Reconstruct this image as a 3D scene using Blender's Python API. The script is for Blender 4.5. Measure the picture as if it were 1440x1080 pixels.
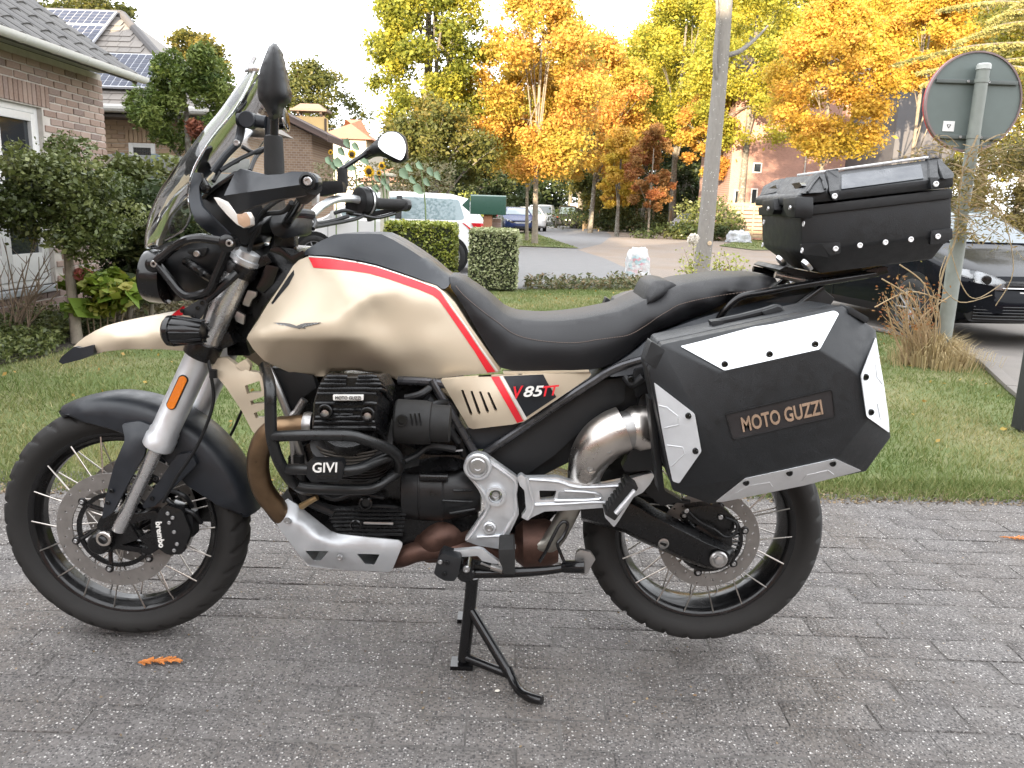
import bpy, bmesh, math, random
import numpy as np
from mathutils import Vector, Matrix, noise
from mathutils.geometry import delaunay_2d_cdt
for _o in list(bpy.data.objects): bpy.data.objects.remove(_o)
C = bpy.context.scene.collection
SC = bpy.context.scene
PI = math.pi
rad = math.radians

# ------------------------------------------------------------ camera
F, HORIZON, ROLL = 1130.0, 297.0, 0.033
PITCH = math.atan((540 - HORIZON) / F)
CAM = Vector((0.0, -2.07, 1.194))
cp, sp, cr, sr = math.cos(PITCH), math.sin(PITCH), math.cos(ROLL), math.sin(ROLL)
fw = Vector((0, cp, -sp)); r0 = Vector((1, 0, 0)); u0 = Vector((0, sp, cp))
rt = r0 * cr + u0 * sr; up = u0 * cr - r0 * sr
cam_d = bpy.data.cameras.new('camera'); cam = bpy.data.objects.new('camera', cam_d); C.objects.link(cam)
cam.matrix_world = Matrix(((rt.x, up.x, -fw.x, CAM.x), (rt.y, up.y, -fw.y, CAM.y), (rt.z, up.z, -fw.z, CAM.z), (0, 0, 0, 1)))
cam_d.sensor_width = 36; cam_d.lens = F / 1440 * 36; cam_d.clip_start = 0.05; cam_d.clip_end = 3000
cam_d.dof.use_dof = False
SC.camera = cam

# ------------------------------------------------------------ sky, sun, exposure
SUN_EL, SUN_AZ = rad(8.0), rad(20.0)          # low sun behind the photographer, light travels towards +Y and a little +X
w = bpy.data.worlds.new('World'); SC.world = w; w.use_nodes = True
nt = w.node_tree; nt.nodes.clear()
def wn(t, **k):
    n = nt.nodes.new(t)
    for a, b in k.items(): setattr(n, a, b)
    return n
sky = wn('ShaderNodeTexSky', sky_type='NISHITA', sun_disc=False, sun_elevation=SUN_EL, sun_rotation=PI + SUN_AZ,
         altitude=20, air_density=1.0, dust_density=2.0, ozone_density=1.0)
hs = wn('ShaderNodeHueSaturation'); hs.inputs['Saturation'].default_value = 0.55; hs.inputs['Value'].default_value = 1.0
bg = wn('ShaderNodeBackground'); bg.inputs['Strength'].default_value = 0.13
# thin bright cloud veil all round
tc = wn('ShaderNodeTexCoord'); nz = wn('ShaderNodeTexNoise'); nz.inputs['Scale'].default_value = 2.2; nz.inputs['Detail'].default_value = 6
mp = wn('ShaderNodeMapping'); mp.inputs['Scale'].default_value = (1, 1, 2.6)
rmp = wn('ShaderNodeValToRGB'); rmp.color_ramp.elements[0].position = 0.25; rmp.color_ramp.elements[0].color = (0.62, 0.62, 0.62, 1)
rmp.color_ramp.elements[1].position = 0.62; rmp.color_ramp.elements[1].color = (0.97, 0.97, 0.97, 1)
mx = wn('ShaderNodeMix', data_type='RGBA'); mx.inputs[7].default_value = (9.0, 9.15, 9.45, 1)
wo = wn('ShaderNodeOutputWorld')
L = nt.links.new
L(tc.outputs['Generated'], mp.inputs['Vector']); L(mp.outputs['Vector'], nz.inputs['Vector']); L(nz.outputs['Fac'], rmp.inputs['Fac'])
L(sky.outputs['Color'], hs.inputs['Color']); L(hs.outputs['Color'], mx.inputs[6]); L(rmp.outputs['Color'], mx.inputs[0])
L(mx.outputs[2], bg.inputs['Color']); L(bg.outputs['Background'], wo.inputs['Surface'])
sun_d = bpy.data.lights.new('sun', 'SUN'); sun_d.energy = 5.0; sun_d.angle = rad(0.5); sun_d.color = (1.0, 0.80, 0.56)
sun = bpy.data.objects.new('sun', sun_d); C.objects.link(sun)
sdir = Vector((math.sin(SUN_AZ) * math.cos(SUN_EL), math.cos(SUN_AZ) * math.cos(SUN_EL), -math.sin(SUN_EL)))
sun.rotation_euler = sdir.to_track_quat('-Z', 'Y').to_euler(); sun.location = (0, -30, 30)
vs = SC.view_settings
SC.display_settings.display_device = 'sRGB'
vs.view_transform = 'Standard'; vs.look = 'None'; vs.gamma = 1.0; vs.use_curve_mapping = False; vs.exposure = 1.75
SC.render.film_transparent = False
SC.cycles.max_bounces = 8; SC.cycles.diffuse_bounces = 3; SC.cycles.glossy_bounces = 3; SC.cycles.transmission_bounces = 6
SC.cycles.transparent_max_bounces = 12; SC.cycles.use_denoising = True
SC.cycles.caustics_reflective = False; SC.cycles.caustics_refractive = False

# ------------------------------------------------------------ picture ray -> point at a known distance
def ray(px, py):
    dx, dy = px - 720.0, py - 540.0
    a, b = dx * cr + dy * sr, -dx * sr + dy * cr
    return Vector((a, F * cp - b * sp, -F * sp - b * cp))
def at(px, py, Y):
    r = ray(px, py); return CAM + r * ((Y - CAM.y) / r.y)
def atz(px, py, z=0.0):
    r = ray(px, py); return CAM + r * ((z - CAM.z) / r.z)
def atx(px, py, X):
    r = ray(px, py); return CAM + r * ((X - CAM.x) / r.x)

# ------------------------------------------------------------ object helpers
OFF = {}
def link(name, data=None, parent=None, loc=None):
    o = bpy.data.objects.new(name, data); C.objects.link(o)
    if parent is not None:
        o.parent = parent
    if loc is not None: o.location = loc
    return o
def tag(o, label=None, cat=None, group=None, kind=None):
    if label: o['label'] = label
    if cat: o['category'] = cat
    if group: o['group'] = group
    if kind: o['kind'] = kind
    return o
def thing(name, label, cat, loc=(0, 0, 0), rz=0.0, group=None):
    o = link(name, None, None, loc); o.rotation_euler = (0, 0, rz); o.empty_display_size = 0.1
    OFF[o.name] = Vector(loc)
    return tag(o, label, cat, group)
def copy_tree(o, parent=None):
    c = o.copy(); C.objects.link(c)
    c.parent = parent
    for ch in list(o.children): copy_tree(ch, c)
    return c
def inside(x, y, poly):
    r = False; n = len(poly); j = n - 1
    for i in range(n):
        xi, yi = poly[i][0], poly[i][1]; xj, yj = poly[j][0], poly[j][1]
        if (yi > y) != (yj > y) and x < (xj - xi) * (y - yi) / (yj - yi) + xi: r = not r
        j = i
    return r
def cat(pts, n=6, closed=False):
    P = [Vector(p) for p in pts]; out = []; N = len(P)
    rng = range(N) if closed else range(N - 1)
    for i in rng:
        if closed: p0, p1, p2, p3 = P[(i - 1) % N], P[i], P[(i + 1) % N], P[(i + 2) % N]
        else: p0, p1, p2, p3 = P[max(i - 1, 0)], P[i], P[i + 1], P[min(i + 2, N - 1)]
        for k in range(n):
            t = k / n
            out.append(0.5 * ((2 * p1) + (p2 - p0) * t + (2 * p0 - 5 * p1 + 4 * p2 - p3) * t * t + (3 * p1 - p0 - 3 * p2 + p3) * t ** 3))
    if not closed: out.append(P[-1].copy())
    return out
class Field:
    """thin plate spline through (x, y, value)"""
    def __init__(s, pts, lam=0.0):
        P = np.array(pts, float); s.c = P[:, :2].mean(0); s.k = 1 / 100.0
        X = (P[:, :2] - s.c) * s.k; n = len(X); s.X = X
        A = np.zeros((n + 3, n + 3)); A[:n, :n] = s.U(X[:, None] - X[None]) + lam * np.eye(n)
        A[:n, n] = 1; A[:n, n + 1:] = X; A[n, :n] = 1; A[n + 1:, :n] = X.T
        b = np.zeros(n + 3); b[:n] = P[:, 2]
        s.w = np.linalg.lstsq(A, b, rcond=None)[0]
    def U(s, d):
        r2 = (d ** 2).sum(-1); return np.where(r2 > 0, r2 * np.log(r2 + 1e-12), 0) * 0.5
    def __call__(s, x, y):
        q = (np.array([x, y]) - s.c) * s.k; n = len(s.X)
        return float(s.U(q - s.X) @ s.w[:n] + s.w[n] + s.w[n + 1:] @ q)
class Lin:
    def __init__(s, c): s.c = c
    def __call__(s, x, y): return s.c
def dens(poly, g):
    out = []; n = len(poly)
    for i in range(n):
        a, b = poly[i], poly[(i + 1) % n]; d = math.hypot(b[0] - a[0], b[1] - a[1]); k = max(1, int(round(d / g)))
        for j in range(k): out.append((a[0] + (b[0] - a[0]) * j / k, a[1] + (b[1] - a[1]) * j / k))
    return out
def rounded(poly, r, n=4):
    out = []; N = len(poly)
    for i in range(N):
        p0, p1, p2 = Vector(poly[i - 1][:2]), Vector(poly[i][:2]), Vector(poly[(i + 1) % N][:2])
        a, b = p0 - p1, p2 - p1; q = min(r, a.length * .45, b.length * .45); A, B = p1 + a.normalized() * q, p1 + b.normalized() * q
        for k in range(n + 1):
            t = k / n; out.append(tuple(A * (1 - t) ** 2 + p1 * 2 * t * (1 - t) + B * t * t))
    return out
def fill2d(outline, g, holes=(), grid=True):
    """triangulated polygon: returns pts, tris (counter-clockwise in x,y)"""
    V = []; E = []
    for poly in [outline] + list(holes):
        b = len(V); n = len(poly); V += [Vector((p[0], p[1])) for p in poly]; E += [(b + i, b + (i + 1) % n) for i in range(n)]
    if grid:
        xs = [p[0] for p in outline]; ys = [p[1] for p in outline]
        segs = [(V[a], V[b]) for a, b in E]; SA = np.array([s[0] for s in segs]); SB = np.array([s[1] for s in segs]); SD = SB - SA; SL = (SD ** 2).sum(1) + 1e-9
        y = min(ys) + g * .5; row = 0
        while y < max(ys):
            x = min(xs) + g * (.5 if row % 2 else 1.0)
            while x < max(xs):
                if inside(x, y, outline) and not any(inside(x, y, h) for h in holes):
                    q = np.array((x, y)); t = np.clip(((q - SA) * SD).sum(1) / SL, 0, 1); d = np.sqrt(((SA + SD * t[:, None] - q) ** 2).sum(1)).min()
                    if d > g * .45: V.append(Vector((x, y)))
                x += g
            y += g * .87; row += 1
    vo, eo, fo, _, _, _ = delaunay_2d_cdt(V, E, [], 0, 1e-6)
    T = []
    for f in fo:
        for k in range(1, len(f) - 1):
            a, b, c = f[0], f[k], f[k + 1]; m = (vo[a] + vo[b] + vo[c]) / 3
            if inside(m.x, m.y, outline) and not any(inside(m.x, m.y, h) for h in holes): T.append((a, b, c))
    return [tuple(v) for v in vo], T
class G:
    def __init__(s): s.v = []; s.f = []
    def add(s, V, Fc):
        b = len(s.v); s.v += [Vector(p) for p in V]; s.f += [tuple(b + i for i in f) for f in Fc]; return s
    def box(s, c, size, M=None):
        x, y, z = size[0] / 2, size[1] / 2, size[2] / 2
        V = [Vector(p) for p in ((-x, -y, -z), (x, -y, -z), (x, y, -z), (-x, y, -z), (-x, -y, z), (x, -y, z), (x, y, z), (-x, y, z))]
        if M is not None: V = [M @ p for p in V]
        return s.add([Vector(c) + p for p in V], [(0, 3, 2, 1), (4, 5, 6, 7), (0, 1, 5, 4), (1, 2, 6, 5), (2, 3, 7, 6), (3, 0, 4, 7)])
    def bx(s, a, b):
        return s.box([(a[i] + b[i]) / 2 for i in range(3)], [abs(b[i] - a[i]) for i in range(3)])
    def tube(s, pts, r, seg=10, cap=True, ell=None):
        P = [Vector(p) for p in pts]; n = len(P); R = r if isinstance(r, (list, tuple)) else [r] * n
        if len(R) != n: R = [R[0] + (R[-1] - R[0]) * i / (n - 1) for i in range(n)] if len(R) == 2 else [float(np.interp(i / (n - 1) * (len(R) - 1), range(len(R)), R)) for i in range(n)]
        t = (P[1] - P[0]).normalized(); nrm = t.orthogonal().normalized()
        if ell is not None: nrm = (Vector(ell[0]) - t * t.dot(Vector(ell[0]))).normalized()
        b = len(s.v)
        for i in range(n):
            tt = (P[min(i + 1, n - 1)] - P[max(i - 1, 0)])
            tt = tt.normalized() if tt.length > 1e-9 else t
            nrm = (nrm - tt * nrm.dot(tt)).normalized(); bn = tt.cross(nrm); t = tt
            for k in range(seg):
                a = 2 * PI * k / seg; s.v.append(P[i] + (nrm * math.cos(a) * (ell[1] if ell else 1) + bn * math.sin(a)) * R[i])
        for i in range(n - 1):
            for k in range(seg):
                a, c = b + i * seg + k, b + i * seg + (k + 1) % seg; s.f.append((a, c, c + seg, a + seg))
        if cap:
            s.f.append(tuple(b + k for k in reversed(range(seg)))); s.f.append(tuple(b + (n - 1) * seg + k for k in range(seg)))
        return s
    def pipe(s, pts, r, n=6, seg=10): return s.tube(cat(pts, n), r, seg)
    def ppx(s, pts, r, n=6, seg=10): return s.tube(cat([at(*p) for p in pts], n), r, seg)
    def lathe(s, prof, o, ax, seg=24, cap=True):
        o = Vector(o); ax = Vector(ax).normalized(); e1 = ax.orthogonal().normalized(); e2 = ax.cross(e1); b = len(s.v); n = len(prof)
        for t, r in prof:
            for k in range(seg):
                a = 2 * PI * k / seg; s.v.append(o + ax * t + (e1 * math.cos(a) + e2 * math.sin(a)) * max(r, 1e-5))
        for i in range(n - 1):
            for k in range(seg):
                a, c = b + i * seg + k, b + i * seg + (k + 1) % seg; s.f.append((a, c, c + seg, a + seg))
        if cap:
            s.f.append(tuple(b + k for k in reversed(range(seg)))); s.f.append(tuple(b + (n - 1) * seg + k for k in range(seg)))
        return s
    def rings(s, rings, closed=True, cap=True):
        b = len(s.v); n = len(rings[0])
        for r in rings: s.v += [Vector(p) for p in r]
        for i in range(len(rings) - 1):
            for k in range(n if closed else n - 1):
                a, c = b + i * n + k, b + i * n + (k + 1) % n; s.f.append((a, c, c + n, a + n))
        if cap and closed:
            s.f.append(tuple(b + k for k in reversed(range(n)))); s.f.append(tuple(b + (len(rings) - 1) * n + k for k in range(n)))
        return s
    def solid(s, outline, field, rim=0.01, mirror=False, g=8, holes=(), off=0.0, grid=True, fn=at, ydir=Vector((0, 1, 0))):
        """sculpted plate seen from the front: outline in picture px, distance from field, given thickness (or mirrored over the Y=0 plane)"""
        if not callable(field): field = Lin(field)
        o = dens(outline, g); hs_ = [dens(h, g) for h in holes]
        P, T = fill2d(o, g, hs_, grid)
        fv = [fn(p[0], p[1], field(p[0], p[1]) + off) for p in P]
        bv = [Vector((p.x, -p.y, p.z)) for p in fv] if mirror else [p + ydir * rim for p in fv]
        n = len(P); Fc = []; cnt = {}
        for a, b, c in T:
            A, B, D = P[a], P[b], P[c]
            if (B[0] - A[0]) * (D[1] - A[1]) - (B[1] - A[1]) * (D[0] - A[0]) > 0: b, c = c, b   # picture y runs down
            Fc.append((a, b, c)); Fc.append((n + a, n + c, n + b))
            for e in ((a, b), (b, c), (c, a)): cnt[e] = 1
        for a, b in list(cnt):
            if (b, a) not in cnt: Fc.append((b, a, n + a, n + b))
        return s.add(fv + bv, Fc)
    def decal(s, outline, field, off=-0.002, g=8, fn=at, rim=0.0008): return s.solid(outline, field, rim=rim, g=g, off=off, fn=fn)
    def flat(s, poly3, thick):
        """planar 3D polygon with thickness vector"""
        n = len(poly3); P = [Vector(p) for p in poly3]; t = Vector(thick)
        return s.add(P + [p + t for p in P], [tuple(range(n)), tuple(reversed(range(n, 2 * n)))] + [((i + 1) % n, i, n + i, n + (i + 1) % n) for i in range(n)])
    def mir(s):
        n = len(s.v); s.v += [Vector((p.x, -p.y, p.z)) for p in s.v[:n]]; s.f += [tuple(n + i for i in reversed(f)) for f in s.f[:]]; return s
    def mesh(s, name, sharp=35, bevel=0.0, bseg=2, bang=30):
        m = bpy.data.meshes.new(name)
        bm = bmesh.new(); vs_ = [bm.verts.new(p) for p in s.v]
        for f in s.f:
            try: bm.faces.new([vs_[i] for i in f])
            except ValueError: pass
        bmesh.ops.recalc_face_normals(bm, faces=bm.faces)
        if bevel:
            ed = [e for e in bm.edges if len(e.link_faces) == 2 and e.calc_face_angle(0) > rad(bang)]
            try: bmesh.ops.bevel(bm, geom=ed, offset=bevel, segments=bseg, profile=.6, affect='EDGES', clamp_overlap=True)
            except Exception: pass
        bm.to_mesh(m); bm.free()
        m.polygons.foreach_set('use_smooth', [True] * len(m.polygons)); m.set_sharp_from_angle(angle=rad(sharp))
        return m
    def build(s, name, mat, parent=None, sharp=35, bevel=0.0, local=False, bseg=2, label=None):
        if parent is not None and not local:
            off = OFF.get(parent.name, Vector())
            if off.length: s.v = [p - off for p in s.v]
        m = s.mesh(name, sharp, bevel, bseg); m.materials.append(mat)
        o = link(name, m, parent)
        if parent is not None: OFF[o.name] = OFF.get(parent.name, Vector()) if not local else Vector()
        if label: o['label'] = label
        return o
def _pair(s, name, mat, parent=None, *a, **k):
    q = G(); q.v = [Vector((p.x, -p.y, p.z)) for p in s.v]; q.f = [tuple(f) for f in s.f]
    o = s.build(name, mat, parent, *a, **k); q.build(name, mat, parent, *a, **k); return o
G.pair = _pair
def place(name, mesh, parent, pos, rot=None, scale=None):
    """shared mesh placed at a world position under parent (parent unrotated)"""
    o = link(name, mesh, parent, Vector(pos) - (OFF.get(parent.name, Vector()) if parent else Vector()))
    if rot is not None: o.rotation_euler = rot
    if scale is not None: o.scale = scale if isinstance(scale, (tuple, list)) else (scale,) * 3
    return o
def struct(name, g, mat, **k):
    o = g.build(name, mat, None, **k); o['kind'] = 'structure'; return o
def fastmesh(name, verts, faces, mat, smooth=False, cols=None):
    """numpy verts (n,3), faces (m,k)"""
    m = bpy.data.meshes.new(name); nf, k = faces.shape
    m.vertices.add(len(verts)); m.vertices.foreach_set('co', np.ascontiguousarray(verts, np.float32).ravel())
    m.loops.add(nf * k); m.loops.foreach_set('vertex_index', np.ascontiguousarray(faces, np.int32).ravel())
    m.polygons.add(nf); m.polygons.foreach_set('loop_start', np.arange(0, nf * k, k, dtype=np.int32))
    m.update(calc_edges=True); m.materials.append(mat)
    if cols is not None:
        at_ = m.attributes.new('tint', 'FLOAT', 'FACE'); at_.data.foreach_set('value', np.ascontiguousarray(cols, np.float32))
    if smooth: m.polygons.foreach_set('use_smooth', [True] * nf)
    m.validate()
    return m
def text_mesh(s, size, extrude=0.001, bold=0.0, shear=0.0, align='CENTER', spacing=1.0):
    cu = bpy.data.curves.new('lettering', 'FONT'); cu.body = s; cu.size = size; cu.extrude = extrude; cu.offset = bold; cu.shear = shear
    cu.align_x = align; cu.align_y = 'CENTER'; cu.space_character = spacing; cu.resolution_u = 3
    o = bpy.data.objects.new('lettering', cu); C.objects.link(o)
    bpy.context.view_layer.update()
    m = bpy.data.meshes.new_from_object(o.evaluated_get(bpy.context.evaluated_depsgraph_get()))
    bpy.data.objects.remove(o); bpy.data.curves.remove(cu); m.name = 'lettering'
    return m
def text_on(s, p0, p1, nrm, height, mat, parent, name='lettering', bold=0.0, shear=0.0, ex=0.0015, stretch=True):
    """letters running from p0 to p1 (3D, base centre line), standing on a surface with normal nrm"""
    m = text_mesh(s, 1.0, ex / height, bold, shear); m.materials.append(mat)
    co = np.zeros(len(m.vertices) * 3); m.vertices.foreach_get('co', co); co = co.reshape(-1, 3)
    wx = co[:, 0].max() - co[:, 0].min(); hy = co[:, 1].max() - co[:, 1].min()
    co[:, 0] -= (co[:, 0].max() + co[:, 0].min()) / 2; co[:, 1] -= (co[:, 1].max() + co[:, 1].min()) / 2
    p0, p1 = Vector(p0), Vector(p1); ux = (p1 - p0); Lw = ux.length; ux.normalize(); nz_ = Vector(nrm).normalized(); nz_ = (nz_ - ux * nz_.dot(ux)).normalized(); uy = nz_.cross(ux)
    sx = Lw / wx if stretch else height / hy; sy = height / hy
    c = (p0 + p1) / 2 - OFF.get(parent.name, Vector())
    out = [c + ux * (a * sx) + uy * (b * sy) + nz_ * (z * height) for a, b, z in co]
    m.vertices.foreach_set('co', np.array(out).ravel()); m.update()
    return link(name, m, parent)

# ------------------------------------------------------------ materials
def lin(c): return c / 12.92 if c <= .04045 else ((c + .055) / 1.055) ** 2.4
def S(r, g, b): return (lin(r / 255), lin(g / 255), lin(b / 255))
class M:
    """small node-graph builder round one Principled BSDF"""
    def __init__(s, name, col=(.5, .5, .5), rough=.5, metal=0.0, spec=.5):
        s.m = bpy.data.materials.new(name); s.m.use_nodes = True; s.n = s.m.node_tree.nodes; s.l = s.m.node_tree.links.new
        s.b = s.n['Principled BSDF']; s.b.inputs['Base Color'].default_value = (*col, 1); s.b.inputs['Roughness'].default_value = rough
        s.b.inputs['Metallic'].default_value = metal; s.b.inputs['Specular IOR Level'].default_value = spec; s.col = col; s.tc = None
    def co(s, k='Object'):
        if not s.tc: s.tc = s.n.new('ShaderNodeTexCoord')
        return s.tc.outputs[k]
    def noise(s, scale, detail=4, rough=.6, k='Object', stretch=None):
        t = s.n.new('ShaderNodeTexNoise'); t.inputs['Scale'].default_value = scale; t.inputs['Detail'].default_value = detail; t.inputs['Roughness'].default_value = rough
        c = s.co(k) if isinstance(k, str) else k
        if stretch:
            mp_ = s.n.new('ShaderNodeMapping'); mp_.inputs['Scale'].default_value = stretch; s.l(c, mp_.inputs['Vector']); c = mp_.outputs['Vector']
        s.l(c, t.inputs['Vector']); return t.outputs['Fac']
    def vor(s, scale, out='Color', k='Object', feat='F1'):
        t = s.n.new('ShaderNodeTexVoronoi'); t.feature = feat; t.inputs['Scale'].default_value = scale; s.l(s.co(k), t.inputs['Vector']); return t.outputs[out]
    def ramp(s, fac, stops, interp='LINEAR'):
        r = s.n.new('ShaderNodeValToRGB'); r.color_ramp.interpolation = interp; e = r.color_ramp.elements
        while len(e) < len(stops): e.new(.5)
        for i, (p, c) in enumerate(stops):
            e[i].position = p; e[i].color = (*c, 1) if isinstance(c, (tuple, list)) else (c, c, c, 1)
        s.l(fac, r.inputs['Fac']); return r.outputs['Color']
    def mix(s, fac, a, b, mode='MIX'):
        x = s.n.new('ShaderNodeMix'); x.data_type = 'RGBA'; x.blend_type = mode
        for v, i in ((fac, 0), (a, 6), (b, 7)):
            if isinstance(v, (int, float)): x.inputs[i].default_value = v if i == 0 else (v, v, v, 1)
            elif isinstance(v, tuple): x.inputs[i].default_value = (*v, 1)
            else: s.l(v, x.inputs[i])
        return x.outputs[2]
    def math(s, op, a, b=0.0):
        x = s.n.new('ShaderNodeMath'); x.operation = op
        for v, i in ((a, 0), (b, 1)):
            if isinstance(v, (int, float)): x.inputs[i].default_value = v
            else: s.l(v, x.inputs[i])
        return x.outputs[0]
    def attr(s, name):
        a = s.n.new('ShaderNodeAttribute'); a.attribute_name = name; return a.outputs['Fac']
    def objrand(s): return s.n.new('ShaderNodeObjectInfo').outputs['Random']
    def color(s, c): s.l(c, s.b.inputs['Base Color']); return s
    def rgh(s, c): s.l(c, s.b.inputs['Roughness']); return s
    def bump(s, h, dist=.001, strength=1.0):
        b = s.n.new('ShaderNodeBump'); b.inputs['Distance'].default_value = dist; b.inputs['Strength'].default_value = strength
        s.l(h, b.inputs['Height']); s.l(b.outputs['Normal'], s.b.inputs['Normal']); return s
    def set(s, **k):
        for a, v in k.items(): s.b.inputs[a.replace('_', ' ')].default_value = v
        return s
def worn(name, col, rough, metal=0.0, var=.12, scale=30, bump=.0002, spec=.5, rv=.1):
    m = M(name, col, rough, metal, spec); nz_ = m.noise(scale, 5)
    lo = tuple(c * (1 - var) for c in col); hi = tuple(min(1, c * (1 + var)) for c in col)
    m.color(m.ramp(nz_, [(.3, lo), (.7, hi)])); m.rgh(m.ramp(nz_, [(.3, max(0, rough - rv)), (.7, min(1, rough + rv))]))
    if bump: m.bump(m.noise(scale * 14, 3), bump)
    return m.m
sand = M('sand_paint', (.61, .515, .385), .37, .2); sand.bump(sand.noise(900, 2), .00008); sand.set(Coat_Weight=.25, Coat_Roughness=.25); sand = sand.m
black_pl = worn('black_plastic', (.0075, .008, .009), .45, bump=.0002, spec=.4)
black_tex = worn('textured_black_plastic', (.010, .011, .0125), .5, scale=60, bump=.0006)
black_gl = worn('gloss_black', (.006, .006, .0065), .2, bump=0)
black_mt = worn('black_engine_paint', (.0045, .0045, .005), .27, bump=.0003, spec=.45)
dark_pl = worn('dark_grey_plastic', (.013, .016, .021), .42, bump=.0003)
rubber = worn('rubber', (.010, .0098, .0095), .72, bump=.0004, rv=.08)
tyre_m = M('tyre_rubber', (.026, .023, .019), .8); tyre_m.color(tyre_m.mix(tyre_m.noise(9, 6), (.011, .0108, .0105), (.024, .022, .020))); tyre_m.bump(tyre_m.noise(260, 3), .0005); tyre_m = tyre_m.m
seat_m = M('seat_vinyl', (.010, .010, .0115), .5, 0, .4); seat_m.bump(seat_m.vor(900, 'Distance'), .0003); seat_m = seat_m.m
alu = worn('satin_aluminium', (.70, .72, .74), .4, .75, var=.06, bump=.0002)
silver_pt = worn('silver_paint', (.52, .535, .55), .38, .55, var=.05, bump=.0002)
steel = worn('brushed_steel', (.60, .56, .52), .32, 1.0, var=.1, scale=12, bump=.0001)
fork_m = worn('fork_steel', (.62, .62, .62), .27, .85, var=.03, bump=0, rv=.02)
frame_m = worn('frame_steel', (.075, .075, .08), .28, .6, bump=0)
steel_d = worn('dull_steel', (.40, .39, .38), .34, .9, var=.08, bump=.0002, rv=.04)
disc_m = worn('brake_disc_steel', (.25, .235, .22), .5, .6, var=.12, scale=40, bump=.0002)
bronze = worn('heat_tinted_steel', (.22, .145, .085), .36, .9, var=.2, scale=18)
rust = worn('browned_exhaust', (.10, .055, .042), .5, .7, var=.35, scale=25, bump=.0006)
red_m = worn('red_vinyl', S(222, 40, 52), .35, var=.04, bump=0)
white_m = worn('white_vinyl', (.78, .76, .72), .4, var=.03, bump=0)
white_pt = worn('white_paint', (.78, .78, .77), .5, var=.05, bump=.0002)
bolt_m = worn('zinc_bolt', (.55, .55, .55), .32, 1.0, var=.08)
orange_m = M('amber_lens', (.75, .19, .01), .18); orange_m.bump(orange_m.vor(420, 'Distance'), .001); orange_m = orange_m.m
redlens = M('red_lens', (.5, .012, .02), .15).m
chrome = M('mirror_glass', (.9, .9, .9), .02, 1.0).m
def clear(name, tint=(.93, .96, .97), refl=.14):
    m = M(name); t = m.n.new('ShaderNodeBsdfTransparent'); t.inputs[0].default_value = (*tint, 1)
    g = m.n.new('ShaderNodeBsdfGlossy'); g.inputs['Roughness'].default_value = .03; f = m.n.new('ShaderNodeFresnel'); f.inputs['IOR'].default_value = 1.5
    x = m.n.new('ShaderNodeMixShader'); m.l(m.math('ADD', f.outputs[0], refl - .04), x.inputs[0]); m.l(t.outputs[0], x.inputs[1]); m.l(g.outputs[0], x.inputs[2])
    m.l(x.outputs[0], m.n['Material Output'].inputs['Surface']); return m.m
screen_m = clear('clear_screen', (.975, .985, .985), .03)
winglass = M('window_glass', (.02, .025, .03), .04, 0.0, .8).m
_bm = G().lathe([(0, 1.0), (.35, 1.0), (.6, .8), (.6, .5), (.2, .45)], (0, 0, 0), (0, -1, 0), 12).mesh('bolt', 40); _bm.materials.append(bolt_m)
_bmk = _bm.copy(); _bmk.materials.clear(); _bmk.materials.append(black_gl)
# ============================================================ setting: ground, paving, lawn, roads
rng = np.random.default_rng(7); RN = random.Random(5)
def sheet(name, pts, z, m, kind='structure'):
    P = [atz(p[0], p[1], 0) if len(p) == 2 else Vector(p) for p in pts]
    vo, T = fill2d([(p.x, p.y) for p in P], 1, grid=False)
    o = G().add([(v[0], v[1], z) for v in vo], [t for t in T]).build(name, m); o['kind'] = kind; return o
earth = M('earth', (.10, .085, .05), .95); earth.color(earth.mix(earth.noise(.6, 6), (.085, .075, .045), (.13, .125, .055))); earth.bump(earth.noise(30, 5), .02); earth = earth.m
soil = M('garden_soil', (.05, .042, .034), .95); soil.color(soil.ramp(soil.noise(25, 6), [(.3, (.028, .024, .02)), (.6, (.07, .058, .045)), (.8, (.12, .10, .075))])); soil.bump(soil.noise(40, 6), .03); soil = soil.m
lawn_m = M('lawn_ground', (.07, .09, .03), .95); lawn_m.color(lawn_m.mix(lawn_m.ramp(lawn_m.noise(1.3, 5), [(.4, 0.), (.62, 1.)]), (.105, .145, .042), (.18, .18, .08))); lawn_m.bump(lawn_m.noise(80, 4), .015); lawn_m = lawn_m.m
asph = M('asphalt', (.17, .17, .175), .9); asph.color(asph.mix(asph.noise(3, 6), (.145, .145, .15), (.20, .198, .20))); asph.bump(asph.noise(90, 4), .004); asph = asph.m
bstreet = M('street_brick', (.26, .22, .19), .9)
_bt = bstreet.n.new('ShaderNodeTexBrick'); _bt.inputs['Scale'].default_value = 2.4; _bt.inputs['Color1'].default_value = (.27, .22, .185, 1); _bt.inputs['Color2'].default_value = (.22, .185, .16, 1); _bt.inputs['Mortar'].default_value = (.16, .14, .12, 1); bstreet.l(bstreet.co('Object'), _bt.inputs['Vector'])
bstreet.color(bstreet.mix(bstreet.ramp(bstreet.noise(.5, 5), [(.45, 0.), (.7, .7)]), _bt.outputs['Color'], (.21, .15, .10))); bstreet = bstreet.m
conc = worn('concrete_paving', (.165, .15, .135), .9, scale=4, bump=.003)
sheet('ground', [(-700, -60, 0), (700, -60, 0), (700, 1200, 0), (-700, 1200, 0)], -.032, earth)
LAWN = [(-160, 678), (400, 683), (900, 690), (1200, 694), (1300, 697), (1460, 692), (1600, 700), (1500, 610), (1425, 549), (1385, 512), (1340, 490), (1250, 468), (1100, 440), (1000, 420), (900, 404), (800, 404), (650, 408), (520, 412), (330, 420), (215, 447), (130, 478), (60, 500), (-60, 522), (-260, 560)]
sheet('lawn', LAWN, -.012, lawn_m)
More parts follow.
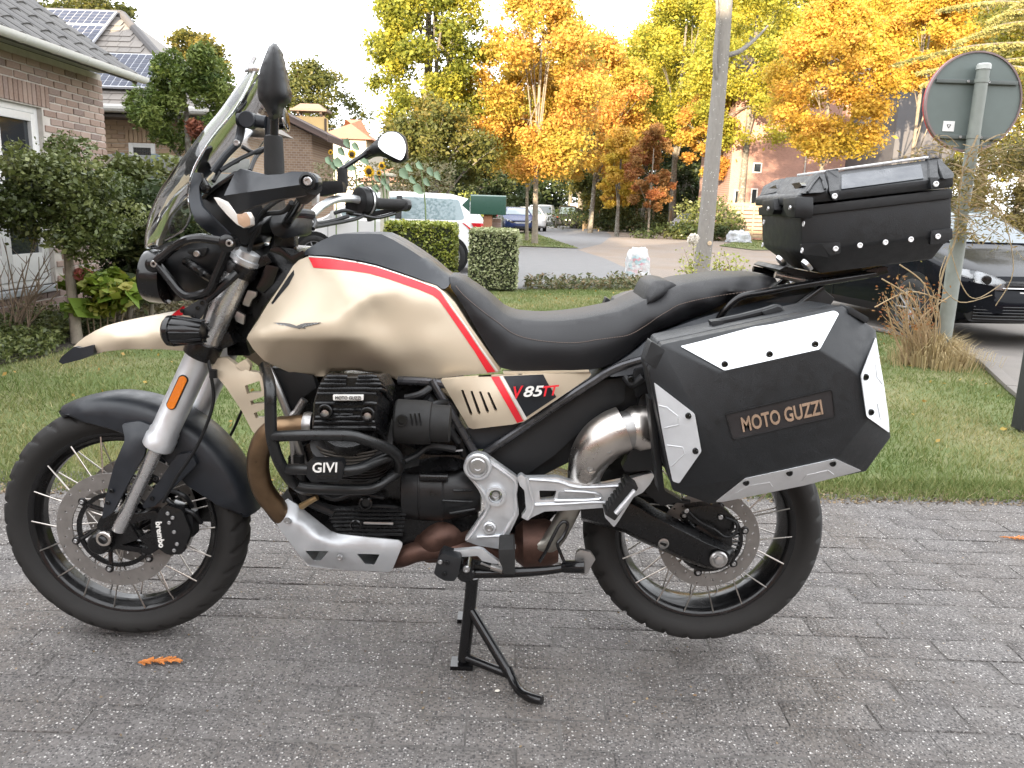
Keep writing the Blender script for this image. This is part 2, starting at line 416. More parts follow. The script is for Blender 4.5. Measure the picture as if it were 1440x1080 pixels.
sheet('side_lawn', [(-9, 1.25, 0), (-2, 1.25, 0), (-2, 5, 0), (-9, 5, 0)], -.018, lawn_m)
sheet('garden_bed', [(-260, 560), (-60, 522), (60, 500), (130, 478), (215, 447), (330, 420), (520, 412)] + [(-1.7, 14, 0), (-9, 14, 0), (-9, 3, 0)], -.008, soil)
sheet('street', [(640, 408), (900, 403.5), (1000, 419), (1100, 439), (1250, 467), (1340, 489), (1385, 511), (1425, 548), (1500, 609)] + [(14, 3.2, 0), (40, 9, 0), (40, 30, 0)] + [(1300, 352), (1100, 345), (1010, 337), (960, 334), (930, 327), (880, 320), (845, 318), (800, 316), (776, 313), (764, 312), (757, 314), (740, 320), (700, 326), (640, 332), (560, 345), (520, 380)], -.008, bstreet)
sheet('road', [(640, 407), (740, 405.5), (872, 404), (905, 396), (888, 380), (850, 363), (812, 351), (845, 343), (860, 332), (850, 323), (800, 317), (776, 313.5), (764, 312.5), (757, 315), (750, 325), (765, 333), (815, 349.5), (728, 347), (640, 350), (600, 380)], -.004, asph)
sheet('grass_verge', [(700, 327), (748, 326), (766, 333.5), (814, 349.5), (728, 346.5), (640, 348), (640, 333)], .02, lawn_m)
sheet('grass_verge', [(1012, 346), (1046, 337), (1090, 336), (1160, 340), (1160, 352), (1060, 352)], .02, lawn_m)
sheet('leaf_litter', [(850, 319), (930, 326), (975, 331), (1010, 333), (1060, 328), (1100, 330), (1100, 322), (1000, 318), (930, 316), (860, 314)], .01, worn('leaf_litter', (.16, .10, .055), .95, var=.4, scale=6, bump=.02))
sheet('parking_bay', [(1425, 547), (1385, 510), (1340, 488), (1250, 466), (1180, 452)] + [(4.4, 18, 0), (14, 16, 0), (12, 3.4, 0)] + [(1500, 608)], -.004, conc)
# kerb of the bay
g = G(); kp = [atz(*p) for p in ((1180, 454), (1250, 468), (1340, 490), (1385, 512), (1425, 549), (1500, 610))]
for a, b in zip(kp[:-1], kp[1:]):
    d = (b - a).normalized(); n_ = Vector((d.y, -d.x, 0)) * .05; k = max(1, int((b - a).length / .9))
    for i in range(k):
        p, q = a.lerp(b, i / k), a.lerp(b, (i + .985) / k); g.flat([p - n_, q - n_, q + n_, p + n_], (0, 0, .035))
kb = g.build('kerb', conc, None, 30, .006); kb['kind'] = 'structure'

# ---- concrete paving bricks of the driveway: near ones single, the rest joined
pav = M('paver_concrete', (.14, .135, .135), .88)
_r = pav.objrand(); _n1 = pav.noise(7, 6, .65); _n2 = pav.noise(75, 5)
_wp = pav.n.new('ShaderNodeNewGeometry').outputs['Position']
_st = pav.noise(1.7, 6, .6, k=_wp); _st2 = pav.noise(9, 5, .6, k=_wp)
base = pav.mix(_r, (.150, .139, .134), (.188, .176, .169)); base = pav.mix(pav.ramp(_st, [(.42, 0.), (.68, .75)]), base, (.165, .142, .122)); base = pav.mix(pav.ramp(_st2, [(.52, 0.), (.72, .55)]), base, (.235, .22, .21))
base = pav.mix(pav.ramp(_n2, [(.32, .55), (.55, 0.)]), base, (.058, .054, .052))
def cells(scale, dens_, size):
    v = pav.n.new('ShaderNodeTexVoronoi'); v.inputs['Scale'].default_value = scale; v.inputs['Randomness'].default_value = 1; pav.l(_wp, v.inputs['Vector'])
    sep = pav.n.new('ShaderNodeSeparateColor'); pav.l(v.outputs['Color'], sep.inputs[0])
    return pav.math('MULTIPLY', pav.math('GREATER_THAN', sep.outputs[0], 1 - dens_), pav.math('LESS_THAN', v.outputs['Distance'], size)), v.outputs['Distance']
f1_, d1_ = cells(185, .20, .38); f2_, d2_ = cells(112, .09, .30); f3_, d3_ = cells(160, .34, .50)
base = pav.mix(f3_, base, (.078, .073, .072)); base = pav.mix(f1_, base, (.36, .345, .33)); base = pav.mix(f2_, base, (.60, .575, .55))
pav.color(base); pav.bump(pav.math('ADD', pav.math('MULTIPLY', pav.noise(160, 4, k=_wp), .7), pav.math('MULTIPLY', d2_, -.8)), .009, 1.0); pav = pav.m
joint_m = M('joint_sand', (.06, .055, .048), .95); joint_m.color(joint_m.ramp(joint_m.noise(14, 6), [(.3, (.085, .079, .075)), (.55, (.15, .14, .132)), (.8, (.21, .20, .185))])); joint_m.bump(joint_m.noise(200, 4), .006); joint_m = joint_m.m
drv = sheet('driveway', [(-6, -3.2, 0), (7, -3.2, 0), (7, 1.42, 0), (-6, 1.30, 0)], -.0026, joint_m)
def paver_mesh(k):
    r = random.Random(k); g = G(); hx, hy = .1099, .0541; b = .0032; n = 5
    out = lambda s, z, j: [Vector((math.copysign(hx - s, x) + r.uniform(-j, j), math.copysign(hy - s, y) + r.uniform(-j, j), z + r.uniform(-j, j) * .4)) for x, y in ((-1, -1), (1, -1), (1, 1), (-1, 1))]
    def edge(c, j):
        o = []
        for i in range(4):
            for t in range(3): p = c[i].lerp(c[(i + 1) % 4], t / 3); o.append(p + Vector((r.uniform(-j, j), r.uniform(-j, j), 0)))
        return o
    rs = [edge(out(.0006, -.03, 0), 0), edge(out(.0005, -.0034, 0), .0012), edge(out(b, 0, 0), .0018)]
    g.rings(rs, True, False); m0 = len(g.v); g.v.append(Vector((0, 0, .0004))); top = list(range(24, 36))
    for i in range(12): g.f.append((top[i], top[(i + 1) % 12], m0))
    m = g.mesh('paver', 50); m.materials.append(pav); return m
PM = [paver_mesh(i) for i in range(7)]
def inview(p, mx=60, my=60):
    d = p - CAM; dz = d.dot(fw)
    if dz < .1: return False
    x, y = 720 + F * d.dot(rt) / dz, 540 - F * d.dot(up) / dz
    return -mx < x < 1440 + mx and -my < y < 1080 + my
slots_ = []
yy = -1.72; row = 0
while yy < 1.36:
    x = -3.3 + (row % 2) * .111 + RN.uniform(-.006, .006)
    while x < 3.9:
        slots_.append((x + RN.uniform(-.0015, .0015), yy + RN.uniform(-.0015, .0015), RN.uniform(-.012, .012), RN.uniform(-.0022, .0016), RN.randrange(7))); x += .222
    yy += .110; row += 1
vis = [s_ for s_ in slots_ if inview(Vector((s_[0], s_[1], 0)))]
vis.sort(key=lambda s_: (Vector((s_[0], s_[1], 0)) - CAM).length)
single = set(id(s_) for s_ in vis[:300])
rest = G()
for s_ in slots_:
    if id(s_) in single:
        o = link('paver', PM[s_[4]], drv, (s_[0], s_[1], s_[3])); o.rotation_euler = (RN.uniform(-.008, .008), RN.uniform(-.005, .005), s_[2])
    else:
        m = PM[s_[4]]; Mx = Matrix.Translation((s_[0], s_[1], s_[3])) @ Matrix.Rotation(s_[2], 4, 'Z'); rest.add([Mx @ v.co for v in m.vertices], [tuple(p.vertices) for p in m.polygons])
ro = rest.build('paver', pav, drv, 50, local=True); ro['kind'] = 'stuff'

# ============================================================ houses
brick_m = M('house_brick', (.30, .19, .15), .9)
_r = brick_m.objrand(); brick_m.color(brick_m.mix(brick_m.ramp(brick_m.noise(40, 5), [(.35, .0), (.75, .5)]), brick_m.ramp(_r, [(0, (.28, .185, .15)), (.3, (.36, .25, .205)), (.55, (.42, .31, .265)), (.8, (.30, .215, .19)), (1, (.19, .135, .125))]), (.44, .37, .33))); brick_m.bump(brick_m.noise(150, 4), .003); brick_m = brick_m.m
brick_y = M('yellow_brick', (.40, .29, .20), .9); _r = brick_y.objrand(); brick_y.color(brick_y.ramp(_r, [(0, (.36, .25, .17)), (.5, (.42, .31, .21)), (1, (.31, .21, .15))])); brick_y.bump(brick_y.noise(120, 4), .003); brick_y = brick_y.m
mortar = worn('mortar', (.58, .54, .50), .95, scale=8, bump=.002)
wtrim = worn('white_trim', (.72, .72, .71), .4, var=.04, bump=0)
tile_m = M('roof_tile', (.05, .05, .055), .75); tile_m.color(tile_m.mix(tile_m.noise(5, 6), tile_m.ramp(tile_m.objrand(), [(0, (.062, .062, .068)), (1, (.10, .098, .10))]), (.13, .125, .115))); tile_m.bump(tile_m.noise(80, 4), .003); tile_m = tile_m.m
slate_m = M('slate_tile', (.16, .14, .13), .7); slate_m.color(slate_m.mix(slate_m.noise(4, 5), slate_m.ramp(slate_m.objrand(), [(0, (.13, .12, .115)), (1, (.20, .175, .155))]), (.21, .19, .17))); slate_m.bump(slate_m.noise(60, 4), .003); slate_m = slate_m.m
def boxmesh(name, sx, sy, sz, m, bev=.004, rough=0, seed=0):
    g = G().box((0, 0, 0), (sx, sy, sz)); r = random.Random(seed)
    if rough: g.v = [v + Vector((r.uniform(-rough, rough), r.uniform(-rough, rough), r.uniform(-rough, rough))) for v in g.v]
    me = g.mesh(name, 40, bev, 1); me.materials.append(m); return me
# ---- house 1: long brick side wall running away on the left
WX = -4.72
h1 = thing('brick_house', 'brick bungalow at the left edge with white gutter and dark tiled roof', 'house', (-8.5, 4.0, 0))
yc = atx(147, 165, WX).y; H1Y0 = -3.0
pw = atx(60, 152, WX); dY1, dZ1 = pw.y, pw.z; dY0 = dY1 - 1.42; dZ0 = max(.12, atx(84, 398, WX).z)
ez = atx(146, 108, WX + .02).z
g = G()
g.bx((-12.3, H1Y0, 0), (WX - .012, dY0, ez + .02)); g.bx((-12.3, dY1, 0), (WX - .012, yc - .002, ez + .02)); g.bx((-12.3, dY0, dZ1), (WX - .012, dY1, ez + .02)); g.bx((-12.3, dY0, 0), (WX - .012, dY1, dZ0)); g.bx((-12.3, dY0, dZ0), (WX - .3, dY1, dZ1))
wall1 = g.build('wall', mortar, h1)
BM = [boxmesh('brick', .10, .202, .060, brick_m, .004, .002, i) for i in range(5)]
bs = []; k = 0; zz = .06
while zz < ez - .03:
    y = yc - .104 - (0 if k % 2 else .11)
    if k % 2 == 0: bs.append((yc - .05, zz, .5))
    while y > H1Y0 + .1:
        if not (dZ0 - .035 < zz < dZ1 + .23 and dY0 - .11 < y < dY1 + .10 and (zz < dZ1 or y > dY0)): bs.append((y, zz, 1.0))
        y -= .220
    zz += .0745; k += 1
bs_v = [b for b in bs if inview(Vector((WX, b[0], b[1])), 10, 10)]
bs_v.sort(key=lambda b: -b[1]); ids = set(id(b) for b in bs_v[:292])
rest = G()
for b in bs:
    P = Vector((WX - .05, b[0], b[1]))
    if id(b) in ids: o = place('brick', RN.choice(BM), wall1, P + Vector((RN.uniform(-.003, .003), 0, 0)), (RN.uniform(-.01, .01), 0, RN.uniform(-.012, .012)), (1, b[2], 1))
    else: rest.box(P, (.10, .208 * b[2], .062))
o = rest.build('brick', brick_m, wall1, 30); o['kind'] = 'stuff'
SM = boxmesh('lintel_brick', .10, .062, .2, brick_m, .004)
y = dY1 + .09
while y > dY0 - .1: place('lintel_brick', SM, wall1, (WX - .045, y, dZ1 + .112), (0, RN.uniform(-.01, .01), 0)); y -= .0735
win = G()
for a, b in (((WX - .13, dY1 - .06, dZ0), (WX - .06, dY1, dZ1)), ((WX - .13, dY0, dZ1 - .06), (WX - .06, dY1 - .06, dZ1)), ((WX - .13, dY0, dZ0), (WX - .06, dY0 + .06, dZ1 - .06)), ((WX - .13, dY0 + .06, dZ0), (WX - .06, dY1 - .06, dZ0 + .06))): win.bx(a, b)
wf = win.build('french_door', wtrim, h1, 30, .006)
ym = (dY0 + dY1) / 2
for a, b in ((dY0 + .064, ym - .004), (ym + .004, dY1 - .064)):
    g = G(); g.bx((WX - .115, a, dZ0 + .064), (WX - .048, a + .075, dZ1 - .064)); g.bx((WX - .115, b - .075, dZ0 + .064), (WX - .048, b, dZ1 - .064)); g.bx((WX - .115, a + .075, dZ1 - .14), (WX - .048, b - .075, dZ1 - .064)); g.bx((WX - .115, a + .075, dZ0 + .064), (WX - .048, b - .075, dZ0 + .32))
    g.build('sash', wtrim, wf, 30, .006)
    G().bx((WX - .095, a + .07, dZ0 + .3), (WX - .085, b - .07, dZ1 - .13)).build('pane', winglass, wf)
G().bx((WX - .10, dY0 - .05, dZ0 - .06), (WX + .06, dY1 + .04, dZ0)).build('sill', worn('stone_sill', (.38, .40, .42), .7), h1, 30, .01)
GX = -4.28; gz = atx(100, 78, GX).z; RS = math.tan(rad(34)); yv = atx(195, 108, GX).y
g = G(); g.bx((WX - .01, H1Y0, ez + .025), (GX - .03, yv - .02, ez + .05)); g.build('soffit', worn('soffit_board', (.42, .42, .41), .6, bump=0), h1)
g = G(); g.flat([(GX - .02, H1Y0, gz + .0), (GX - .02, yv, gz), (-8.5, yv, gz + (8.48 + GX) * RS), (-8.5, H1Y0, gz + (8.48 + GX) * RS)], (0, 0, -.05)); g.flat([(-12.7, H1Y0, gz), (-12.7, yv, gz), (-8.5, yv, gz + (8.48 + GX) * RS), (-8.5, H1Y0, gz + (8.48 + GX) * RS)], (0, 0, -.05))
g.flat([(WX - .02, yc - .004, ez), (-12.3, yc - .004, ez), (-8.5, yc - .004, gz + (8.4 + GX) * RS)], (0, -.1, 0)); roof1 = g.build('roof', tile_m, h1)
def pantile(w_, l_, m):
    g = G(); n = 9; pr = [(-w_ / 2 + w_ * i / (n - 1), .022 * math.sin(i / (n - 1) * 2 * PI) + .022) for i in range(n)]
    # local x across (world y), local y up the slope
    g.rings([[Vector((x, -l_ / 2, z + .018)) for x, z in pr] + [Vector((x, -l_ / 2, z + .002)) for x, z in pr[::-1]], [Vector((x, l_ / 2, z)) for x, z in pr] + [Vector((x, l_ / 2, z - .012)) for x, z in pr[::-1]]])
    me = g.mesh('roof_tile', 50); me.materials.append(m); return me
PT = pantile(.30, .38, tile_m); sl = math.atan(RS)
Rt = Matrix(((0, -math.cos(sl), math.sin(sl)), (1, 0, 0), (0, math.sin(sl), math.cos(sl)))).to_euler()
cnt = 0; restt = G()
for j in range(13):
    y = yv - .16; s_ = .14 + j * .33
    while y > H1Y0 + .1:
        P = Vector((GX - s_ * math.cos(sl), y, gz + s_ * math.sin(sl) + .014))
        if cnt >= 298 or not inview(P, 20, 40): Mx = Matrix.Translation(P) @ Rt.to_matrix().to_4x4(); restt.add([Mx @ q.co for q in PT.vertices], [tuple(q.vertices) for q in PT.polygons])
        else: o = place('roof_tile', PT, roof1, P, (Rt.x, Rt.y + RN.uniform(-.012, .012), Rt.z + RN.uniform(-.012, .012))); cnt += 1
        y -= .29
o = restt.build('roof_tile', tile_m, roof1, 50); o['kind'] = 'stuff'
gp = G(); n = 10
for k in range(1):
    prof = [(math.cos(PI + PI * i / n) * .062, math.sin(PI + PI * i / n) * .062) for i in range(n + 1)]; prof += [(x * .93, z * .93 + .001) for x, z in prof[::-1]]
    gp.rings([[Vector((GX + .045 + x, y, gz + .015 + z)) for x, z in prof] for y in (H1Y0, yv + .03)])
gut = gp.build('gutter', wtrim, h1, 60)
gx_ = G(); 
for i in range(12):
    y = yv - .25 - i * .5; g = G(); g.rings([[Vector((GX + .045 + x * 1.06, y + d, gz + .015 + z * 1.06)) for x, z in prof] for d in (-.018, .018)]); g.build('gutter_bracket', wtrim, gut, 60)
g = G(); g.flat([(GX - .04, yv, gz - .06), (-8.5, yv, gz + (8.46 + GX) * RS - .06), (-8.5, yv, gz + (8.46 + GX) * RS + .05), (GX - .0, yv, gz + .03)], (0, .025, 0)); g.build('verge_board', worn('verge', (.30, .29, .28), .6), h1)

bwall = M('yellow_brickwork', (.40, .29, .20), .9); _b = bwall.n.new('ShaderNodeTexBrick'); _b.inputs['Scale'].default_value = 4.6; _b.inputs['Color1'].default_value = (.40, .29, .20, 1); _b.inputs['Color2'].default_value = (.33, .23, .16, 1); _b.inputs['Mortar'].default_value = (.42, .38, .33, 1); _b.inputs['Mortar Size'].default_value = .02
_mp = bwall.n.new('ShaderNodeMapping'); _mp.inputs['Rotation'].default_value = (PI / 2, PI / 2, 0); bwall.l(bwall.co('Object'), _mp.inputs['Vector']); bwall.l(_mp.outputs['Vector'], _b.inputs['Vector']); bwall.color(_b.outputs['Color']); bwall = bwall.m
# ---- house 2: hipped slate roof with solar panels, faces the camera
E2Y, E2Z = 11.0, None
pe = at(165, 151, E2Y); E2Z = pe.z
ax2, cx2 = at(172, 21, E2Y + 2.5), at(290, 151, E2Y)
apex = at(172, 21, E2Y + 2.5); sl2 = math.atan2(apex.z - E2Z, 2.5)
h2 = thing('slate_roof_house', 'yellow brick house with hipped slate roof carrying two rows of solar panels', 'house', (-9, 14, 0))
XR = cx2.x; XL = -15.0
g = G(); g.bx((XL + .5, E2Y + .52, 0), (XR - .52, E2Y + 5, E2Z - .1)); wall2 = g.build('wall', bwall, h2)
g = G(); V = [Vector((XL, E2Y, E2Z)), Vector((XR, E2Y, E2Z)), Vector((apex.x, apex.y, apex.z)), Vector((XL + 2.5, apex.y, apex.z)), Vector((XR, E2Y + 5, E2Z)), Vector((XL, E2Y + 5, E2Z))]
g.add(V, [(0, 1, 2, 3), (1, 4, 2), (4, 5, 3, 2), (5, 0, 3), (0, 5, 4, 1)]); roof2 = g.build('roof', slate_m, h2)
def onroof(u, v, h=0.0): return Vector((u, E2Y + v * math.cos(sl2), E2Z + v * math.sin(sl2))) + Vector((0, -math.sin(sl2), math.cos(sl2))) * h
tm = G(); tm.add([(-.099, -.12, .020), (.099, -.12, .020), (.099, .12, .004), (-.099, .12, .004), (-.099, -.12, .0), (.099, -.12, .0)], [(0, 1, 2, 3), (4, 5, 1, 0), (0, 3, 4), (1, 5, 2)]); tm = tm.mesh('slate', 30); tm.materials.append(slate_m)
vmax = (apex.z - E2Z) / math.sin(sl2); cnt = 0
rest = G()
for j in range(int(vmax / .19)):
    v = .12 + j * .19; u = XR - v * math.cos(sl2) - .12 - (.1 if j % 2 else 0)
    while u > -10.6:
        P = onroof(u, v, .004)
        if cnt < 298 and u > -8.4 and inview(P): place('slate', tm, roof2, P, (sl2, 0, 0)); cnt += 1
        else: Mx = Matrix.Translation(P) @ Matrix.Rotation(sl2, 4, 'X'); rest.add([Mx @ q.co for q in tm.vertices], [tuple(q.vertices) for q in tm.polygons])
        u -= .205
o = rest.build('slate', slate_m, roof2); o['kind'] = 'stuff'
rg_ = G(); rg_.tube([V[1], V[2]], .075, 8); rg_.tube([V[2], V[3]], .08, 8); rg_.build('ridge_cap', worn('ridge_tile', (.085, .08, .08), .7), roof2)
g = G(); g.tube([(XL, E2Y - .07, E2Z - .02), (XR + .05, E2Y - .07, E2Z - .02)], .065, 10); g.build('gutter', worn('grey_gutter', (.42, .41, .39), .5), h2)
g = G(); g.bx((XL, E2Y + .0, E2Z - .14), (XR, E2Y + .5, E2Z - .10)); g.build('soffit', worn('dark_soffit', (.06, .05, .045), .6), h2)
cell_m = M('solar_cell', (.012, .018, .045), .4); cell_m.set(Specular_IOR_Level=.4); cell_m = cell_m.m
backs = worn('panel_backsheet', (.36, .37, .40), .3, bump=0)
def solar(u0, u1, v0, v1, nx, ny):
    c = onroof((u0 + u1) / 2, (v0 + v1) / 2, .09); g = G(); Mr = Matrix.Rotation(sl2, 3, 'X')
    g.box(c, (u1 - u0, v1 - v0, .035), Mr); p = g.build('solar_panel', backs, h2, 30)
    ce = G(); w_, h_ = (u1 - u0 - .05) / nx, (v1 - v0 - .05) / ny
    for i in range(nx):
        for j in range(ny): ce.box(onroof(u0 + .025 + w_ * (i + .5), v0 + .025 + h_ * (j + .5), .1095), (w_ - .018, h_ - .018, .006), Mr)
    o = ce.build('solar_cells', cell_m, p); o['kind'] = 'stuff'
def roofuv(px, py):
    r = ray(px, py); n_ = Vector((0, -math.sin(sl2), math.cos(sl2))); o = Vector((0, E2Y, E2Z)); P = CAM + r * ((o - CAM).dot(n_) / r.dot(n_)); return P.x, (P.y - E2Y) / math.cos(sl2)
uR, vT = roofuv(249, 86); _, vB = roofuv(206, 132); uM, _ = roofuv(170, 115)
uRR = (uR + roofuv(206, 132)[0]) / 2
solar(uRR - 1.02, uRR, vB, vT, 8, 7); solar(uRR - 2.06, uRR - 1.04, vB, vT, 8, 7); solar(uRR - 3.10, uRR - 2.08, vB, vT, 8, 7)
uR2, vT2 = roofuv(168, 22); uB2, vB2 = roofuv(136, 67); um = (uR2 + uB2) / 2; vm = (vT2 + vB2) / 2
for i in range(4):
    for a, b in ((vB2, vm - .012), (vm + .012, vT2 - .06)): solar(um - 1.5 * (i + 1) - .02 * i, um - 1.5 * i - .02 * i, a, b, 11, 4)
BY = [boxmesh('brick', .208, .10, .058, brick_y, .004, .002, i) for i in range(3)]
W2 = E2Y + .51; zz = .35; k = 0; wx0, wx1 = at(181, 205, W2).x, at(218, 205, W2).x; wz1 = at(190, 201, W2).z; cnt = 0
rest = G()
while zz < E2Z - .14:
    x = XR - .66 - (0 if k % 2 else .11)
    while x > -10.5:
        if not (wx0 - .1 < x < wx1 + .1 and wz1 - .55 < zz < wz1 + .2):
            P = Vector((x, W2 + .045, zz))
            if inview(P) and zz > 1.15 and x > -8.4 and cnt < 297: place('brick', RN.choice(BY), wall2, P, (0, 0, RN.uniform(-.01, .01))); cnt += 1
            else: rest.box(P, (.208, .10, .058))
        x -= .22
    zz += .07; k += 1
o = rest.build('brick', brick_y, wall2); o['kind'] = 'stuff'
LM = boxmesh('lintel_brick', .06, .1, .19, brick_y, .004); x = wx0 - .02
while x < wx1 + .04: place('lintel_brick', LM, wall2, (x, W2 + .04, wz1 + .105)); x += .072
g = G(); g.bx((wx0, W2 - .012, wz1 - .5), (wx0 + .07, W2 + .05, wz1)); g.bx((wx1 - .07, W2 - .012, wz1 - .5), (wx1, W2 + .05, wz1)); g.bx((wx0 + .07, W2 - .012, wz1 - .07), (wx1 - .07, W2 + .05, wz1)); g.bx((wx0 + .07, W2 - .012, wz1 - .5), (wx1 - .07, W2 + .05, wz1 - .43))
wf = g.build('window', wtrim, h2, 30, .005); G().bx((wx0 + .06, W2 + .01, wz1 - .44), (wx1 - .06, W2 + .02, wz1 - .06)).build('pane', winglass, wf)

# ---- house 3: eave and rendered chimney in the sun
h3 = thing('chimney_house', 'small brown brick house with sunlit yellow chimney and dark eaves', 'house', (-7, 22, 0))
chim = worn('yellow_render', (.62, .44, .20), .85, var=.08, scale=3, bump=.002)
Yk = 20.0; a, b = at(413, 163, Yk), at(456, 163, Yk)
ct = G(); ct.bx((a.x, Yk, 0), (b.x, Yk + .45, a.z)); chm = ct.build('chimney', chim, h3, 30, .01)
b2_ = at(393, 160, Yk)
g = G(); g.bx((b.x + .002, Yk - .02, .5), (b.x + .05, Yk + .05, a.z - .04)); g.build('pipe_or_shade_strip', worn('chimney_side_shade', (.08, .05, .035), .5), h3)  # dark strip stands in for the chimney's shaded right side
g = G(); c_ = (a + b) / 2; g.box((c_.x, Yk + .22, a.z + .16), (b.x - a.x + .16, .62, .06)); 
for dx in (-.3, .3):
    for dy in (.06, .39): g.bx((c_.x + dx - .03, Yk + dy - .03, a.z), (c_.x + dx + .03, Yk + dy + .03, a.z + .15))
g.rings([[Vector((c_.x + sx * (b.x - a.x) * .52, Yk + .22 + sy * .28, a.z + .19)) for sx, sy in ((-1, -1), (1, -1), (1, 1), (-1, 1))], [Vector((c_.x + sx * (b.x - a.x) * .3, Yk + .22 + sy * .14, a.z + .33)) for sx, sy in ((-1, -1), (1, -1), (1, 1), (-1, 1))]])
g.build('chimney_cap', worn('cap_stone', (.20, .15, .12), .8), chm, 30)
Ye = 17.0; p1, p0 = at(460, 199, Ye), at(396, 167, Ye); wl = at(444, 230, Ye + .3)
g = G(); g.flat([(p1.x, Ye, p1.z), (p1.x, Ye + 2.6, p1.z), (p0.x - 2.5, Ye + 2.6, p0.z + (p0.z - p1.z) / (p1.x - p0.x) * 2.5), (p0.x - 2.5, Ye, p0.z + (p0.z - p1.z) / (p1.x - p0.x) * 2.5)], (0, 0, .16)); g.build('roof', worn('brown_roof', (.075, .05, .045), .7, bump=.01), h3, 30)
for k in range(3): 
    g = G(); dz = .02 + k * .05; g.flat([(p1.x + .02 - k * .02, Ye - .02 - .012 * (2 - k), p1.z + dz), (p0.x - 2.5, Ye - .02 - .012 * (2 - k), p0.z + (p0.z - p1.z) / (p1.x - p0.x) * 2.5 + dz), (p0.x - 2.5, Ye - .02 - .012 * (2 - k), p0.z + (p0.z - p1.z) / (p1.x - p0.x) * 2.5 + dz + .04), (p1.x + .02 - k * .02, Ye - .02 - .012 * (2 - k), p1.z + dz + .04)], (0, .02, 0)); g.build('verge_board', worn('verge_brown', (.10 - .02 * k, .065 - .012 * k, .055 - .01 * k), .6), h3)
g = G(); pw3 = at(434, 230, Ye).x; zw3 = p1.z + (p0.z - p1.z) / (p1.x - p0.x) * (p1.x - pw3)
g.flat([(pw3, Ye + .35, 0), (pw3, Ye + .35, zw3 - .03), (p0.x - 2.4, Ye + .35, p0.z + (p0.z - p1.z) / (p1.x - p0.x) * 2.4 - .03), (p0.x - 2.4, Ye + .35, 0)], (0, 2.2, 0))
bt = M('brown_brick', (.2, .14, .1), .9); _b = bt.n.new('ShaderNodeTexBrick'); _b.inputs['Scale'].default_value = 4.6; _b.inputs['Color1'].default_value = (.27, .19, .13, 1); _b.inputs['Color2'].default_value = (.20, .13, .09, 1); _b.inputs['Mortar'].default_value = (.30, .26, .22, 1); _b.inputs['Mortar Size'].default_value = .025
_mp = bt.n.new('ShaderNodeMapping'); _mp.inputs['Rotation'].default_value = (PI / 2, 0, 0); bt.l(bt.co('Object'), _mp.inputs['Vector']); bt.l(_mp.outputs['Vector'], _b.inputs['Vector']); bt.color(_b.outputs['Color'])
g.build('wall', bt.m, h3)
# ---- far houses
def simple_house(name, label, x0, x1, y0, y1, zw, zr, wm, rm, ridge='x', wins=(), loc=None):
    h = thing(name, label, 'house', ((x0 + x1) / 2, y0, 0)); g = G(); g.bx((x0, y0, -.03), (x1, y1, zw)); g.build('wall', wm, h)
    e = .35; g = G()
    if ridge == 'x': V = [(x0 - e, y0 - e, zw), (x1 + e, y0 - e, zw), (x1 - 1.5, (y0 + y1) / 2, zr), (x0 + 1.5, (y0 + y1) / 2, zr), (x1 + e, y1 + e, zw), (x0 - e, y1 + e, zw)]
    else: V = [(x1 + e, y0 - e, zw), (x1 + e, y1 + e, zw), ((x0 + x1) / 2, y1, zr), ((x0 + x1) / 2, y0, zr), (x0 - e, y1 + e, zw), (x0 - e, y0 - e, zw)]
    g.add(V, [(0, 1, 2, 3), (1, 4, 2), (4, 5, 3, 2), (5, 0, 3), (0, 5, 4, 1)]); g.build('roof', rm, h)
    for (wx, wz, ww, wh) in wins:
        f = G(); t = .07
        for a, b in (((wx, y0 - .03, wz), (wx + t, y0 + .02, wz + wh)), ((wx + ww - t, y0 - .03, wz), (wx + ww, y0 + .02, wz + wh)), ((wx + t, y0 - .03, wz), (wx + ww - t, y0 + .02, wz + t)), ((wx + t, y0 - .03, wz + wh - t), (wx + ww - t, y0 + .02, wz + wh))): f.bx(a, b)
        fo = f.build('window', wtrim, h); G().bx((wx + t, y0 - .012, wz + t), (wx + ww - t, y0 + .01, wz + wh - t)).build('pane', winglass, fo)
    return h
terra = worn('terracotta_roof', (.36, .17, .10), .8, scale=3, bump=.01)
def hx(px, py, Y): return at(px, py, Y)
p = hx(462, 195, 38); q = hx(506, 195, 38); t = hx(480, 178, 40)
simple_house('orange_roof_house', 'pale rendered house with orange tiled roof far beyond the chimney', p.x - .4, q.x + .3, 38, 43, p.z, t.z + .4, worn('pale_render', (.62, .58, .52), .8), terra)
p = hx(540, 252, 30); q = hx(578, 252, 30); t = hx(560, 228, 32)
simple_house('garden_shed', 'low outbuilding with terracotta roof behind the sunflowers', p.x - .8, q.x + .8, 30, 34, p.z - .1, t.z, worn('pale_render2', (.45, .40, .34), .8), terra)
pinkw = M('pink_brick', (.42, .22, .17), .9); _b = pinkw.n.new('ShaderNodeTexBrick'); _b.inputs['Scale'].default_value = 4.6; _b.inputs['Color1'].default_value = (.46, .25, .20, 1); _b.inputs['Color2'].default_value = (.38, .20, .16, 1); _b.inputs['Mortar'].default_value = (.48, .34, .29, 1)
_mp = pinkw.n.new('ShaderNodeMapping'); _mp.inputs['Rotation'].default_value = (PI / 2, 0, 0); pinkw.l(pinkw.co('Object'), _mp.inputs['Vector']); pinkw.l(_mp.outputs['Vector'], _b.inputs['Vector']); pinkw.color(_b.outputs['Color']); pinkw = pinkw.m
YP = 46.0
def win_at(px0, py0, px1, py1, Y): a, b = at(px0, py1, Y), at(px1, py0, Y); return (a.x, a.z, b.x - a.x, b.z - a.z)
x0, x1 = at(1026, 260, YP).x, at(1256, 200, YP).x
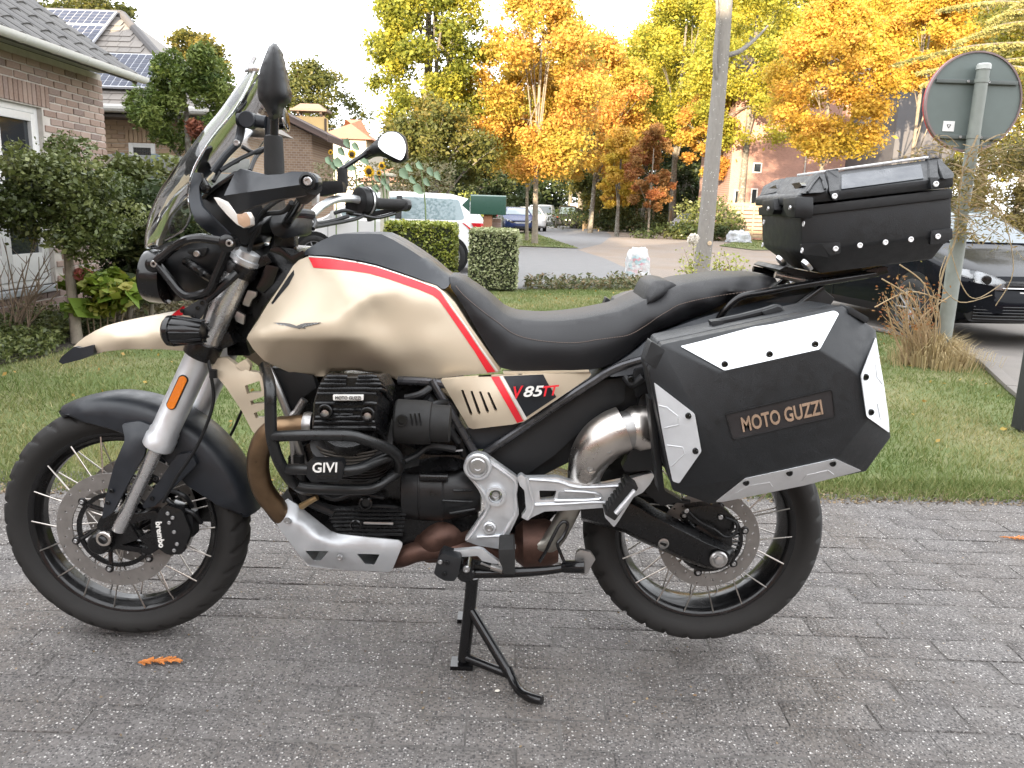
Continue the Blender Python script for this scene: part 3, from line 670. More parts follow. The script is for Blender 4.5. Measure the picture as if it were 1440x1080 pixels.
ph = simple_house('pink_brick_house', 'tall pinkish brick house glowing in patches of sun behind the yellow tree', x0, x1, YP, YP + 8, 8.5, 12, pinkw, worn('dark_roof', (.07, .06, .06), .8), 'x', [win_at(1031, 267, 1043, 289, YP), win_at(1054, 265, 1066, 291, YP), win_at(1189, 198, 1206, 220, YP), win_at(1058, 229, 1072, 243, YP), win_at(1100, 262, 1116, 290, YP)])
g = G(); gx1 = at(1132, 230, YP).x; g.tube([(gx1, YP - .06, 0), (gx1, YP - .06, 8.4)], .05, 8); g.build('pipe_or_shade_strip', worn('pale_pipe', (.5, .46, .44), .5), ph)
x0, x1 = at(1258, 200, 40).x, at(1345, 200, 40).x
gh = simple_house('grey_clad_house', 'house clad in dark grey panels right of the pink brick one', x0, x1, 40, 48, 8.0, 10.5, worn('grey_cladding', (.10, .098, .105), .7, scale=2), worn('dark_roof2', (.07, .065, .07), .8), 'x')
for px in (1287, 1292, 1325):
    q = at(px, 200, 40); g = G(); g.bx((q.x - .06, 39.96, 0), (q.x + .06, 40.0, 7.9)); g.build('cladding_strip', worn('strip', (.05, .05, .055), .7), gh)
# ---- unseen house added behind the camera so that its shadow covers the driveway
bh = thing('shade_house', 'long unseen brick house added behind the camera to cast the shade', 'house', (-6, -14, 0))
HT = 6.6
g = G(); g.bx((-60, -19, -.03), (40, -13, 3.6)); g.build('wall', pinkw, bh)
g = G(); V = [(-60.3, -12.6, 3.6), (40.3, -12.6, 3.6), (40.3, -16, HT), (-60.3, -16, HT), (40.3, -19.4, 3.6), (-60.3, -19.4, 3.6)]
g.add(V, [(0, 1, 2, 3), (1, 4, 2), (4, 5, 3, 2), (5, 0, 3), (0, 5, 4, 1)]); g.build('roof', worn('rear_roof', (.10, .07, .06), .8), bh)
bt2 = thing('tall_shade_house', 'taller unseen brick house added behind the camera to raise the shade', 'house', (-2, -20, 0))  # unseen, added to lift the shadow over the street tree trunk
g = G(); g.bx((-14, -25, -.03), (26, -19.6, 6.0)); g.build('wall', pinkw, bt2)
g = G(); V = [(-14.4, -19.2, 6.0), (26.4, -19.2, 6.0), (24.5, -22.3, 10.4), (-12.5, -22.3, 10.4), (26.4, -25.4, 6.0), (-14.4, -25.4, 6.0)]
g.add(V, [(0, 1, 2, 3), (1, 4, 2), (4, 5, 3, 2), (5, 0, 3), (0, 5, 4, 1)]); g.build('roof', worn('rear_roof2', (.09, .07, .065), .8), bt2)
for k in range(12):
    f = G().bx((-58 + k * 8, -13.02, 1), (-56.4 + k * 8, -12.96, 2.4)).build('window', wtrim, bh); G().bx((-57.9 + k * 8, -12.96, 1.1), (-56.5 + k * 8, -12.95, 2.3)).build('pane', winglass, f)
# ============================================================ vegetation
def leaf_mat(name, cols, trans=.35, rough=.55, hue=.5, spec=.35):
    """cols: 3 natural leaf colours, chosen per leaf (face attribute) and per clump"""
    m = M(name, cols[0], rough, 0, spec); t = m.attr('tint'); c = m.ramp(t, [(i / (len(cols) - 1), c) for i, c in enumerate(cols)]); m.color(c)
    tr = m.n.new('ShaderNodeBsdfTranslucent'); m.l(c, tr.inputs['Color']); x = m.n.new('ShaderNodeMixShader'); x.inputs[0].default_value = trans
    m.l(m.b.outputs[0], x.inputs[1]); m.l(tr.outputs[0], x.inputs[2]); m.l(x.outputs[0], m.n['Material Output'].inputs['Surface']); return m.m
bark = M('bark', (.16, .14, .115), .9); bark.color(bark.mix(bark.ramp(bark.noise(9, 6), [(.5, 0.), (.64, 1.)]), bark.mix(bark.noise(30, 5, stretch=(1, 1, .25)), (.11, .095, .075), (.21, .185, .155)), (.30, .30, .26))); bark.bump(bark.noise(40, 5, stretch=(1, 1, .2)), .01); bark = bark.m
bark_pale = worn('pale_bark', (.25, .215, .17), .9, var=.3, scale=8, bump=.006)
twig_m = worn('twig', (.22, .165, .115), .85, var=.3, scale=20, bump=0)
def leaves_np(centers, size, rg, tint, aspect=.6, up=.4, curl=0.0):
    """rhombus leaves round given centres"""
    n = len(centers); d = rg.normal(size=(n, 3)); d[:, 2] *= .7; d /= np.linalg.norm(d, axis=1)[:, None] + 1e-9
    nn = rg.normal(size=(n, 3)); nn[:, 2] += up * 2; s = np.cross(d, nn); s /= np.linalg.norm(s, axis=1)[:, None] + 1e-9
    sz = size * rg.uniform(.65, 1.35, n)[:, None]
    a, b = d * sz * .5, s * sz * .5 * aspect
    V = np.stack([centers - a, centers + b - a * .1, centers + a, centers - b - a * .1], 1).reshape(-1, 3); Fc = np.arange(n * 4).reshape(-1, 4)
    return V, Fc, tint
def crown_mesh(name, m, blobs, n, size, seed, shell=.55, aspect=.6, up=.4, tbias=(.0, 1.0)):
    rg = np.random.default_rng(seed); B = np.array(blobs, float); vol = B[:, 3] * B[:, 4]; k = rg.choice(len(B), n, p=vol / vol.sum())
    u = rg.normal(size=(n, 3)); u /= np.linalg.norm(u, axis=1)[:, None]; r = shell + (1 - shell) * rg.uniform(0, 1, n) ** .7; r = np.where(rg.uniform(size=n) < .30, r * rg.uniform(1, 1.45, n), r)
    P = B[k, :3] + u * r[:, None] * np.stack([B[k, 3], B[k, 3], B[k, 4]], 1)
    P += .18 * size * rg.normal(size=(n, 3))
    bt = rg.uniform(tbias[0], tbias[1], len(B)); t = np.clip(bt[k] + rg.normal(0, .16, n), 0, 1)
    size = size * np.exp(rg.normal(0, .28, n))[:, None]; V, Fc, t = leaves_np(P, size, rg, t, aspect, up); return fastmesh(name, V, Fc, m, cols=t)
def limbs(base, h, blobs, r0_, seed, lean=0.0, nl=7, splits=.3):
    r = random.Random(seed); g = G(); base = Vector(base); top = base + Vector((lean, 0, h))
    mid = base.lerp(top, .5) + Vector((r.uniform(-.1, .1) * h * .15, r.uniform(-.1, .1) * h * .15, 0))
    tp = cat([base + Vector((0, 0, -.05)), mid, top], 6); g.tube(tp, [r0_ * (1.25 - .2 * min(1, i * 3 / len(tp))) * (1 - .72 * i / (len(tp) - 1)) for i in range(len(tp))], 9)
    for b in r.sample(list(blobs), min(nl, len(blobs))):
        c = Vector(b[:3]); t = r.uniform(splits, .85); p0 = tp[int(t * (len(tp) - 1))]; p1 = p0.lerp(c, .5) + Vector((0, 0, abs(c.z - p0.z) * .1)); rr = r0_ * (1 - .7 * t) * .5
        q = cat([p0, p1, c], 4); g.tube(q, [rr * (1 - .8 * i / (len(q) - 1)) for i in range(len(q))], 6)
        for _ in range(2):
            e = c + Vector((r.uniform(-1, 1) * b[3], r.uniform(-1, 1) * b[3], r.uniform(-.3, 1) * b[4])) * .9; g.tube([q[len(q) // 2], q[len(q) // 2].lerp(e, .6) + Vector((0, 0, .05)), e], [rr * .35, rr * .1], 5)
    return g
def blobset(cx, cz0, cz1, rx, n, seed, br=.38, shape=1.0, ry=None):
    n = int(n * 2.6); br = br * .60
    """uneven set of foliage clumps filling an egg: local coordinates"""
    r = random.Random(seed); out = []; h = (cz1 - cz0)
    for i in range(n):
        t = (i + r.random()) / n; z = cz0 + h * t; w_ = rx * math.sin(PI * min(1, (.18 + .80 * t)) ) ** shape; a = r.uniform(0, 2 * PI); q = r.uniform(.25, 1.0) ** .6
        b = rx * br * r.uniform(.6, 1.25); out.append((cx + math.cos(a) * w_ * q * .8, math.sin(a) * (ry or w_) * q * .8, z, b, b * r.uniform(.55, .9)))
    return out
TREES = {}
def tree(name, label, px, py_base, d, ztop, zcrown, rx, m, n, size,  seed, trunk_r=.13, tm=None, lean=0, nb=26, br=.36, group=None, shape=.8, base_z=None, catn='tree', shell=.12, nl=9, up=.4, tb=(.1, .9)):
    Y = d + CAM.y; p = at(px, py_base, Y); t = thing(name, label, catn, (p.x, Y, -.03), 0, group)
    bl = [(b[0] + lean * .8, b[1], b[2], b[3], b[4]) for b in blobset(0, zcrown, ztop, rx, nb, seed, br, shape)]
    limbs((0, 0, 0), zcrown + (ztop - zcrown) * .75, bl, trunk_r, seed, lean, nl).build('trunk', tm or bark, t, 60, local=True)
    o = link('crown', crown_mesh('crown', m, bl, int(n * (3.0 if group == TG else 1.6)), size * .80, seed, shell, tbias=tb, up=up), t); return t
def hz(py, px, d):   # height of a picture row at a distance
    return at(px, py, d + CAM.y).z
lf_yellow = leaf_mat('yellow_autumn_leaves', [(.42, .33, .04), (.60, .41, .065), (.56, .32, .065)], .42)
lf_orange = leaf_mat('orange_autumn_leaves', [(.44, .36, .06), (.60, .38, .075), (.56, .26, .07)], .42)
lf_ygreen = leaf_mat('yellowing_green_leaves', [(.16, .19, .03), (.34, .33, .045), (.50, .42, .05)], .40)
lf_olive = leaf_mat('olive_leaves', [(.075, .09, .022), (.13, .13, .03), (.22, .17, .035)], .35)
lf_dark = leaf_mat('dark_green_leaves', [(.030, .048, .016), (.05, .07, .022), (.085, .09, .03)], .25)
lf_brown = leaf_mat('russet_leaves', [(.24, .14, .05), (.33, .17, .055), (.30, .10, .04)], .4)
lf_cedar = leaf_mat('pale_cedar_needles', [(.20, .22, .07), (.33, .32, .11), (.42, .37, .14)], .3)
lf_con = leaf_mat('cypress_sprays', [(.04, .072, .016), (.10, .145, .028), (.21, .25, .06)], .2)
lf_bush = leaf_mat('bush_leaves', [(.05, .07, .02), (.095, .12, .032), (.19, .21, .07)], .25, .42, spec=.5)
lf_hedge = leaf_mat('hedge_leaves', [(.12, .16, .03), (.26, .30, .05), (.48, .48, .11)], .22, .4, spec=.5)
lf_varieg = leaf_mat('variegated_leaves', [(.16, .20, .09), (.36, .39, .20), (.56, .56, .36)], .22, .45)
lf_hyd = leaf_mat('hydrangea_leaves', [(.10, .17, .025), (.20, .27, .035), (.28, .26, .05)], .3, .45)
TG = 'autumn trees along the street'
t3 = (lambda *a, **k: tree(*a, **k))
# back rows first
tree('oak_tree', 'tall yellow-green tree rising past the top edge left of the orange tree', 600, 270, 31, hz(-60, 600, 31), hz(165, 600, 31), 2.75, lf_ygreen, 17000, .15, 11, .26, nb=34, group=TG, tb=(.0, .65))
tree('olive_tree', 'dark olive tree in shade just behind the white car', 612, 270, 27, hz(150, 612, 27), hz(255, 612, 27), 2.3, lf_olive, 8000, .13, 12, .16, nb=22, group=TG, tb=(0, .95), br=.42)
tree('maple_tree', 'orange maple with brightest crown, standing on the grass verge', 752, 340, 31, hz(-25, 752, 31), hz(238, 752, 31), 3.1, lf_orange, 19000, .14, 13, .11, bark_pale, nb=38, group=TG, tb=(.0, .75))
tree('maple_tree', 'slim-trunked yellow tree left of the orange maple on the verge', 741, 332, 34, hz(70, 741, 34), hz(245, 741, 34), 2.4, lf_yellow, 11000, .14, 14, .07, bark_pale, nb=24, group=TG)
tree('maple_tree', 'orange-topped maple leaning over the road beside the verge', 830, 318, 52, hz(55, 830, 52), hz(250, 830, 52), 4.3, lf_orange, 15000, .21, 15, .15, nb=30, group=TG)
tree('lime_tree', 'bright yellow ivy-like column over the dark woods edge', 868, 318, 46, hz(185, 868, 46), hz(288, 868, 46), 1.45, lf_yellow, 6500, .16, 16, .12, nb=16, group=TG, br=.45)
tree('rowan_tree', 'small russet brown tree with a thin bare trunk', 912, 321, 44, hz(178, 912, 44), hz(292, 912, 44), 1.6, lf_brown, 6000, .13, 17, .06, bark_pale, nb=18, group=TG)
tree('lime_tree', 'large yellow-green tree behind the grey street trunk', 945, 315, 58, hz(-20, 945, 58), hz(190, 945, 58), 5.2, lf_ygreen, 17000, .23, 18, .25, nb=34, group=TG, tb=(.3, 1))
tree('maple_tree', 'amber and green tree low behind the grey street trunk', 995, 318, 50, hz(95, 995, 50), hz(245, 995, 50), 2.6, lf_orange, 12000, .18, 19, .15, nb=28, group=TG)
tree('maple_tree', 'golden yellow maple glowing in front of the pink house', 1146, 300, 34, hz(-5, 1146, 34), hz(212, 1146, 34), 3.0, lf_yellow, 18000, .15, 20, .12, bark_pale, nb=36, group=TG)
tree('lime_tree', 'yellow-green tree above the roof of the pink house', 1090, 300, 66, hz(-70, 1090, 66), hz(180, 1090, 66), 6.5, lf_ygreen, 17000, .26, 21, .3, nb=36, group=TG, tb=(.3, 1))
tree('beech_tree', 'yellow-green tree at the top right behind the round sign', 1290, 300, 62, hz(-80, 1290, 62), hz(150, 1290, 62), 6.8, lf_ygreen, 17000, .26, 22, .3, nb=36, group=TG, tb=(.35, 1))
tree('beech_tree', 'golden tree past the right edge above the dark car', 1430, 300, 54, hz(-90, 1430, 54), hz(140, 1430, 54), 6.0, lf_yellow, 13000, .24, 23, .3, nb=32, group=TG)
tree('birch_tree', 'pale yellow treetop showing through between orange maple and woods', 800, 316, 78, hz(95, 800, 78), hz(250, 800, 78), 6.0, lf_ygreen, 11000, .30, 24, .2, nb=26, group=TG)
tree('maple_tree', 'second golden tree directly in front of the grey clad house', 1275, 300, 36, hz(-30, 1275, 36), hz(120, 1275, 36), 2.3, lf_yellow, 12000, .15, 25, .1, bark_pale, nb=28, group=TG, tb=(.2, 1))
tree('beech_tree', 'bronze and yellow tree filling the space above the round sign', 1370, 300, 46, hz(-110, 1370, 46), hz(140, 1370, 46), 4.6, lf_ygreen, 17000, .19, 26, .25, nb=36, group=TG, tb=(.3, 1))
tree('beech_tree', 'wide yellow-green tree right of the grey street trunk', 1040, 300, 48, hz(-60, 1065, 48), hz(200, 1065, 48), 4.2, lf_ygreen, 17000, .19, 27, .25, nb=36, group=TG, tb=(.35, 1))
tree('lime_tree', 'tall yellow tree behind the brown treetop and left of the grey trunk', 905, 316, 70, hz(40, 905, 70), hz(230, 905, 70), 5.5, lf_yellow, 14000, .26, 28, .25, nb=34, group=TG, tb=(0, .7))
tree('beech_tree', 'yellowing tree above the pink house roof', 1190, 300, 60, hz(-90, 1190, 60), hz(150, 1190, 60), 5.5, lf_yellow, 15000, .23, 29, .25, nb=36, group=TG, tb=(0, .8))
tree('beech_tree', 'broad olive and gold tree behind the conifer hedge at the right edge', 1500, 300, 27, hz(-330, 1500, 27), hz(210, 1500, 27), 4.2, lf_olive, 15000, .13, 35, .25, nb=40, group=TG, tb=(.2, 1))
DG = 'dark trees behind the houses'
tree('dark_tree', 'broad dark tree behind the yellow chimney', 438, 290, 52, hz(92, 438, 52), hz(230, 438, 52), 4.2, lf_olive, 14000, .22, 31, .3, nb=30, group=DG, tb=(0, .5))
tree('dark_tree', 'tree top with yellowish leaves peeping over the slate roof hip', 282, 280, 36, hz(45, 282, 36), hz(150, 282, 36), 2.1, lf_olive, 7000, .17, 32, .2, nb=20, group=DG)
tree('dark_tree', 'dark treetop above the ridge of the solar roof', 130, 270, 44, hz(-25, 130, 44), hz(60, 130, 44), 3.2, lf_olive, 8000, .2, 33, .25, nb=20, group=DG, tb=(0, .5))
tree('dark_tree', 'round dark tree with an orange flank behind the mirror', 560, 285, 58, hz(170, 560, 58), hz(262, 560, 58), 3.0, lf_olive, 8000, .22, 34, .25, nb=20, group=DG)
# woods at the end of the street: several dark trees with trunks and the mass behind them
for i, (px, d, top, w_, m_) in enumerate(((672, 62, 205, 3.2, lf_dark), (815, 66, 150, 4.2, lf_dark), (850, 60, 190, 3.4, lf_olive), (960, 66, 170, 4.0, lf_dark), (1040, 60, 190, 3.8, lf_dark), (905, 72, 120, 5.0, lf_dark))):
    tree('woodland_tree', ('dark woodland tree behind the green mailbox', 'dark woodland tree at the bend of the road', 'olive woodland tree above the parked black car', 'dark woodland tree behind the russet sapling', 'dark woodland tree beside the pink house', 'tallest dark woodland tree at the street end')[i], px, 312, d, hz(top, px, d), 3.4 if px == 815 else .9, w_, m_, 11000, .24, 40 + i, .25, nb=28, group='woodland trees at the end of the street', tb=(0, .6))
# wood as one far mass
rgw = np.random.default_rng(3); bl = []
for i in range(150):
    x = rgw.uniform(-12, 42); bl.append((x, rgw.uniform(82, 96), rgw.uniform(.4, 9.5) * (.75 + .25 * math.sin(x * .3)), rgw.uniform(1.3, 2.6), rgw.uniform(1.0, 1.9)))
o = link('far_wood', crown_mesh('far_wood', lf_dark, bl, 42000, .42, 50, .35, tbias=(0, .7))); o['kind'] = 'stuff'
bl = [(rgw.uniform(-14, 44), rgw.uniform(100, 112), rgw.uniform(2, 19), 3.2, 2.6) for i in range(110)]
o = link('far_wood', crown_mesh('far_wood', lf_olive, bl, 30000, .6, 51, .3, tbias=(0, .8))); o['kind'] = 'stuff'
bl = [(rgw.uniform(18, 78), rgw.uniform(98, 112), rgw.uniform(8, 31), rgw.uniform(2.4, 4.4), rgw.uniform(2, 3.6)) for i in range(190)] + [(rgw.uniform(-2, 12), rgw.uniform(98, 106), rgw.uniform(6, 15), 2.6, 2.2) for i in range(30)]
o = link('far_wood', crown_mesh('far_wood', lf_ygreen, bl, 80000, .55, 52, .2, tbias=(.1, .9))); o['kind'] = 'stuff'
# cedar at right with drooping pale sprays
Yc_ = 22.0; ct = thing('cedar_tree', 'cedar with pale drooping branches reaching in beside the round sign', 'tree', (at(1470, 300, Yc_).x, Yc_, -.03)); base = Vector((at(1470, 300, Yc_).x, Yc_, -.03)); R2 = np.random.default_rng(8); g = G(); g.tube([(0, 0, 0), (0, 0, 4), (0, 0, 9)], [.25, .05], 9); P = []
for (px0, py0, px1, py1) in ((1470, 60, 1252, 92), (1470, 80, 1300, 118), (1470, 30, 1345, 60), (1470, 20, 1400, 25), (1470, 100, 1280, 105), (1480, 10, 1330, 8), (1470, 60, 1360, 88), (1480, -20, 1390, 45)):
    a, b = at(px0, py0, Yc_) - base, at(px1, py1, Yc_ - 1.0) - base; b.y += R2.uniform(-.6, .6); q = cat([a, a.lerp(b, .5) + Vector((0, 0, .18)), b], 6); g.tube(q, [.05, .01], 6)
    for i in range(260):
        t = R2.uniform(.12, 1); p = a.lerp(b, t) + Vector((0, 0, .18 * 4 * t * (1 - t))); w2 = .28 * (1.1 - t * .6); dd = R2.uniform(-1, 1)
        for j in range(7): P.append((p.x + dd * w2 * j / 7 + R2.normal(0, .03), p.y + dd * w2 * j / 7, p.z - abs(dd) * w2 * .55 * (j / 7) ** 1.4 - R2.uniform(0, .06)))
g.build('trunk', bark, ct, 60, local=True); P = np.array(P); V, Fc, t = leaves_np(P, .10, R2, np.clip(R2.normal(.65, .25, len(P)), 0, 1), .36, .2); link('crown', fastmesh('crown', V, Fc, lf_cedar, cols=t), ct)
# grey street tree in front
Yt_ = 14.2; b = at(987, 396, Yt_); st_ = thing('street_tree', 'grey lichen-spotted street tree trunk rising behind the seat', 'tree', (b.x, Yt_, -.03))
lich = M('lichen_bark', (.25, .24, .225), .9); _v = lich.n.new('ShaderNodeTexVoronoi'); _v.inputs['Scale'].default_value = 16; lich.l(lich.co('Object'), _v.inputs['Vector'])
lich.color(lich.mix(lich.math('LESS_THAN', _v.outputs['Distance'], lich.math('MULTIPLY', lich.noise(3.0, 3), .26)), lich.mix(lich.noise(26, 5, stretch=(1, 1, .3)), (.17, .158, .143), (.31, .29, .265)), (.55, .55, .50))); lich.bump(lich.noise(60, 5, stretch=(1, 1, .3)), .012)
c0 = Vector((b.x, Yt_, -.03)); g = G(); pts = [at(982, 400, Yt_) - c0 + Vector((0, 0, -.1)), at(990, 350, Yt_) - c0, at(1004, 200, Yt_) - c0, at(1014, 90, Yt_) - c0, at(1022, -20, Yt_) - c0, at(1026, -120, Yt_) - c0, at(1034, -320, Yt_) - c0]
q = cat(pts, 5); g.tube(q, [.175 - .075 * i / (len(q) - 1) for i in range(len(q))], 16)
for e in ((at(1022, 78, Yt_), at(1040, 72, Yt_), at(1062, 55, Yt_ + .3), at(1080, 36, Yt_ + .5)), (at(1012, 125, Yt_), at(1005, 90, Yt_ - .15), at(1009, 20, Yt_ - .15), at(1003, -60, Yt_ - .2)), (at(1022, -10, Yt_), at(1040, -40, Yt_), at(1080, -90, Yt_)), (at(1020, 10, Yt_), at(990, -20, Yt_), at(940, -90, Yt_))):
    qq = cat([v - c0 for v in e], 5); g.tube(qq, [.055 * (1 - .7 * i / (len(qq) - 1)) for i in range(len(qq))], 8)
g.build('trunk', lich.m, st_, 60, local=True)
bl = [(RN.uniform(-2.2, 3.4) + .7, RN.uniform(-2, 2), RN.uniform(6.6, 10), .9, .6) for i in range(26)]
link('crown', crown_mesh('crown', lf_ygreen, bl, 9000, .13, 60, .4), st_)
g = G().lathe([(0, .045), (.012, .04), (.013, 0)], at(998, 342, Yt_ - .165), (0, -1, 0), 16); o = g.build('cut_branch', worn('cut_wood', (.55, .42, .28), .8), st_)

# ---- left garden
def shrub(name, label, catn, c, blobs, n, size, m, seed, stems=(), sm=None, aspect=.6, up=.4, shell=.5, group=None, tb=(.1, .9)):
    t = thing(name, label, catn, (c[0], c[1], -.01), 0, group)
    link('foliage', crown_mesh('foliage', m, blobs, n, size, seed, shell, aspect, up, tb), t)
    g = G()
    for s_ in stems: q = cat([Vector(p) if k_ else Vector((p[0], p[1], 0 if (p[2] < .75) else p[2])) for k_, p in enumerate(s_[0])], 4); g.tube(q, [s_[1] * (1 - .6 * i / (len(q) - 1)) for i in range(len(q))], 7)
    if stems: g.build('stem', sm or bark_pale, t, 60, local=True)
    return t
def loc(px, py, Y, c): p = at(px, py, Y); return (p.x - c[0], Y - c[1], p.z + .01)
Yb_ = 4.6; c = (at(95, 420, Yb_).x, Yb_)
bl = []
for i in range(46):
    a, e = RN.uniform(0, 2 * PI), RN.uniform(-.9, 1); rr = RN.uniform(.15, .44); q = loc(84, 280, Yb_, c); bl.append((q[0] + math.cos(a) * math.sqrt(max(0, 1 - e * e)) * rr * 1.15, math.sin(a) * math.sqrt(max(0, 1 - e * e)) * rr, q[2] + e * rr * 1.0, RN.uniform(.13, .22), RN.uniform(.10, .17)))
q0 = loc(104, 425, Yb_, c); q1 = loc(95, 350, Yb_, c); q2 = loc(92, 290, Yb_, c)
shrub('standard_bush', 'ball-shaped bush on a pale bare stem in front of the brick house', 'bush', c, bl, 21000, .034, lf_bush, 70, [((q0, q1, q2), .05), ((q2, loc(40, 250, Yb_, c), loc(10, 230, Yb_, c)), .02), ((q2, loc(130, 250, Yb_, c), loc(160, 220, Yb_, c)), .02)], bark_pale, tb=(.1, 1))
g = G()
rr_ = random.Random(4)
for i in range(26):
    px = rr_.uniform(5, 185); p = at(px, rr_.uniform(200, 235), Yb_ + rr_.uniform(-.3, .3)); g.tube([p, p + Vector((rr_.uniform(-.05, .05), 0, .06)), p + Vector((rr_.uniform(-.08, .08), 0, rr_.uniform(.1, .22)))], .003, 5)
Yd = 5.7; c = (at(190, 400, Yd).x, Yd); bl = []
for i in range(60):
    px, py = RN.uniform(138, 285), RN.uniform(275, 405); q = loc(px, py, Yd + RN.uniform(-.3, .35), c); bl.append((q[0], q[1], q[2], RN.uniform(.12, .2), RN.uniform(.12, .2)))
shrub('evergreen_shrub', 'dark evergreen shrub behind the bare-stemmed ball bush', 'bush', c, bl, 12000, .075, lf_dark, 71, [((loc(180, 430, Yd, c), loc(185, 340, Yd, c)), .03), ((loc(210, 430, Yd, c), loc(220, 330, Yd, c)), .025)], tb=(0, .9), aspect=.4)
Yd = 6.4; c = (at(165, 260, Yd).x, Yd); bl = [(*loc(RN.uniform(150, 250), RN.uniform(225, 300), Yd + RN.uniform(-.2, .2), c), .13, .12) for i in range(26)]
shrub('rose_shrub', 'loose light green shrub against the grey fence', 'bush', c, bl, 4200, .06, lf_bush, 72, [((loc(170, 400, Yd, c), loc(180, 300, Yd, c), loc(190, 225, Yd, c)), .02), ((loc(210, 400, Yd, c), loc(225, 300, Yd, c), loc(236, 228, Yd, c)), .018)], tb=(.4, 1))
# hydrangea
Yh = 4.75; c = (at(140, 448, Yh).x, Yh); bl = []
for i in range(30):
    a = RN.uniform(0, 2 * PI); q = loc(140 + RN.uniform(-40, 40), RN.uniform(388, 432), Yh + RN.uniform(-.2, .2), c); bl.append((q[0], q[1], q[2], .09, .06))
hyd = shrub('hydrangea', 'yellow-green hydrangea with one faded pink flower head', 'plant', c, bl, 1300, .085, lf_hyd, 73, [((loc(140 + d_, 452, Yh, c), loc(140 + d_ * 1.6, 410, Yh, c)), .008) for d_ in (-25, -15, -8, 0, 8, 16, 24)], twig_m, aspect=.72, up=.9)
fl = leaf_mat('faded_pink_petals', [(.45, .12, .10), (.55, .20, .16), (.40, .16, .14)], .2); q = loc(116, 386, Yh - .1, c)
rgf = np.random.default_rng(2); u = rgf.normal(size=(260, 3)); u /= np.linalg.norm(u, axis=1)[:, None]; V, Fc, t = leaves_np(np.array(q) + u * np.array([.075, .075, .05]), .028, rgf, rgf.uniform(0, 1, 260), .9); link('flower', fastmesh('flower', V, Fc, fl, cols=t), hyd)
# bare twiggy shrub
p = atz(28, 475); bs_ = thing('bare_shrub', 'leafless tan-twigged shrub at the foot of the brick wall', 'bush', (p.x, p.y, -.01)); g = G(); r = random.Random(9)
for i in range(16):
    e = at(r.uniform(-25, 95), r.uniform(335, 430), p.y + r.uniform(-.2, .3)) - Vector((p.x, p.y, -.01)); b0 = Vector((r.uniform(-.12, .15), r.uniform(-.05, .05), 0)); m_ = b0.lerp(e, .55) + Vector((r.uniform(-.06, .06), 0, .04)); qq = cat([b0, m_, e], 5); g.tube(qq, [.009 * (1 - .75 * k / (len(qq) - 1)) for k in range(len(qq))], 6)
    for j in range(4): s_ = qq[r.randrange(3, len(qq) - 1)]; g.tube([s_, s_ + Vector((r.uniform(-.1, .1), r.uniform(-.05, .05), r.uniform(.04, .16)))], [.004, .0015], 5)
g.build('stem', twig_m, bs_, 60, local=True)
# ground cover and small plants
def cover(name, region, n, size, m, h, seed, kind='stuff', label=None, catn=None, up=.8, aspect=.5):
    """region: list of (px,py) on the ground"""
    rg = np.random.default_rng(seed); W = [atz(*p_) for p_ in region]; xs = [p_.x for p_ in W]; ys = [p_.y for p_ in W]; P = []; poly = [(p_.x, p_.y) for p_ in W]
    while len(P) < n:
        x, y = rg.uniform(min(xs), max(xs)), rg.uniform(min(ys), max(ys))
        if inside(x, y, poly): P.append((x, y, h * rg.uniform(.05, 1) * (.55 + .45 * noise.noise((x * 3, y * 3, 0)))))
    V, Fc, t = leaves_np(np.array(P), size, rg, rg.uniform(0, 1, n), aspect, up); o = link(name, fastmesh(name, V, Fc, m, cols=t)); 
    if label: tag(o, label, catn)
    else: o['kind'] = kind
    return o
cover('ground_cover', [(-150, 520), (-80, 470), (20, 455), (96, 448), (108, 470), (70, 500), (0, 516), (-80, 535)], 9000, .04, lf_bush, .27, 80)
cover('low_plant', [(106, 472), (112, 450), (150, 446), (158, 462), (135, 478)], 2200, .035, lf_dark, .16, 81, label='small dark green plant between hydrangea and lawn', catn='plant')
cover('garden_undergrowth', [(-100, 470), (40, 440), (170, 415), (330, 405), (420, 400), (330, 425), (220, 446), (130, 474)], 7000, .05, leaf_mat('dry_undergrowth', [(.09, .07, .045), (.13, .12, .05), (.20, .16, .09)], .2), .16, 82)
p = atz(205, 432); c = (p.x, p.y); bl = [(*loc(RN.uniform(175, 240), RN.uniform(360, 425), p.y + RN.uniform(-.15, .3), c), .10, .12) for i in range(20)]
shrub('lavender', 'grey-green wispy lavender clump behind the mudguard tip', 'plant', c, bl, 3200, .06, leaf_mat('lavender_leaves', [(.11, .12, .08), (.19, .18, .12), (.24, .20, .14)], .2), 83, aspect=.2)
# conifer with pruned clouds
Yn = 9.4; c = (at(262, 260, Yn).x, Yn); spots = []
for i in range(44):
    for _ in range(60):
        px, py = RN.uniform(188, 342), RN.uniform(58, 212)
        top = np.interp(px, [188, 215, 240, 262, 285, 310, 342], [135, 100, 85, 58, 68, 98, 140]); bot = np.interp(px, [188, 215, 240, 270, 300, 342], [165, 200, 205, 200, 190, 160])
        if top < py < bot: break
    q = loc(px, py, Yn + RN.uniform(-.35, .35), c); spots.append((q[0], q[1], q[2], RN.uniform(.10, .17), RN.uniform(.12, .19)))
con = shrub('cypress_tree', 'bright green cloud-pruned cypress with one reddish dead patch', 'tree', c, spots, 24000, .052, lf_con, 74, [((loc(268, 330, Yn, c), loc(266, 240, Yn, c), loc(262, 150, Yn, c)), .07), ((loc(266, 235, Yn, c), loc(240, 205, Yn, c), loc(222, 180, Yn, c)), .03), ((loc(268, 240, Yn, c), loc(300, 205, Yn, c), loc(318, 175, Yn, c)), .03), ((loc(266, 225, Yn, c), loc(285, 195, Yn, c)), .03)], bark, aspect=.42, up=.2, shell=.7)
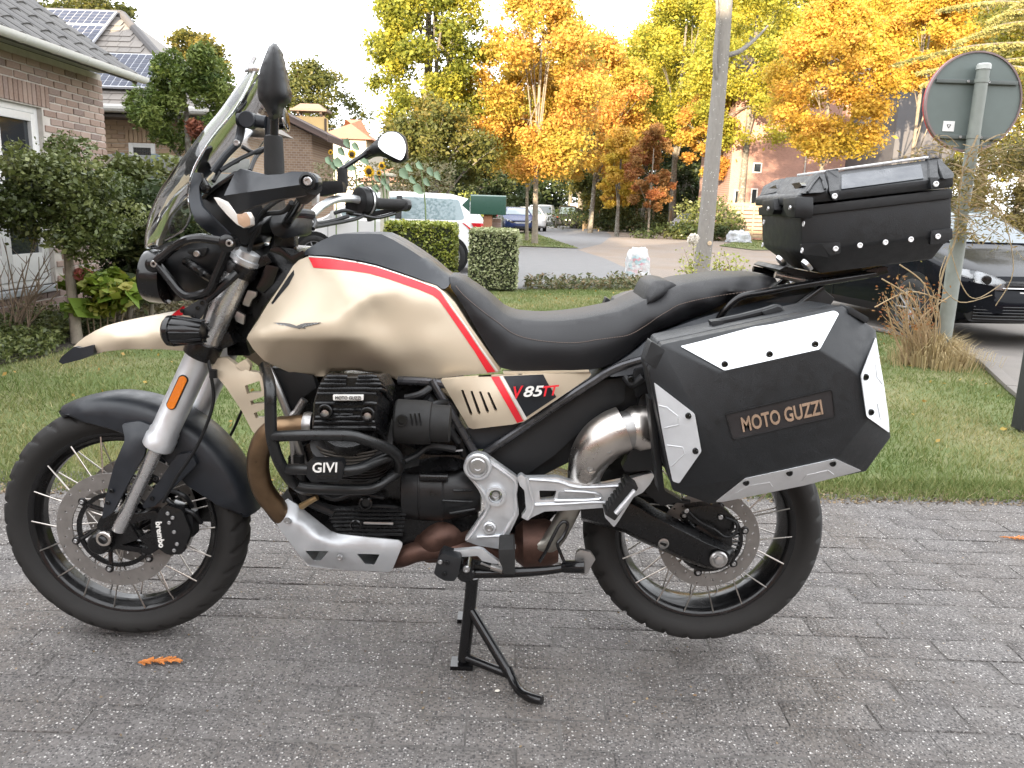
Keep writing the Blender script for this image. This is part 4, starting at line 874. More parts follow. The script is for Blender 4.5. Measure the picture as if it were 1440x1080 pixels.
q = loc(276, 183, Yn - .42, c); link('dead_spray', crown_mesh('dead_spray', leaf_mat('dead_cypress', [(.20, .06, .03), (.30, .10, .05), (.16, .06, .04)], .2), [(q[0], q[1], q[2], .11, .11), (q[0] - .05, q[1], q[2] + .05, .08, .08)], 1100, .05, 75, .4, .4), con)
# hedge blocks
def hedge_block(px0, px1, pyt, pyb, m, label, n, size, seed, depth):
    p0, p1 = atz(px0, pyb), atz(px1, pyb); Y = p0.y; zt = at((px0 + px1) / 2, pyt, Y).z; w2 = (p1.x - p0.x) / 2; t = thing('clipped_hedge', label, 'hedge', ((p0.x + p1.x) / 2, Y + depth / 2, -.01), 0, 'clipped hedge blocks by the driveway of the white car')
    rg = np.random.default_rng(seed); u = rg.uniform(-1, 1, (n, 3)); ax_ = rg.choice(3, n, p=(.3, .4, .3)); sg = np.where(rg.uniform(size=n) < .5, -1, 1); u[np.arange(n), ax_] = sg * (1 - np.abs(rg.normal(0, .05, n)))
    u[:, 2] = np.where((ax_ == 2), np.abs(u[:, 2]), u[:, 2]); sq = 1 - .06 * (np.abs(u) ** 8).sum(1)[:, None] * .5
    P = u * sq * np.array([w2, depth / 2, (zt) / 2]) + np.array([0, 0, zt / 2 + .02]); P += rg.normal(0, .012, P.shape)
    V, Fc, tt = leaves_np(P, size, rg, np.clip(rg.normal(.5, .28, n), 0, 1), .6, .2); link('foliage', fastmesh('foliage', V, Fc, m, cols=tt), t)
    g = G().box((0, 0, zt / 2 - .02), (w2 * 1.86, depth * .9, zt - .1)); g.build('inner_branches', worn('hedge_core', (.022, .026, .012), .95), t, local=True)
hedge_block(538, 641, 313, 402, lf_hedge, 'yellow-green leafy clipped hedge block nearest the motorcycle tank', 9000, .055, 90, 1.0)
hedge_block(657, 727, 323, 408, lf_varieg, 'pale variegated clipped hedge block under the green mailbox', 8500, .045, 91, .85)
# border plants at the lawn edge, roses
cover('border_plants', [(735, 407), (740, 401), (820, 400), (905, 398), (912, 404), (900, 408), (800, 408)], 2100, .085, leaf_mat('border_leaves', [(.07, .09, .04), (.13, .14, .06), (.22, .15, .08)], .25), .30, 92, aspect=.35)
def rose(px0, label, tops, flower, Y=13.0):
    c0 = at(px0, 405, Y); t = thing('rose_bush', label, 'plant', (c0.x, Y, -.01)); g = G(); P = []; R3 = np.random.default_rng(int(px0))
    for (px, py) in tops:
        e = at(px, py, Y) - Vector((c0.x, Y, -.01)); g.tube([Vector((0, 0, 0)), e.lerp(Vector((0, 0, 0)), .5) + Vector((.03, 0, .02)), e], [.008, .003], 5)
        for k in range(46): tt = R3.uniform(.25, 1); P.append((e.x * tt + R3.normal(0, .07), R3.normal(0, .07), e.z * tt + R3.normal(0, .06)))
    g.build('stem', twig_m, t, local=True); V, Fc, tt = leaves_np(np.array(P), .062, R3, R3.uniform(.3, 1, len(P)), .6); link('foliage', fastmesh('foliage', V, Fc, lf_hedge, cols=tt), t)
    if flower:
        e = at(flower[0], flower[1], Y) - Vector((c0.x, Y, -.01)); u = R3.normal(size=(150, 3)); u /= np.linalg.norm(u, axis=1)[:, None]; V, Fc, tt = leaves_np(np.array(e) + u * .07 * flower[3], .07 * flower[3], R3, R3.uniform(0, 1, 150), .95); link('flower', fastmesh('flower', V, Fc, flower[2], cols=tt), t)
wpet = leaf_mat('white_petals', [(.80, .76, .70), (.86, .82, .76), (.82, .77, .70)], .35); ppet = leaf_mat('pink_petals', [(.6, .08, .14), (.7, .12, .2), (.6, .1, .15)], .3)
rose(972, 'rose bush with one big white bloom beside the grey trunk', [(975, 340), (962, 350), (985, 358), (955, 375), (970, 372)], (975, 336, wpet, 1.15))
rose(1030, 'rose bush with a small pink bloom right of the grey trunk', [(1018, 355), (1035, 358), (1048, 368), (1025, 372), (1010, 372)], (1021, 381, ppet, .5))
rose(1006, 'straggly rose shoots tight against the grey trunk', [(1004, 355), (1012, 362)], None)
# low shrubs at the wood edge
for i, (px, py, w_, h_, d, m_, lab) in enumerate(((1000, 328, 1.6, 2.2, 44, lf_bush, 'rounded green bush left of the wooden fence'), (955, 326, 2.0, .9, 44, lf_dark, 'low clipped hedge strip before the green bush'), (850, 318, 4.0, 1.5, 58, lf_dark, 'dark undergrowth bush at the wood edge'), (590, 310, 2.6, 2.2, 40, lf_olive, 'olive bush behind the white car roof'), (650, 305, 1.7, 2.4, 50, lf_hedge, 'fresh green bush behind the green mailbox'), (905, 312, 3.0, 1.3, 60, lf_olive, 'olive scrub by the wooden posts'))):
    p = at(px, py, d + CAM.y); bl = [(RN.uniform(-1, 1) * w_, RN.uniform(-.6, .6), RN.uniform(.2, .8) * h_, w_ * .35, h_ * .3) for k in range(18)]; shrub('bush', lab, 'bush', (p.x, p.y), bl, 3800, .14, m_, 100 + i)
# ---- lawn grass
lawn_poly = [(atz(*p_).x, atz(*p_).y) for p_ in LAWN]
def grass(name, poly, n, hmin, hmax, wd, m, seed, yb=None, bias=1.0):
    rg = np.random.default_rng(seed); xs = [p_[0] for p_ in poly]; ys = [p_[1] for p_ in poly]; y1 = min(max(ys), yb or 1e9); y0_ = min(ys)
    X = rg.uniform(max(min(xs), -60), min(max(xs), 60), n * 3); Yy = y0_ + (y1 - y0_) * rg.uniform(0, 1, n * 3) ** bias
    px, py = np.array(poly).T; ok = np.zeros(len(X), bool); j = len(poly) - 1
    for i in range(len(poly)):
        c_ = ((py[i] > Yy) != (py[j] > Yy)) & (X < (px[j] - px[i]) * (Yy - py[i]) / (py[j] - py[i] + 1e-12) + px[i]); ok ^= c_; j = i
    ok &= np.abs(X) < (Yy + 2.07) * .70 + .3
    X, Yy = X[ok][:n], Yy[ok][:n]; k = len(X); h = rg.uniform(hmin, hmax, k) * (.8 + .5 * np.array([noise.noise((a * 1.6, b * 1.6, 0)) for a, b in zip(X, Yy)])); an = rg.uniform(0, 2 * PI, k); ln = rg.normal(0, .55, (k, 2)) * h[:, None]
    b = np.stack([X, Yy, np.full(k, -.012)], 1); s_ = np.stack([np.cos(an), np.sin(an), np.zeros(k)], 1) * (wd * (1 + .12 * (Yy + 2)))[:, None]; tip = b + np.stack([ln[:, 0], ln[:, 1], h], 1); 
    V = np.stack([b - s_, b + s_, tip], 1).reshape(-1, 3); patch = np.array([noise.noise((a * .9, b_ * .9, 5)) for a, b_ in zip(X, Yy)])
    o = link(name, fastmesh(name, V, np.arange(3 * k).reshape(-1, 3), m, cols=np.clip(.38 + .8 * patch + rg.normal(0, .22, k), 0, 1))); o['kind'] = 'stuff'
gm = leaf_mat('grass_blades', [(.11, .16, .042), (.17, .205, .065), (.36, .32, .15)], .3, .6)
grass('lawn_grass', lawn_poly, 150000, .018, .05, .0022, gm, 200, 11.5, 1.7)
edge = [(atz(*p_).x, atz(*p_).y) for p_ in ((-100, 690), (300, 694), (900, 700), (1460, 706), (1460, 676), (900, 674), (300, 668), (-100, 662))]
grass('edge_grass', edge, 16000, .02, .06, .0026, gm, 201)
grass('verge_grass', [(atz(*p_).x, atz(*p_).y) for p_ in ((735, 346), (812, 349), (768, 334), (748, 327), (735, 328))], 9000, .03, .08, .008, gm, 202)
grass('shoulder_grass', [(atz(*p_).x, atz(*p_).y) for p_ in ((1012, 346), (1060, 351), (1160, 352), (1160, 341), (1046, 337))], 9000, .03, .08, .01, gm, 203)
# dry straw tuft round the sign post and thorny climber
pb = atz(1322, 512); Yq = pb.y
straw = leaf_mat('straw', [(.44, .34, .17), (.56, .46, .27), (.36, .27, .14)], .3, .7)
rg = np.random.default_rng(12); k = 3600; a = rg.uniform(0, 2 * PI, k); rr = np.abs(rg.normal(0, .19, k)); B = np.stack([pb.x - .05 + rr * np.cos(a), Yq + rr * np.sin(a) * .8, np.full(k, -.01)], 1); h = rg.uniform(.05, .40, k) * np.exp(-rr * 1.6); out = np.stack([np.cos(a), np.sin(a)], 1) * (rg.uniform(.1, .75, k) * h)[:, None]
s_ = np.stack([-np.sin(a), np.cos(a), np.zeros(k)], 1) * .0035; mid = B + np.concatenate([out * .4, (h * .75)[:, None]], 1); tip = B + np.concatenate([out, (h * rg.uniform(.5, 1, k))[:, None]], 1)
V = np.stack([B - s_, B + s_, mid + s_ * .7, mid - s_ * .7, mid - s_ * .7, mid + s_ * .7, tip + s_ * .1, tip - s_ * .1], 1).reshape(-1, 3)
o = link('straw_tuft', fastmesh('straw_tuft', V, np.arange(8 * k).reshape(-1, 4), straw, cols=np.repeat(rg.uniform(0, 1, k), 2))); tag(o, 'dry straw-coloured grass tuft round the foot of the sign post', 'grass tuft')
t = thing('dry_shrub', 'tangled dry tan branches left of the sign post above the straw', 'bush', (pb.x - .25, Yq - .05, -.01)); g = G(); r = random.Random(21); o0 = Vector((pb.x - .25, Yq - .05, -.01)); P = []
for i in range(80):
    e = at(r.uniform(1238, 1322), r.uniform(392, 470), Yq + r.uniform(-.25, .15)) - o0; b0 = Vector((r.uniform(-.1, .2), r.uniform(-.05, .05), 0)); qq = cat([b0, b0.lerp(e, .5) + Vector((r.uniform(-.08, .08), 0, .05)), e], 4); g.tube(qq, [.006 * (1 - .7 * k / (len(qq) - 1)) for k in range(len(qq))], 5)
    for j in range(5): P.append(tuple(e + Vector((r.gauss(0, .04), r.gauss(0, .04), r.gauss(0, .04)))))
for e in ((1240, 392, 1290, 430, 1318, 520), (1265, 372, 1300, 400, 1316, 450), (1338, 415, 1290, 455, 1300, 505), (1230, 432, 1280, 410, 1330, 425)): g.pipe([at(e[0], e[1], Yq - .1) - o0, at(e[2], e[3], Yq - .1) - o0, at(e[4], e[5], Yq - .05) - o0], .0055, 5, 6)
g.build('stem', worn('tan_twig', (.40, .29, .17), .85, var=.2, bump=0), t, 60, local=True); V, Fc, tt = leaves_np(np.array(P), .03, np.random.default_rng(3), np.random.default_rng(4).uniform(0, 1, len(P)), .5); link('foliage', fastmesh('foliage', V, Fc, lf_brown, cols=tt), t)
t = thing('climbing_shrub', 'thin thorny climber with sparse leaves winding round the sign post', 'plant', (pb.x + .1, Yq - .12, -.01)); g = G(); o0 = Vector((pb.x + .1, Yq - .12, -.01)); P = []
g.pipe([at(1312, 510, Yq - .12) - o0, at(1322, 400, Yq - .14) - o0, at(1345, 330, Yq - .14) - o0, at(1352, 250, Yq - .14) - o0, at(1375, 190, Yq - .14) - o0], .008, 5, 6)
for i in range(60):
    s0 = (r.uniform(1330, 1385), r.uniform(200, 345)); a_ = r.uniform(-.9, .9) + (0 if r.random() < .7 else PI); L_ = r.uniform(30, 100); e = (s0[0] + math.cos(a_) * L_, s0[1] + math.sin(a_) * L_ * .8 + r.uniform(-10, 20)); 
    if e[1] < 165: e = (e[0], 165 + r.uniform(0, 40))
    p0, p1 = at(s0[0], s0[1], Yq - .14) - o0, at(e[0], e[1], Yq - .14 + r.uniform(-.25, .2)) - o0; qq = cat([p0, p0.lerp(p1, .5) + Vector((0, 0, .05)), p1], 4); g.tube(qq, [.004 * (1 - .7 * k / (len(qq) - 1)) for k in range(len(qq))], 5)
    for j in range(26): tt = r.uniform(.2, 1); P.append(tuple(p0.lerp(p1, tt) + Vector((r.gauss(0, .03), r.gauss(0, .03), r.gauss(0, .03)))))
for e in ((1335, 345, 1352, 400, 1372, 420, 1408, 400), (1330, 360, 1322, 395, 1350, 425, 1395, 415), (1380, 240, 1410, 300, 1425, 380, 1400, 430)): g.pipe([at(e[0], e[1], Yq - .15) - o0, at(e[2], e[3], Yq - .2) - o0, at(e[4], e[5], Yq - .2) - o0, at(e[6], e[7], Yq - .15) - o0], .004, 5, 6)
g.build('stem', worn('thorn_twig', (.33, .25, .15), .85, var=.25, bump=0), t, 60, local=True); R5 = np.random.default_rng(6); V, Fc, tt = leaves_np(np.array(P), .045, R5, R5.uniform(0, 1, len(P)), .28); link('foliage', fastmesh('foliage', V, Fc, leaf_mat('thorn_leaves', [(.14, .13, .035), (.24, .19, .05), (.32, .21, .08)], .3), cols=tt), t)

# conifer hedge behind the sign on the right, far side of the parking bay
ch = thing('conifer_hedge', 'tall brownish-green conifer hedge behind the dark car at the right edge', 'hedge', (at(1430, 300, 16).x, 16, -.03)); c = (at(1430, 300, 16).x, 16); bl = [(*loc(RN.uniform(1338, 1560), RN.uniform(196, 330), 16 + RN.uniform(-.4, .5), c), RN.uniform(.25, .42), RN.uniform(.25, .45)) for i in range(60)]
link('foliage', crown_mesh('foliage', leaf_mat('conifer_hedge_leaves', [(.10, .09, .03), (.18, .15, .045), (.28, .22, .07)], .25), bl, 34000, .085, 120, .3, .35, .2), ch)
g = G()
for x in (-1.2, 0, 1.2): g.tube([(x, 0, 0), (x, 0, 1.6)], .06, 7)
o = g.build('trunk', bark, ch, 60, local=True); o['kind'] = 'stuff'

ed = [(-80, 694), (300, 697), (900, 704), (1460, 712), (1460, 690), (900, 686), (300, 680), (-80, 676)]
cover('leaf_crumbs', ed, 3000, .016, leaf_mat('dry_crumbs', [(.10, .075, .05), (.20, .15, .09), (.30, .22, .13)], .2), .006, 210, aspect=.7, up=1.5)
cover('leaf_crumbs', [(20, 1060), (1420, 1060), (1420, 700), (20, 700)], 420, .008, leaf_mat('paving_crumbs', [(.08, .06, .045), (.18, .13, .08), (.34, .25, .15)], .2), .004, 211, aspect=.7, up=2)
cover('fallen_leaves', LAWN, 420, .035, leaf_mat('fallen_leaf_colours', [(.34, .20, .05), (.42, .30, .07), (.26, .13, .05)], .3), .05, 212, aspect=.7, up=1)
# ============================================================ street things
# grey board fence in the left garden
Yf_ = 8.5; fx0, fx1 = at(168, 250, Yf_).x - .6, at(330, 250, Yf_).x + .2
fen = thing('board_fence', 'weathered grey board fence with a blue-grey post behind the garden', 'fence', ((fx0 + fx1) / 2, Yf_, -.01)); gb = worn('grey_board', (.26, .265, .26), .85, var=.15, scale=3, bump=.002); zt = at(240, 219, Yf_).z
nb_ = 9; bh_ = zt / nb_
for i in range(nb_): G().box(((fx0 + fx1) / 2, Yf_, bh_ * (i + .5)), (fx1 - fx0, .025, bh_ - .012)).build('board', gb, fen, 30, .004)
for px in (172, 222, 290): q = at(px, 240, Yf_); G().box((q.x, Yf_ - .04, zt / 2), (.10, .05, zt + .03)).build('post', worn('post_bluegrey', (.15, .19, .225), .6), fen, 30, .004)
# sunflowers, bird table
Ys = 12.0
sf_y = leaf_mat('sunflower_petals', [(.72, .40, .01), (.80, .50, .02), (.78, .45, .02)], .3); sf_l = leaf_mat('sunflower_leaves', [(.12, .19, .10), (.19, .27, .16), (.26, .33, .22)], .3); seedm = worn('seed_head', (.05, .03, .015), .9)
def sunflower(px, py, r_, label, lv):
    b = at(px + 6, 330, Ys); t = thing('sunflower', label, 'flower', (b.x, Ys, -.01), 0, 'sunflowers by the white car'); o0 = Vector((b.x, Ys, -.01)); c = at(px, py, Ys - .05) - o0; R = np.random.default_rng(int(px * 3))
    G().pipe([Vector((0, 0, 0)), Vector((.03, 0, c.z * .6)), c + Vector((.02, .05, .02))], .012, 5, 7).build('stem', worn('sunflower_stem', (.16, .22, .09), .7, bump=0), t, 60, local=True)
    if r_:
        G().lathe([(0, .62), (.12, .58), (.2, .3)], (0, 0, 0), (-.2, -1, -.15), 16); g = G().lathe([(-.01, r_ * .5), (.012, r_ * .48), (.022, r_ * .3)], c, (-.2, -1, -.15), 16); g.build('seed_head', seedm, t, local=True)
        V = []; Fc = []; ax = Vector((-.2, -1, -.15)).normalized(); e1 = ax.orthogonal().normalized(); e2 = ax.cross(e1)
        for k in range(26):
            a = 2 * PI * k / 26 + R.uniform(-.08, .08); d = e1 * math.cos(a) + e2 * math.sin(a); s_ = d.cross(ax) * r_ * .15; L_ = r_ * R.uniform(.85, 1.15); o_ = c + ax * R.uniform(-.004, .012); n = len(V); V += [o_ + d * r_ * .4 - s_ * .5, o_ + d * r_ * .7 - s_, o_ + d * L_ + ax * R.uniform(-.03, .02), o_ + d * r_ * .7 + s_, o_ + d * r_ * .4 + s_ * .5]; Fc += [(n, n + 1, n + 3, n + 4), (n + 1, n + 2, n + 2, n + 3)]
        Fn = np.array([(f if len(set(f)) == 4 else (f[0], f[1], f[2], f[3])) for f in Fc]); g = G(); g.add(V, [tuple(dict.fromkeys(f)) for f in Fc]); o = g.build('petals', worn('petal_yellow', (.78, .46, .02), .5, bump=0), t, 60, local=True)
    P = []; g = G()
    for (lx, ly, s_) in lv:
        q = at(lx, ly, Ys - .03) - o0; n = len(g.v); a = R.uniform(-.6, .6); dx = Vector((math.cos(a), .3, -.5 + R.uniform(-.3, .3))).normalized() * s_; dy = dx.cross(Vector((R.uniform(-.3, .3), -1, .3))).normalized() * s_ * .42
        g.add([q - dx * .5, q - dx * .2 + dy, q + dx * .2 + dy * .8 + Vector((0, -.03, -.02)), q + dx * .5 + Vector((0, 0, -.05)), q + dx * .2 - dy * .8 + Vector((0, -.03, -.02)), q - dx * .2 - dy, q + Vector((0, .02, .02))], [(0, 1, 6), (1, 2, 6), (2, 3, 6), (3, 4, 6), (4, 5, 6), (5, 0, 6)])
    g.build('leaf', worn('sunflower_leaf', (.19, .27, .17), .6, var=.25, scale=4, bump=0), t, 60, local=True)
sunflower(519, 241, .105, 'largest open sunflower facing the camera by the mirror stem', [(528, 265, .12), (510, 262, .12), (530, 250, .12)])
sunflower(495, 217, .085, 'drooping sunflower high above the mirror stem', [(488, 200, .15), (480, 212, .15), (500, 205, .15), (512, 222, .2), (476, 228, .2), (492, 232, .2)])
sunflower(537, 233, .07, 'small sunflower right of the largest one', [(545, 262, .12), (540, 255, .12)])
sunflower(465, 214, .045, 'tiny distant sunflower left of the drooping one', [(462, 225, .14), (470, 232, .15)])
sunflower(533, 243, .05, 'brown seed-headed sunflower over the bird table', [(530, 262, .1)])
sunflower(590, 240, 0, 'leafy sunflower stalk with drooping leaves left of the tree trunk', [(575, 235, .15), (590, 232, .15), (605, 240, .15), (580, 252, .15), (600, 255, .15), (615, 246, .15), (568, 243, .2), (588, 265, .2)])
P = []; R6 = np.random.default_rng(9)
for k in range(1700): px, py = R6.uniform(440, 640), R6.uniform(228, 268); P.append(tuple(at(px, py, 12.6 + R6.uniform(-.5, .5))))
V, Fc, tt = leaves_np(np.array(P), .075, R6, R6.uniform(0, 1, len(P)), .4); o = link('vegetable_plants', fastmesh('vegetable_plants', V, Fc, leaf_mat('dry_garden_plants', [(.13, .12, .06), (.22, .19, .11), (.15, .17, .07)], .3), cols=tt)); o['kind'] = 'stuff'
g = G(); c = at(541, 248, 12.2); g.bx((c.x - .07, 12.15, 0), (c.x + .07, 12.29, c.z)); t = thing('bird_table', 'cream wooden bird table beside the sunflowers', 'bird table', (c.x, 12.2, -.01)); cream = worn('cream_paint', (.62, .58, .48), .7); g.build('post', cream, t)
G().bx((c.x - .17, 12.05, c.z), (c.x + .17, 12.4, c.z + .05)).build('tray', cream, t, 30, .01)
# green mailbox
Ym = 11.6; mb = thing('mailbox', 'dark green metal mailbox on a brown post above the pale hedge', 'mailbox', (at(685, 380, Ym).x, Ym, -.01)); grn = worn('green_paint', (.030, .085, .065), .35, var=.06)
a, b = at(661, 301, Ym), at(712, 275, Ym); mid = (a.z + b.z) / 2
g = G(); sec = [(0, a.z), (-.0, b.z - .02), (.06, b.z), (.22, b.z), (.28, b.z - .02), (.28, a.z)]
g.rings([[Vector((x, Ym + y, z)) for y, z in sec] for x in (a.x, b.x)]); g.build('box', grn, mb, 30, .008)
a2 = at(652, 287, Ym); g = G(); g.add([(a.x - .005, Ym + .02, a.z + .02), (a.x - .005, Ym + .02, b.z - .03), (a.x - .13, Ym + .05, mid)], [(0, 1, 2)]); g = G().flat([(a.x - .006, Ym + .01, a.z + .03), (a.x - .006, Ym + .01, b.z - .04), (a.x - .14, Ym + .03, mid - .02)], (0, .02, 0)); g.build('flap', grn, mb)
a, b = at(679, 330, Ym), at(692, 301, Ym); G().bx((a.x, Ym + .06, 0), (b.x, Ym + .2, b.z - .002)).build('post', worn('brown_post', (.30, .14, .075), .8), mb, 30, .006)
bp = thing('brick_pillar', 'short brick pillar just right of the mailbox post', 'pillar', (at(700, 380, Ym + .4).x, Ym + .4, -.01)); a, b = at(692, 325, Ym + .4), at(705, 306, Ym + .4)
for k in range(14): G().box(((a.x + b.x) / 2, Ym + .45, .03 + k * (b.z - .03) / 14 + .02), (b.x - a.x, .2, (b.z) / 14 - .01)).build('brick', brick_m, bp, 30, .003)
G().box(((a.x + b.x) / 2, Ym + .45, b.z / 2), (b.x - a.x - .01, .18, b.z - .03)).build('mortar_core', mortar, bp)
# ---- cars
rim_paint = worn('alloy_rim', (.22, .22, .23), .35, .6, bump=0)
car_glass = M('car_glass', (.10, .14, .16), .04, 0, .9).m
def car(name, label, P0, heading, paint, L=4.1, Wd=1.76, Ht=1.46, kind='hatch', group=None, detail=True, glass=None):
    gl_ = glass or car_glass
    t = thing(name, label, 'car', (P0[0], P0[1], 0), math.atan2(heading[1], heading[0]), group); hl, hw = L / 2, Wd / 2
    if kind == 'hatch': top = [(-hl, .62), (-hl + .06, .95), (-hl + .42, Ht - .10), (-hl + .75, Ht - .02), (-.3, Ht), (.35, Ht - .05), (1.12, .98), (hl - .45, .84), (hl - .1, .72), (hl, .55)]
    elif kind == 'van': top = [(-hl, .6), (-hl + .03, 1.0), (-hl + .12, Ht - .08), (-hl + .3, Ht), (0, Ht), (.75, Ht - .06), (1.35, 1.05), (hl - .35, .88), (hl - .06, .74), (hl, .55)]
    else: top = [(-hl, .7), (-hl + .05, 1.0), (-hl + .3, Ht - .08), (-hl + .6, Ht), (0, Ht), (.5, Ht - .06), (1.1, 1.08), (hl - .4, .98), (hl - .08, .85), (hl, .6)]
    tx, tz = zip(*top); belt = .93 if kind == 'hatch' else 1.02; clr = .20
    W = lambda x: hw * (1 - .10 * max(0, (abs(x) - (hl - .75)) / .75) ** 2 - .10 * max(0, (abs(x) - (hl - .25)) / .25) ** 2)
    T = lambda x: float(np.interp(x, tx, tz))
    def sec(x):
        z = T(x); w_ = W(x); b = min(z - .05, belt + .03 * (-x / hl)); g_ = max(0, z - b - .06) / (Ht - belt); rw = w_ * (.97 - .27 * min(1, g_)); zb = clr + .12 * max(0, (abs(x) - hl + .45) / .45)
        h = [(0, zb), (w_ * .88, zb), (w_ * .985, zb + .10), (w_, .52), (w_ * .995, .66), (w_ * .965, b), (w_ * .93, b + .02), (rw, z - .055), (rw - .07, z - .015), (rw * .55, z), (0, z + .004)]
        return [(y, zz) for y, zz in h] + [(-y, zz) for y, zz in h[-2:0:-1]]
    xs = [-hl, -hl + .02, -hl + .06, -hl + .15, -hl + .3, -hl + .42, -hl + .6, -hl + .75, -1.0, -.6, -.3, 0, .2, .35, .55, .75, .95, 1.12, 1.3, hl - .6, hl - .45, hl - .3, hl - .2, hl - .1, hl - .04, hl]
    xs = sorted(set(round(x, 3) for x in xs)); R_s = []
    for x in xs:
        s = sec(x); f = 1.0
        e = hl - abs(x)
        if e < .15: f = math.sqrt(max(0, 1 - ((.15 - e) / .15) ** 2)) * .22 + .78
        zc = .5; R_s.append([Vector((x, y * (f if e < .15 else 1), zc + (z - zc) * f)) for y, z in s])
    body = G().rings(R_s).build('body', paint, t, 28, local=True)
    def yg(x, z):
        zt_ = T(x); w_ = W(x); b = min(zt_ - .05, belt + .03 * (-x / hl)); g_ = max(0, zt_ - b - .06) / (Ht - belt); rw = w_ * (.97 - .27 * min(1, g_)); u = (z - b - .02) / max(.05, zt_ - .055 - b - .02); return w_ * .93 + (rw - w_ * .93) * min(1, max(0, u))
    xa, xb = -hl + .48, 1.0; zt_ = lambda x: T(x) - .10
    side = [(xa, belt + .09), (xa + .12, zt_(xa + .25)), (-.5, zt_(-.5)), (.30, zt_(.30)), (.98, belt + .06), (xa + .1, belt + .06)] if kind != 'van' else [(-.1, belt + .06), (-.1, zt_(-.1)), (.6, zt_(.6)), (1.15, belt + .06)]
    for sd in (-1, 1):
        wn_ = G().solid(rounded(side, .06, 4), Lin(0), rim=.004, g=.15, fn=lambda x, z, Y: Vector((x, sd * (yg(x, z) + .004), z)), ydir=Vector((0, -sd, 0))).build('side_window', gl_, t, 40, local=True)
        for px_ in ((-.30,) if kind != 'van' else ()):
            G().solid([(px_ - .05, belt + .055), (px_ - .05, zt_(px_) + .01), (px_ + .05, zt_(px_) + .01), (px_ + .07, belt + .055)], Lin(0), rim=.006, g=.15, fn=lambda x, z, Y: Vector((x, sd * (yg(x, z) + .009), z)), ydir=Vector((0, -sd, 0))).build('door_pillar', black_gl, wn_, local=True)
    def prof_x(z, front):
        seg = [(x, zz) for x, zz in top if (x > .3 if front else x < -hl + .8)]; seg.sort(key=lambda p: p[1]); return float(np.interp(z, [p[1] for p in seg], [p[0] for p in seg]))
    for fr_, z0_, z1_, wb, wt in ((True, 1.02 if kind == 'hatch' else 1.1, Ht - .10, .70, .52), (False, belt + .08, Ht - .14, .62, .50)):
        G().solid(rounded([(-wb * hw / .88, z0_), (-wt * hw / .88, z1_), (wt * hw / .88, z1_), (wb * hw / .88, z0_)], .06, 3), Lin(0), rim=.004, g=.12, fn=lambda y, z, Y: Vector((prof_x(z, fr_) + (.012 if fr_ else -.012) - (abs(y) / hw) ** 2 * .03 * (1 if fr_ else -1), y, z + .008)), ydir=Vector((-1 if fr_ else 1, 0, 0))).build('windscreen' if fr_ else 'rear_window', gl_, t, 40, local=True)
    wb_ = L * .315
    for wx in (wb_, -wb_ + .02):
        for sd in (-1, 1):
            G().lathe([(0, .375), (.010, .375), (.010, .33)], (wx, sd * (W(wx) * .995 - .006), .33), (0, sd, 0), 28).build('wheel_arch', black_pl, t, local=True)
            wl = G().lathe([(-.18, .20), (-.17, .30), (-.15, .315), (-.02, .315), (.0, .30), (.012, .215), (0, .2), (-.02, .19), (-.03, .03), (-.02, .0)], (wx, sd * (W(wx) * .985 + .036), .315), (0, sd, 0), 28).build('wheel', rubber, t, 50, local=True)
            g = G()
            for k in range(10): a = 2 * PI * k / 10; g.tube([Vector((wx, sd * (W(wx) * .985 + .036), .315)), Vector((wx + math.cos(a) * .205, sd * (W(wx) * .985 + .040), .315 + math.sin(a) * .205))], .014, 6)
            g.rings([[Vector((wx + math.cos(2 * PI * k / 28) * r, sd * (W(wx) * .985 + .036 + y), .315 + math.sin(2 * PI * k / 28) * r)) for r, y in ((.195, .0), (.215, .0), (.215, .014), (.195, .012))] for k in list(range(28)) + [0]], True, False); g.build('rim', rim_paint, wl, local=True)
    # front and tail surfaces follow the rounded ends
    def fx(y, z, front=1):
        w_ = hw * .98; u = min(1, abs(y) / w_); zt2 = .78 if kind == 'hatch' else .9; vz = max(0, (z - .6) / (zt2 - .55)); x = hl - .02 - .10 * u ** 3 - .28 * max(0, u - .80) / .2 * .6 - .12 * vz ** 2; return x * front
    def patch(name, poly, m, par=None, off=.006, front=1, g=.06, rr=.02): return G().solid(rounded(poly, rr, 3), Lin(0), rim=.02, g=g, fn=lambda y, z, Y: Vector((fx(y, z, front) + off * front, y, z)), ydir=Vector((-front, 0, 0))).build(name, m, par or t, 40, local=True)
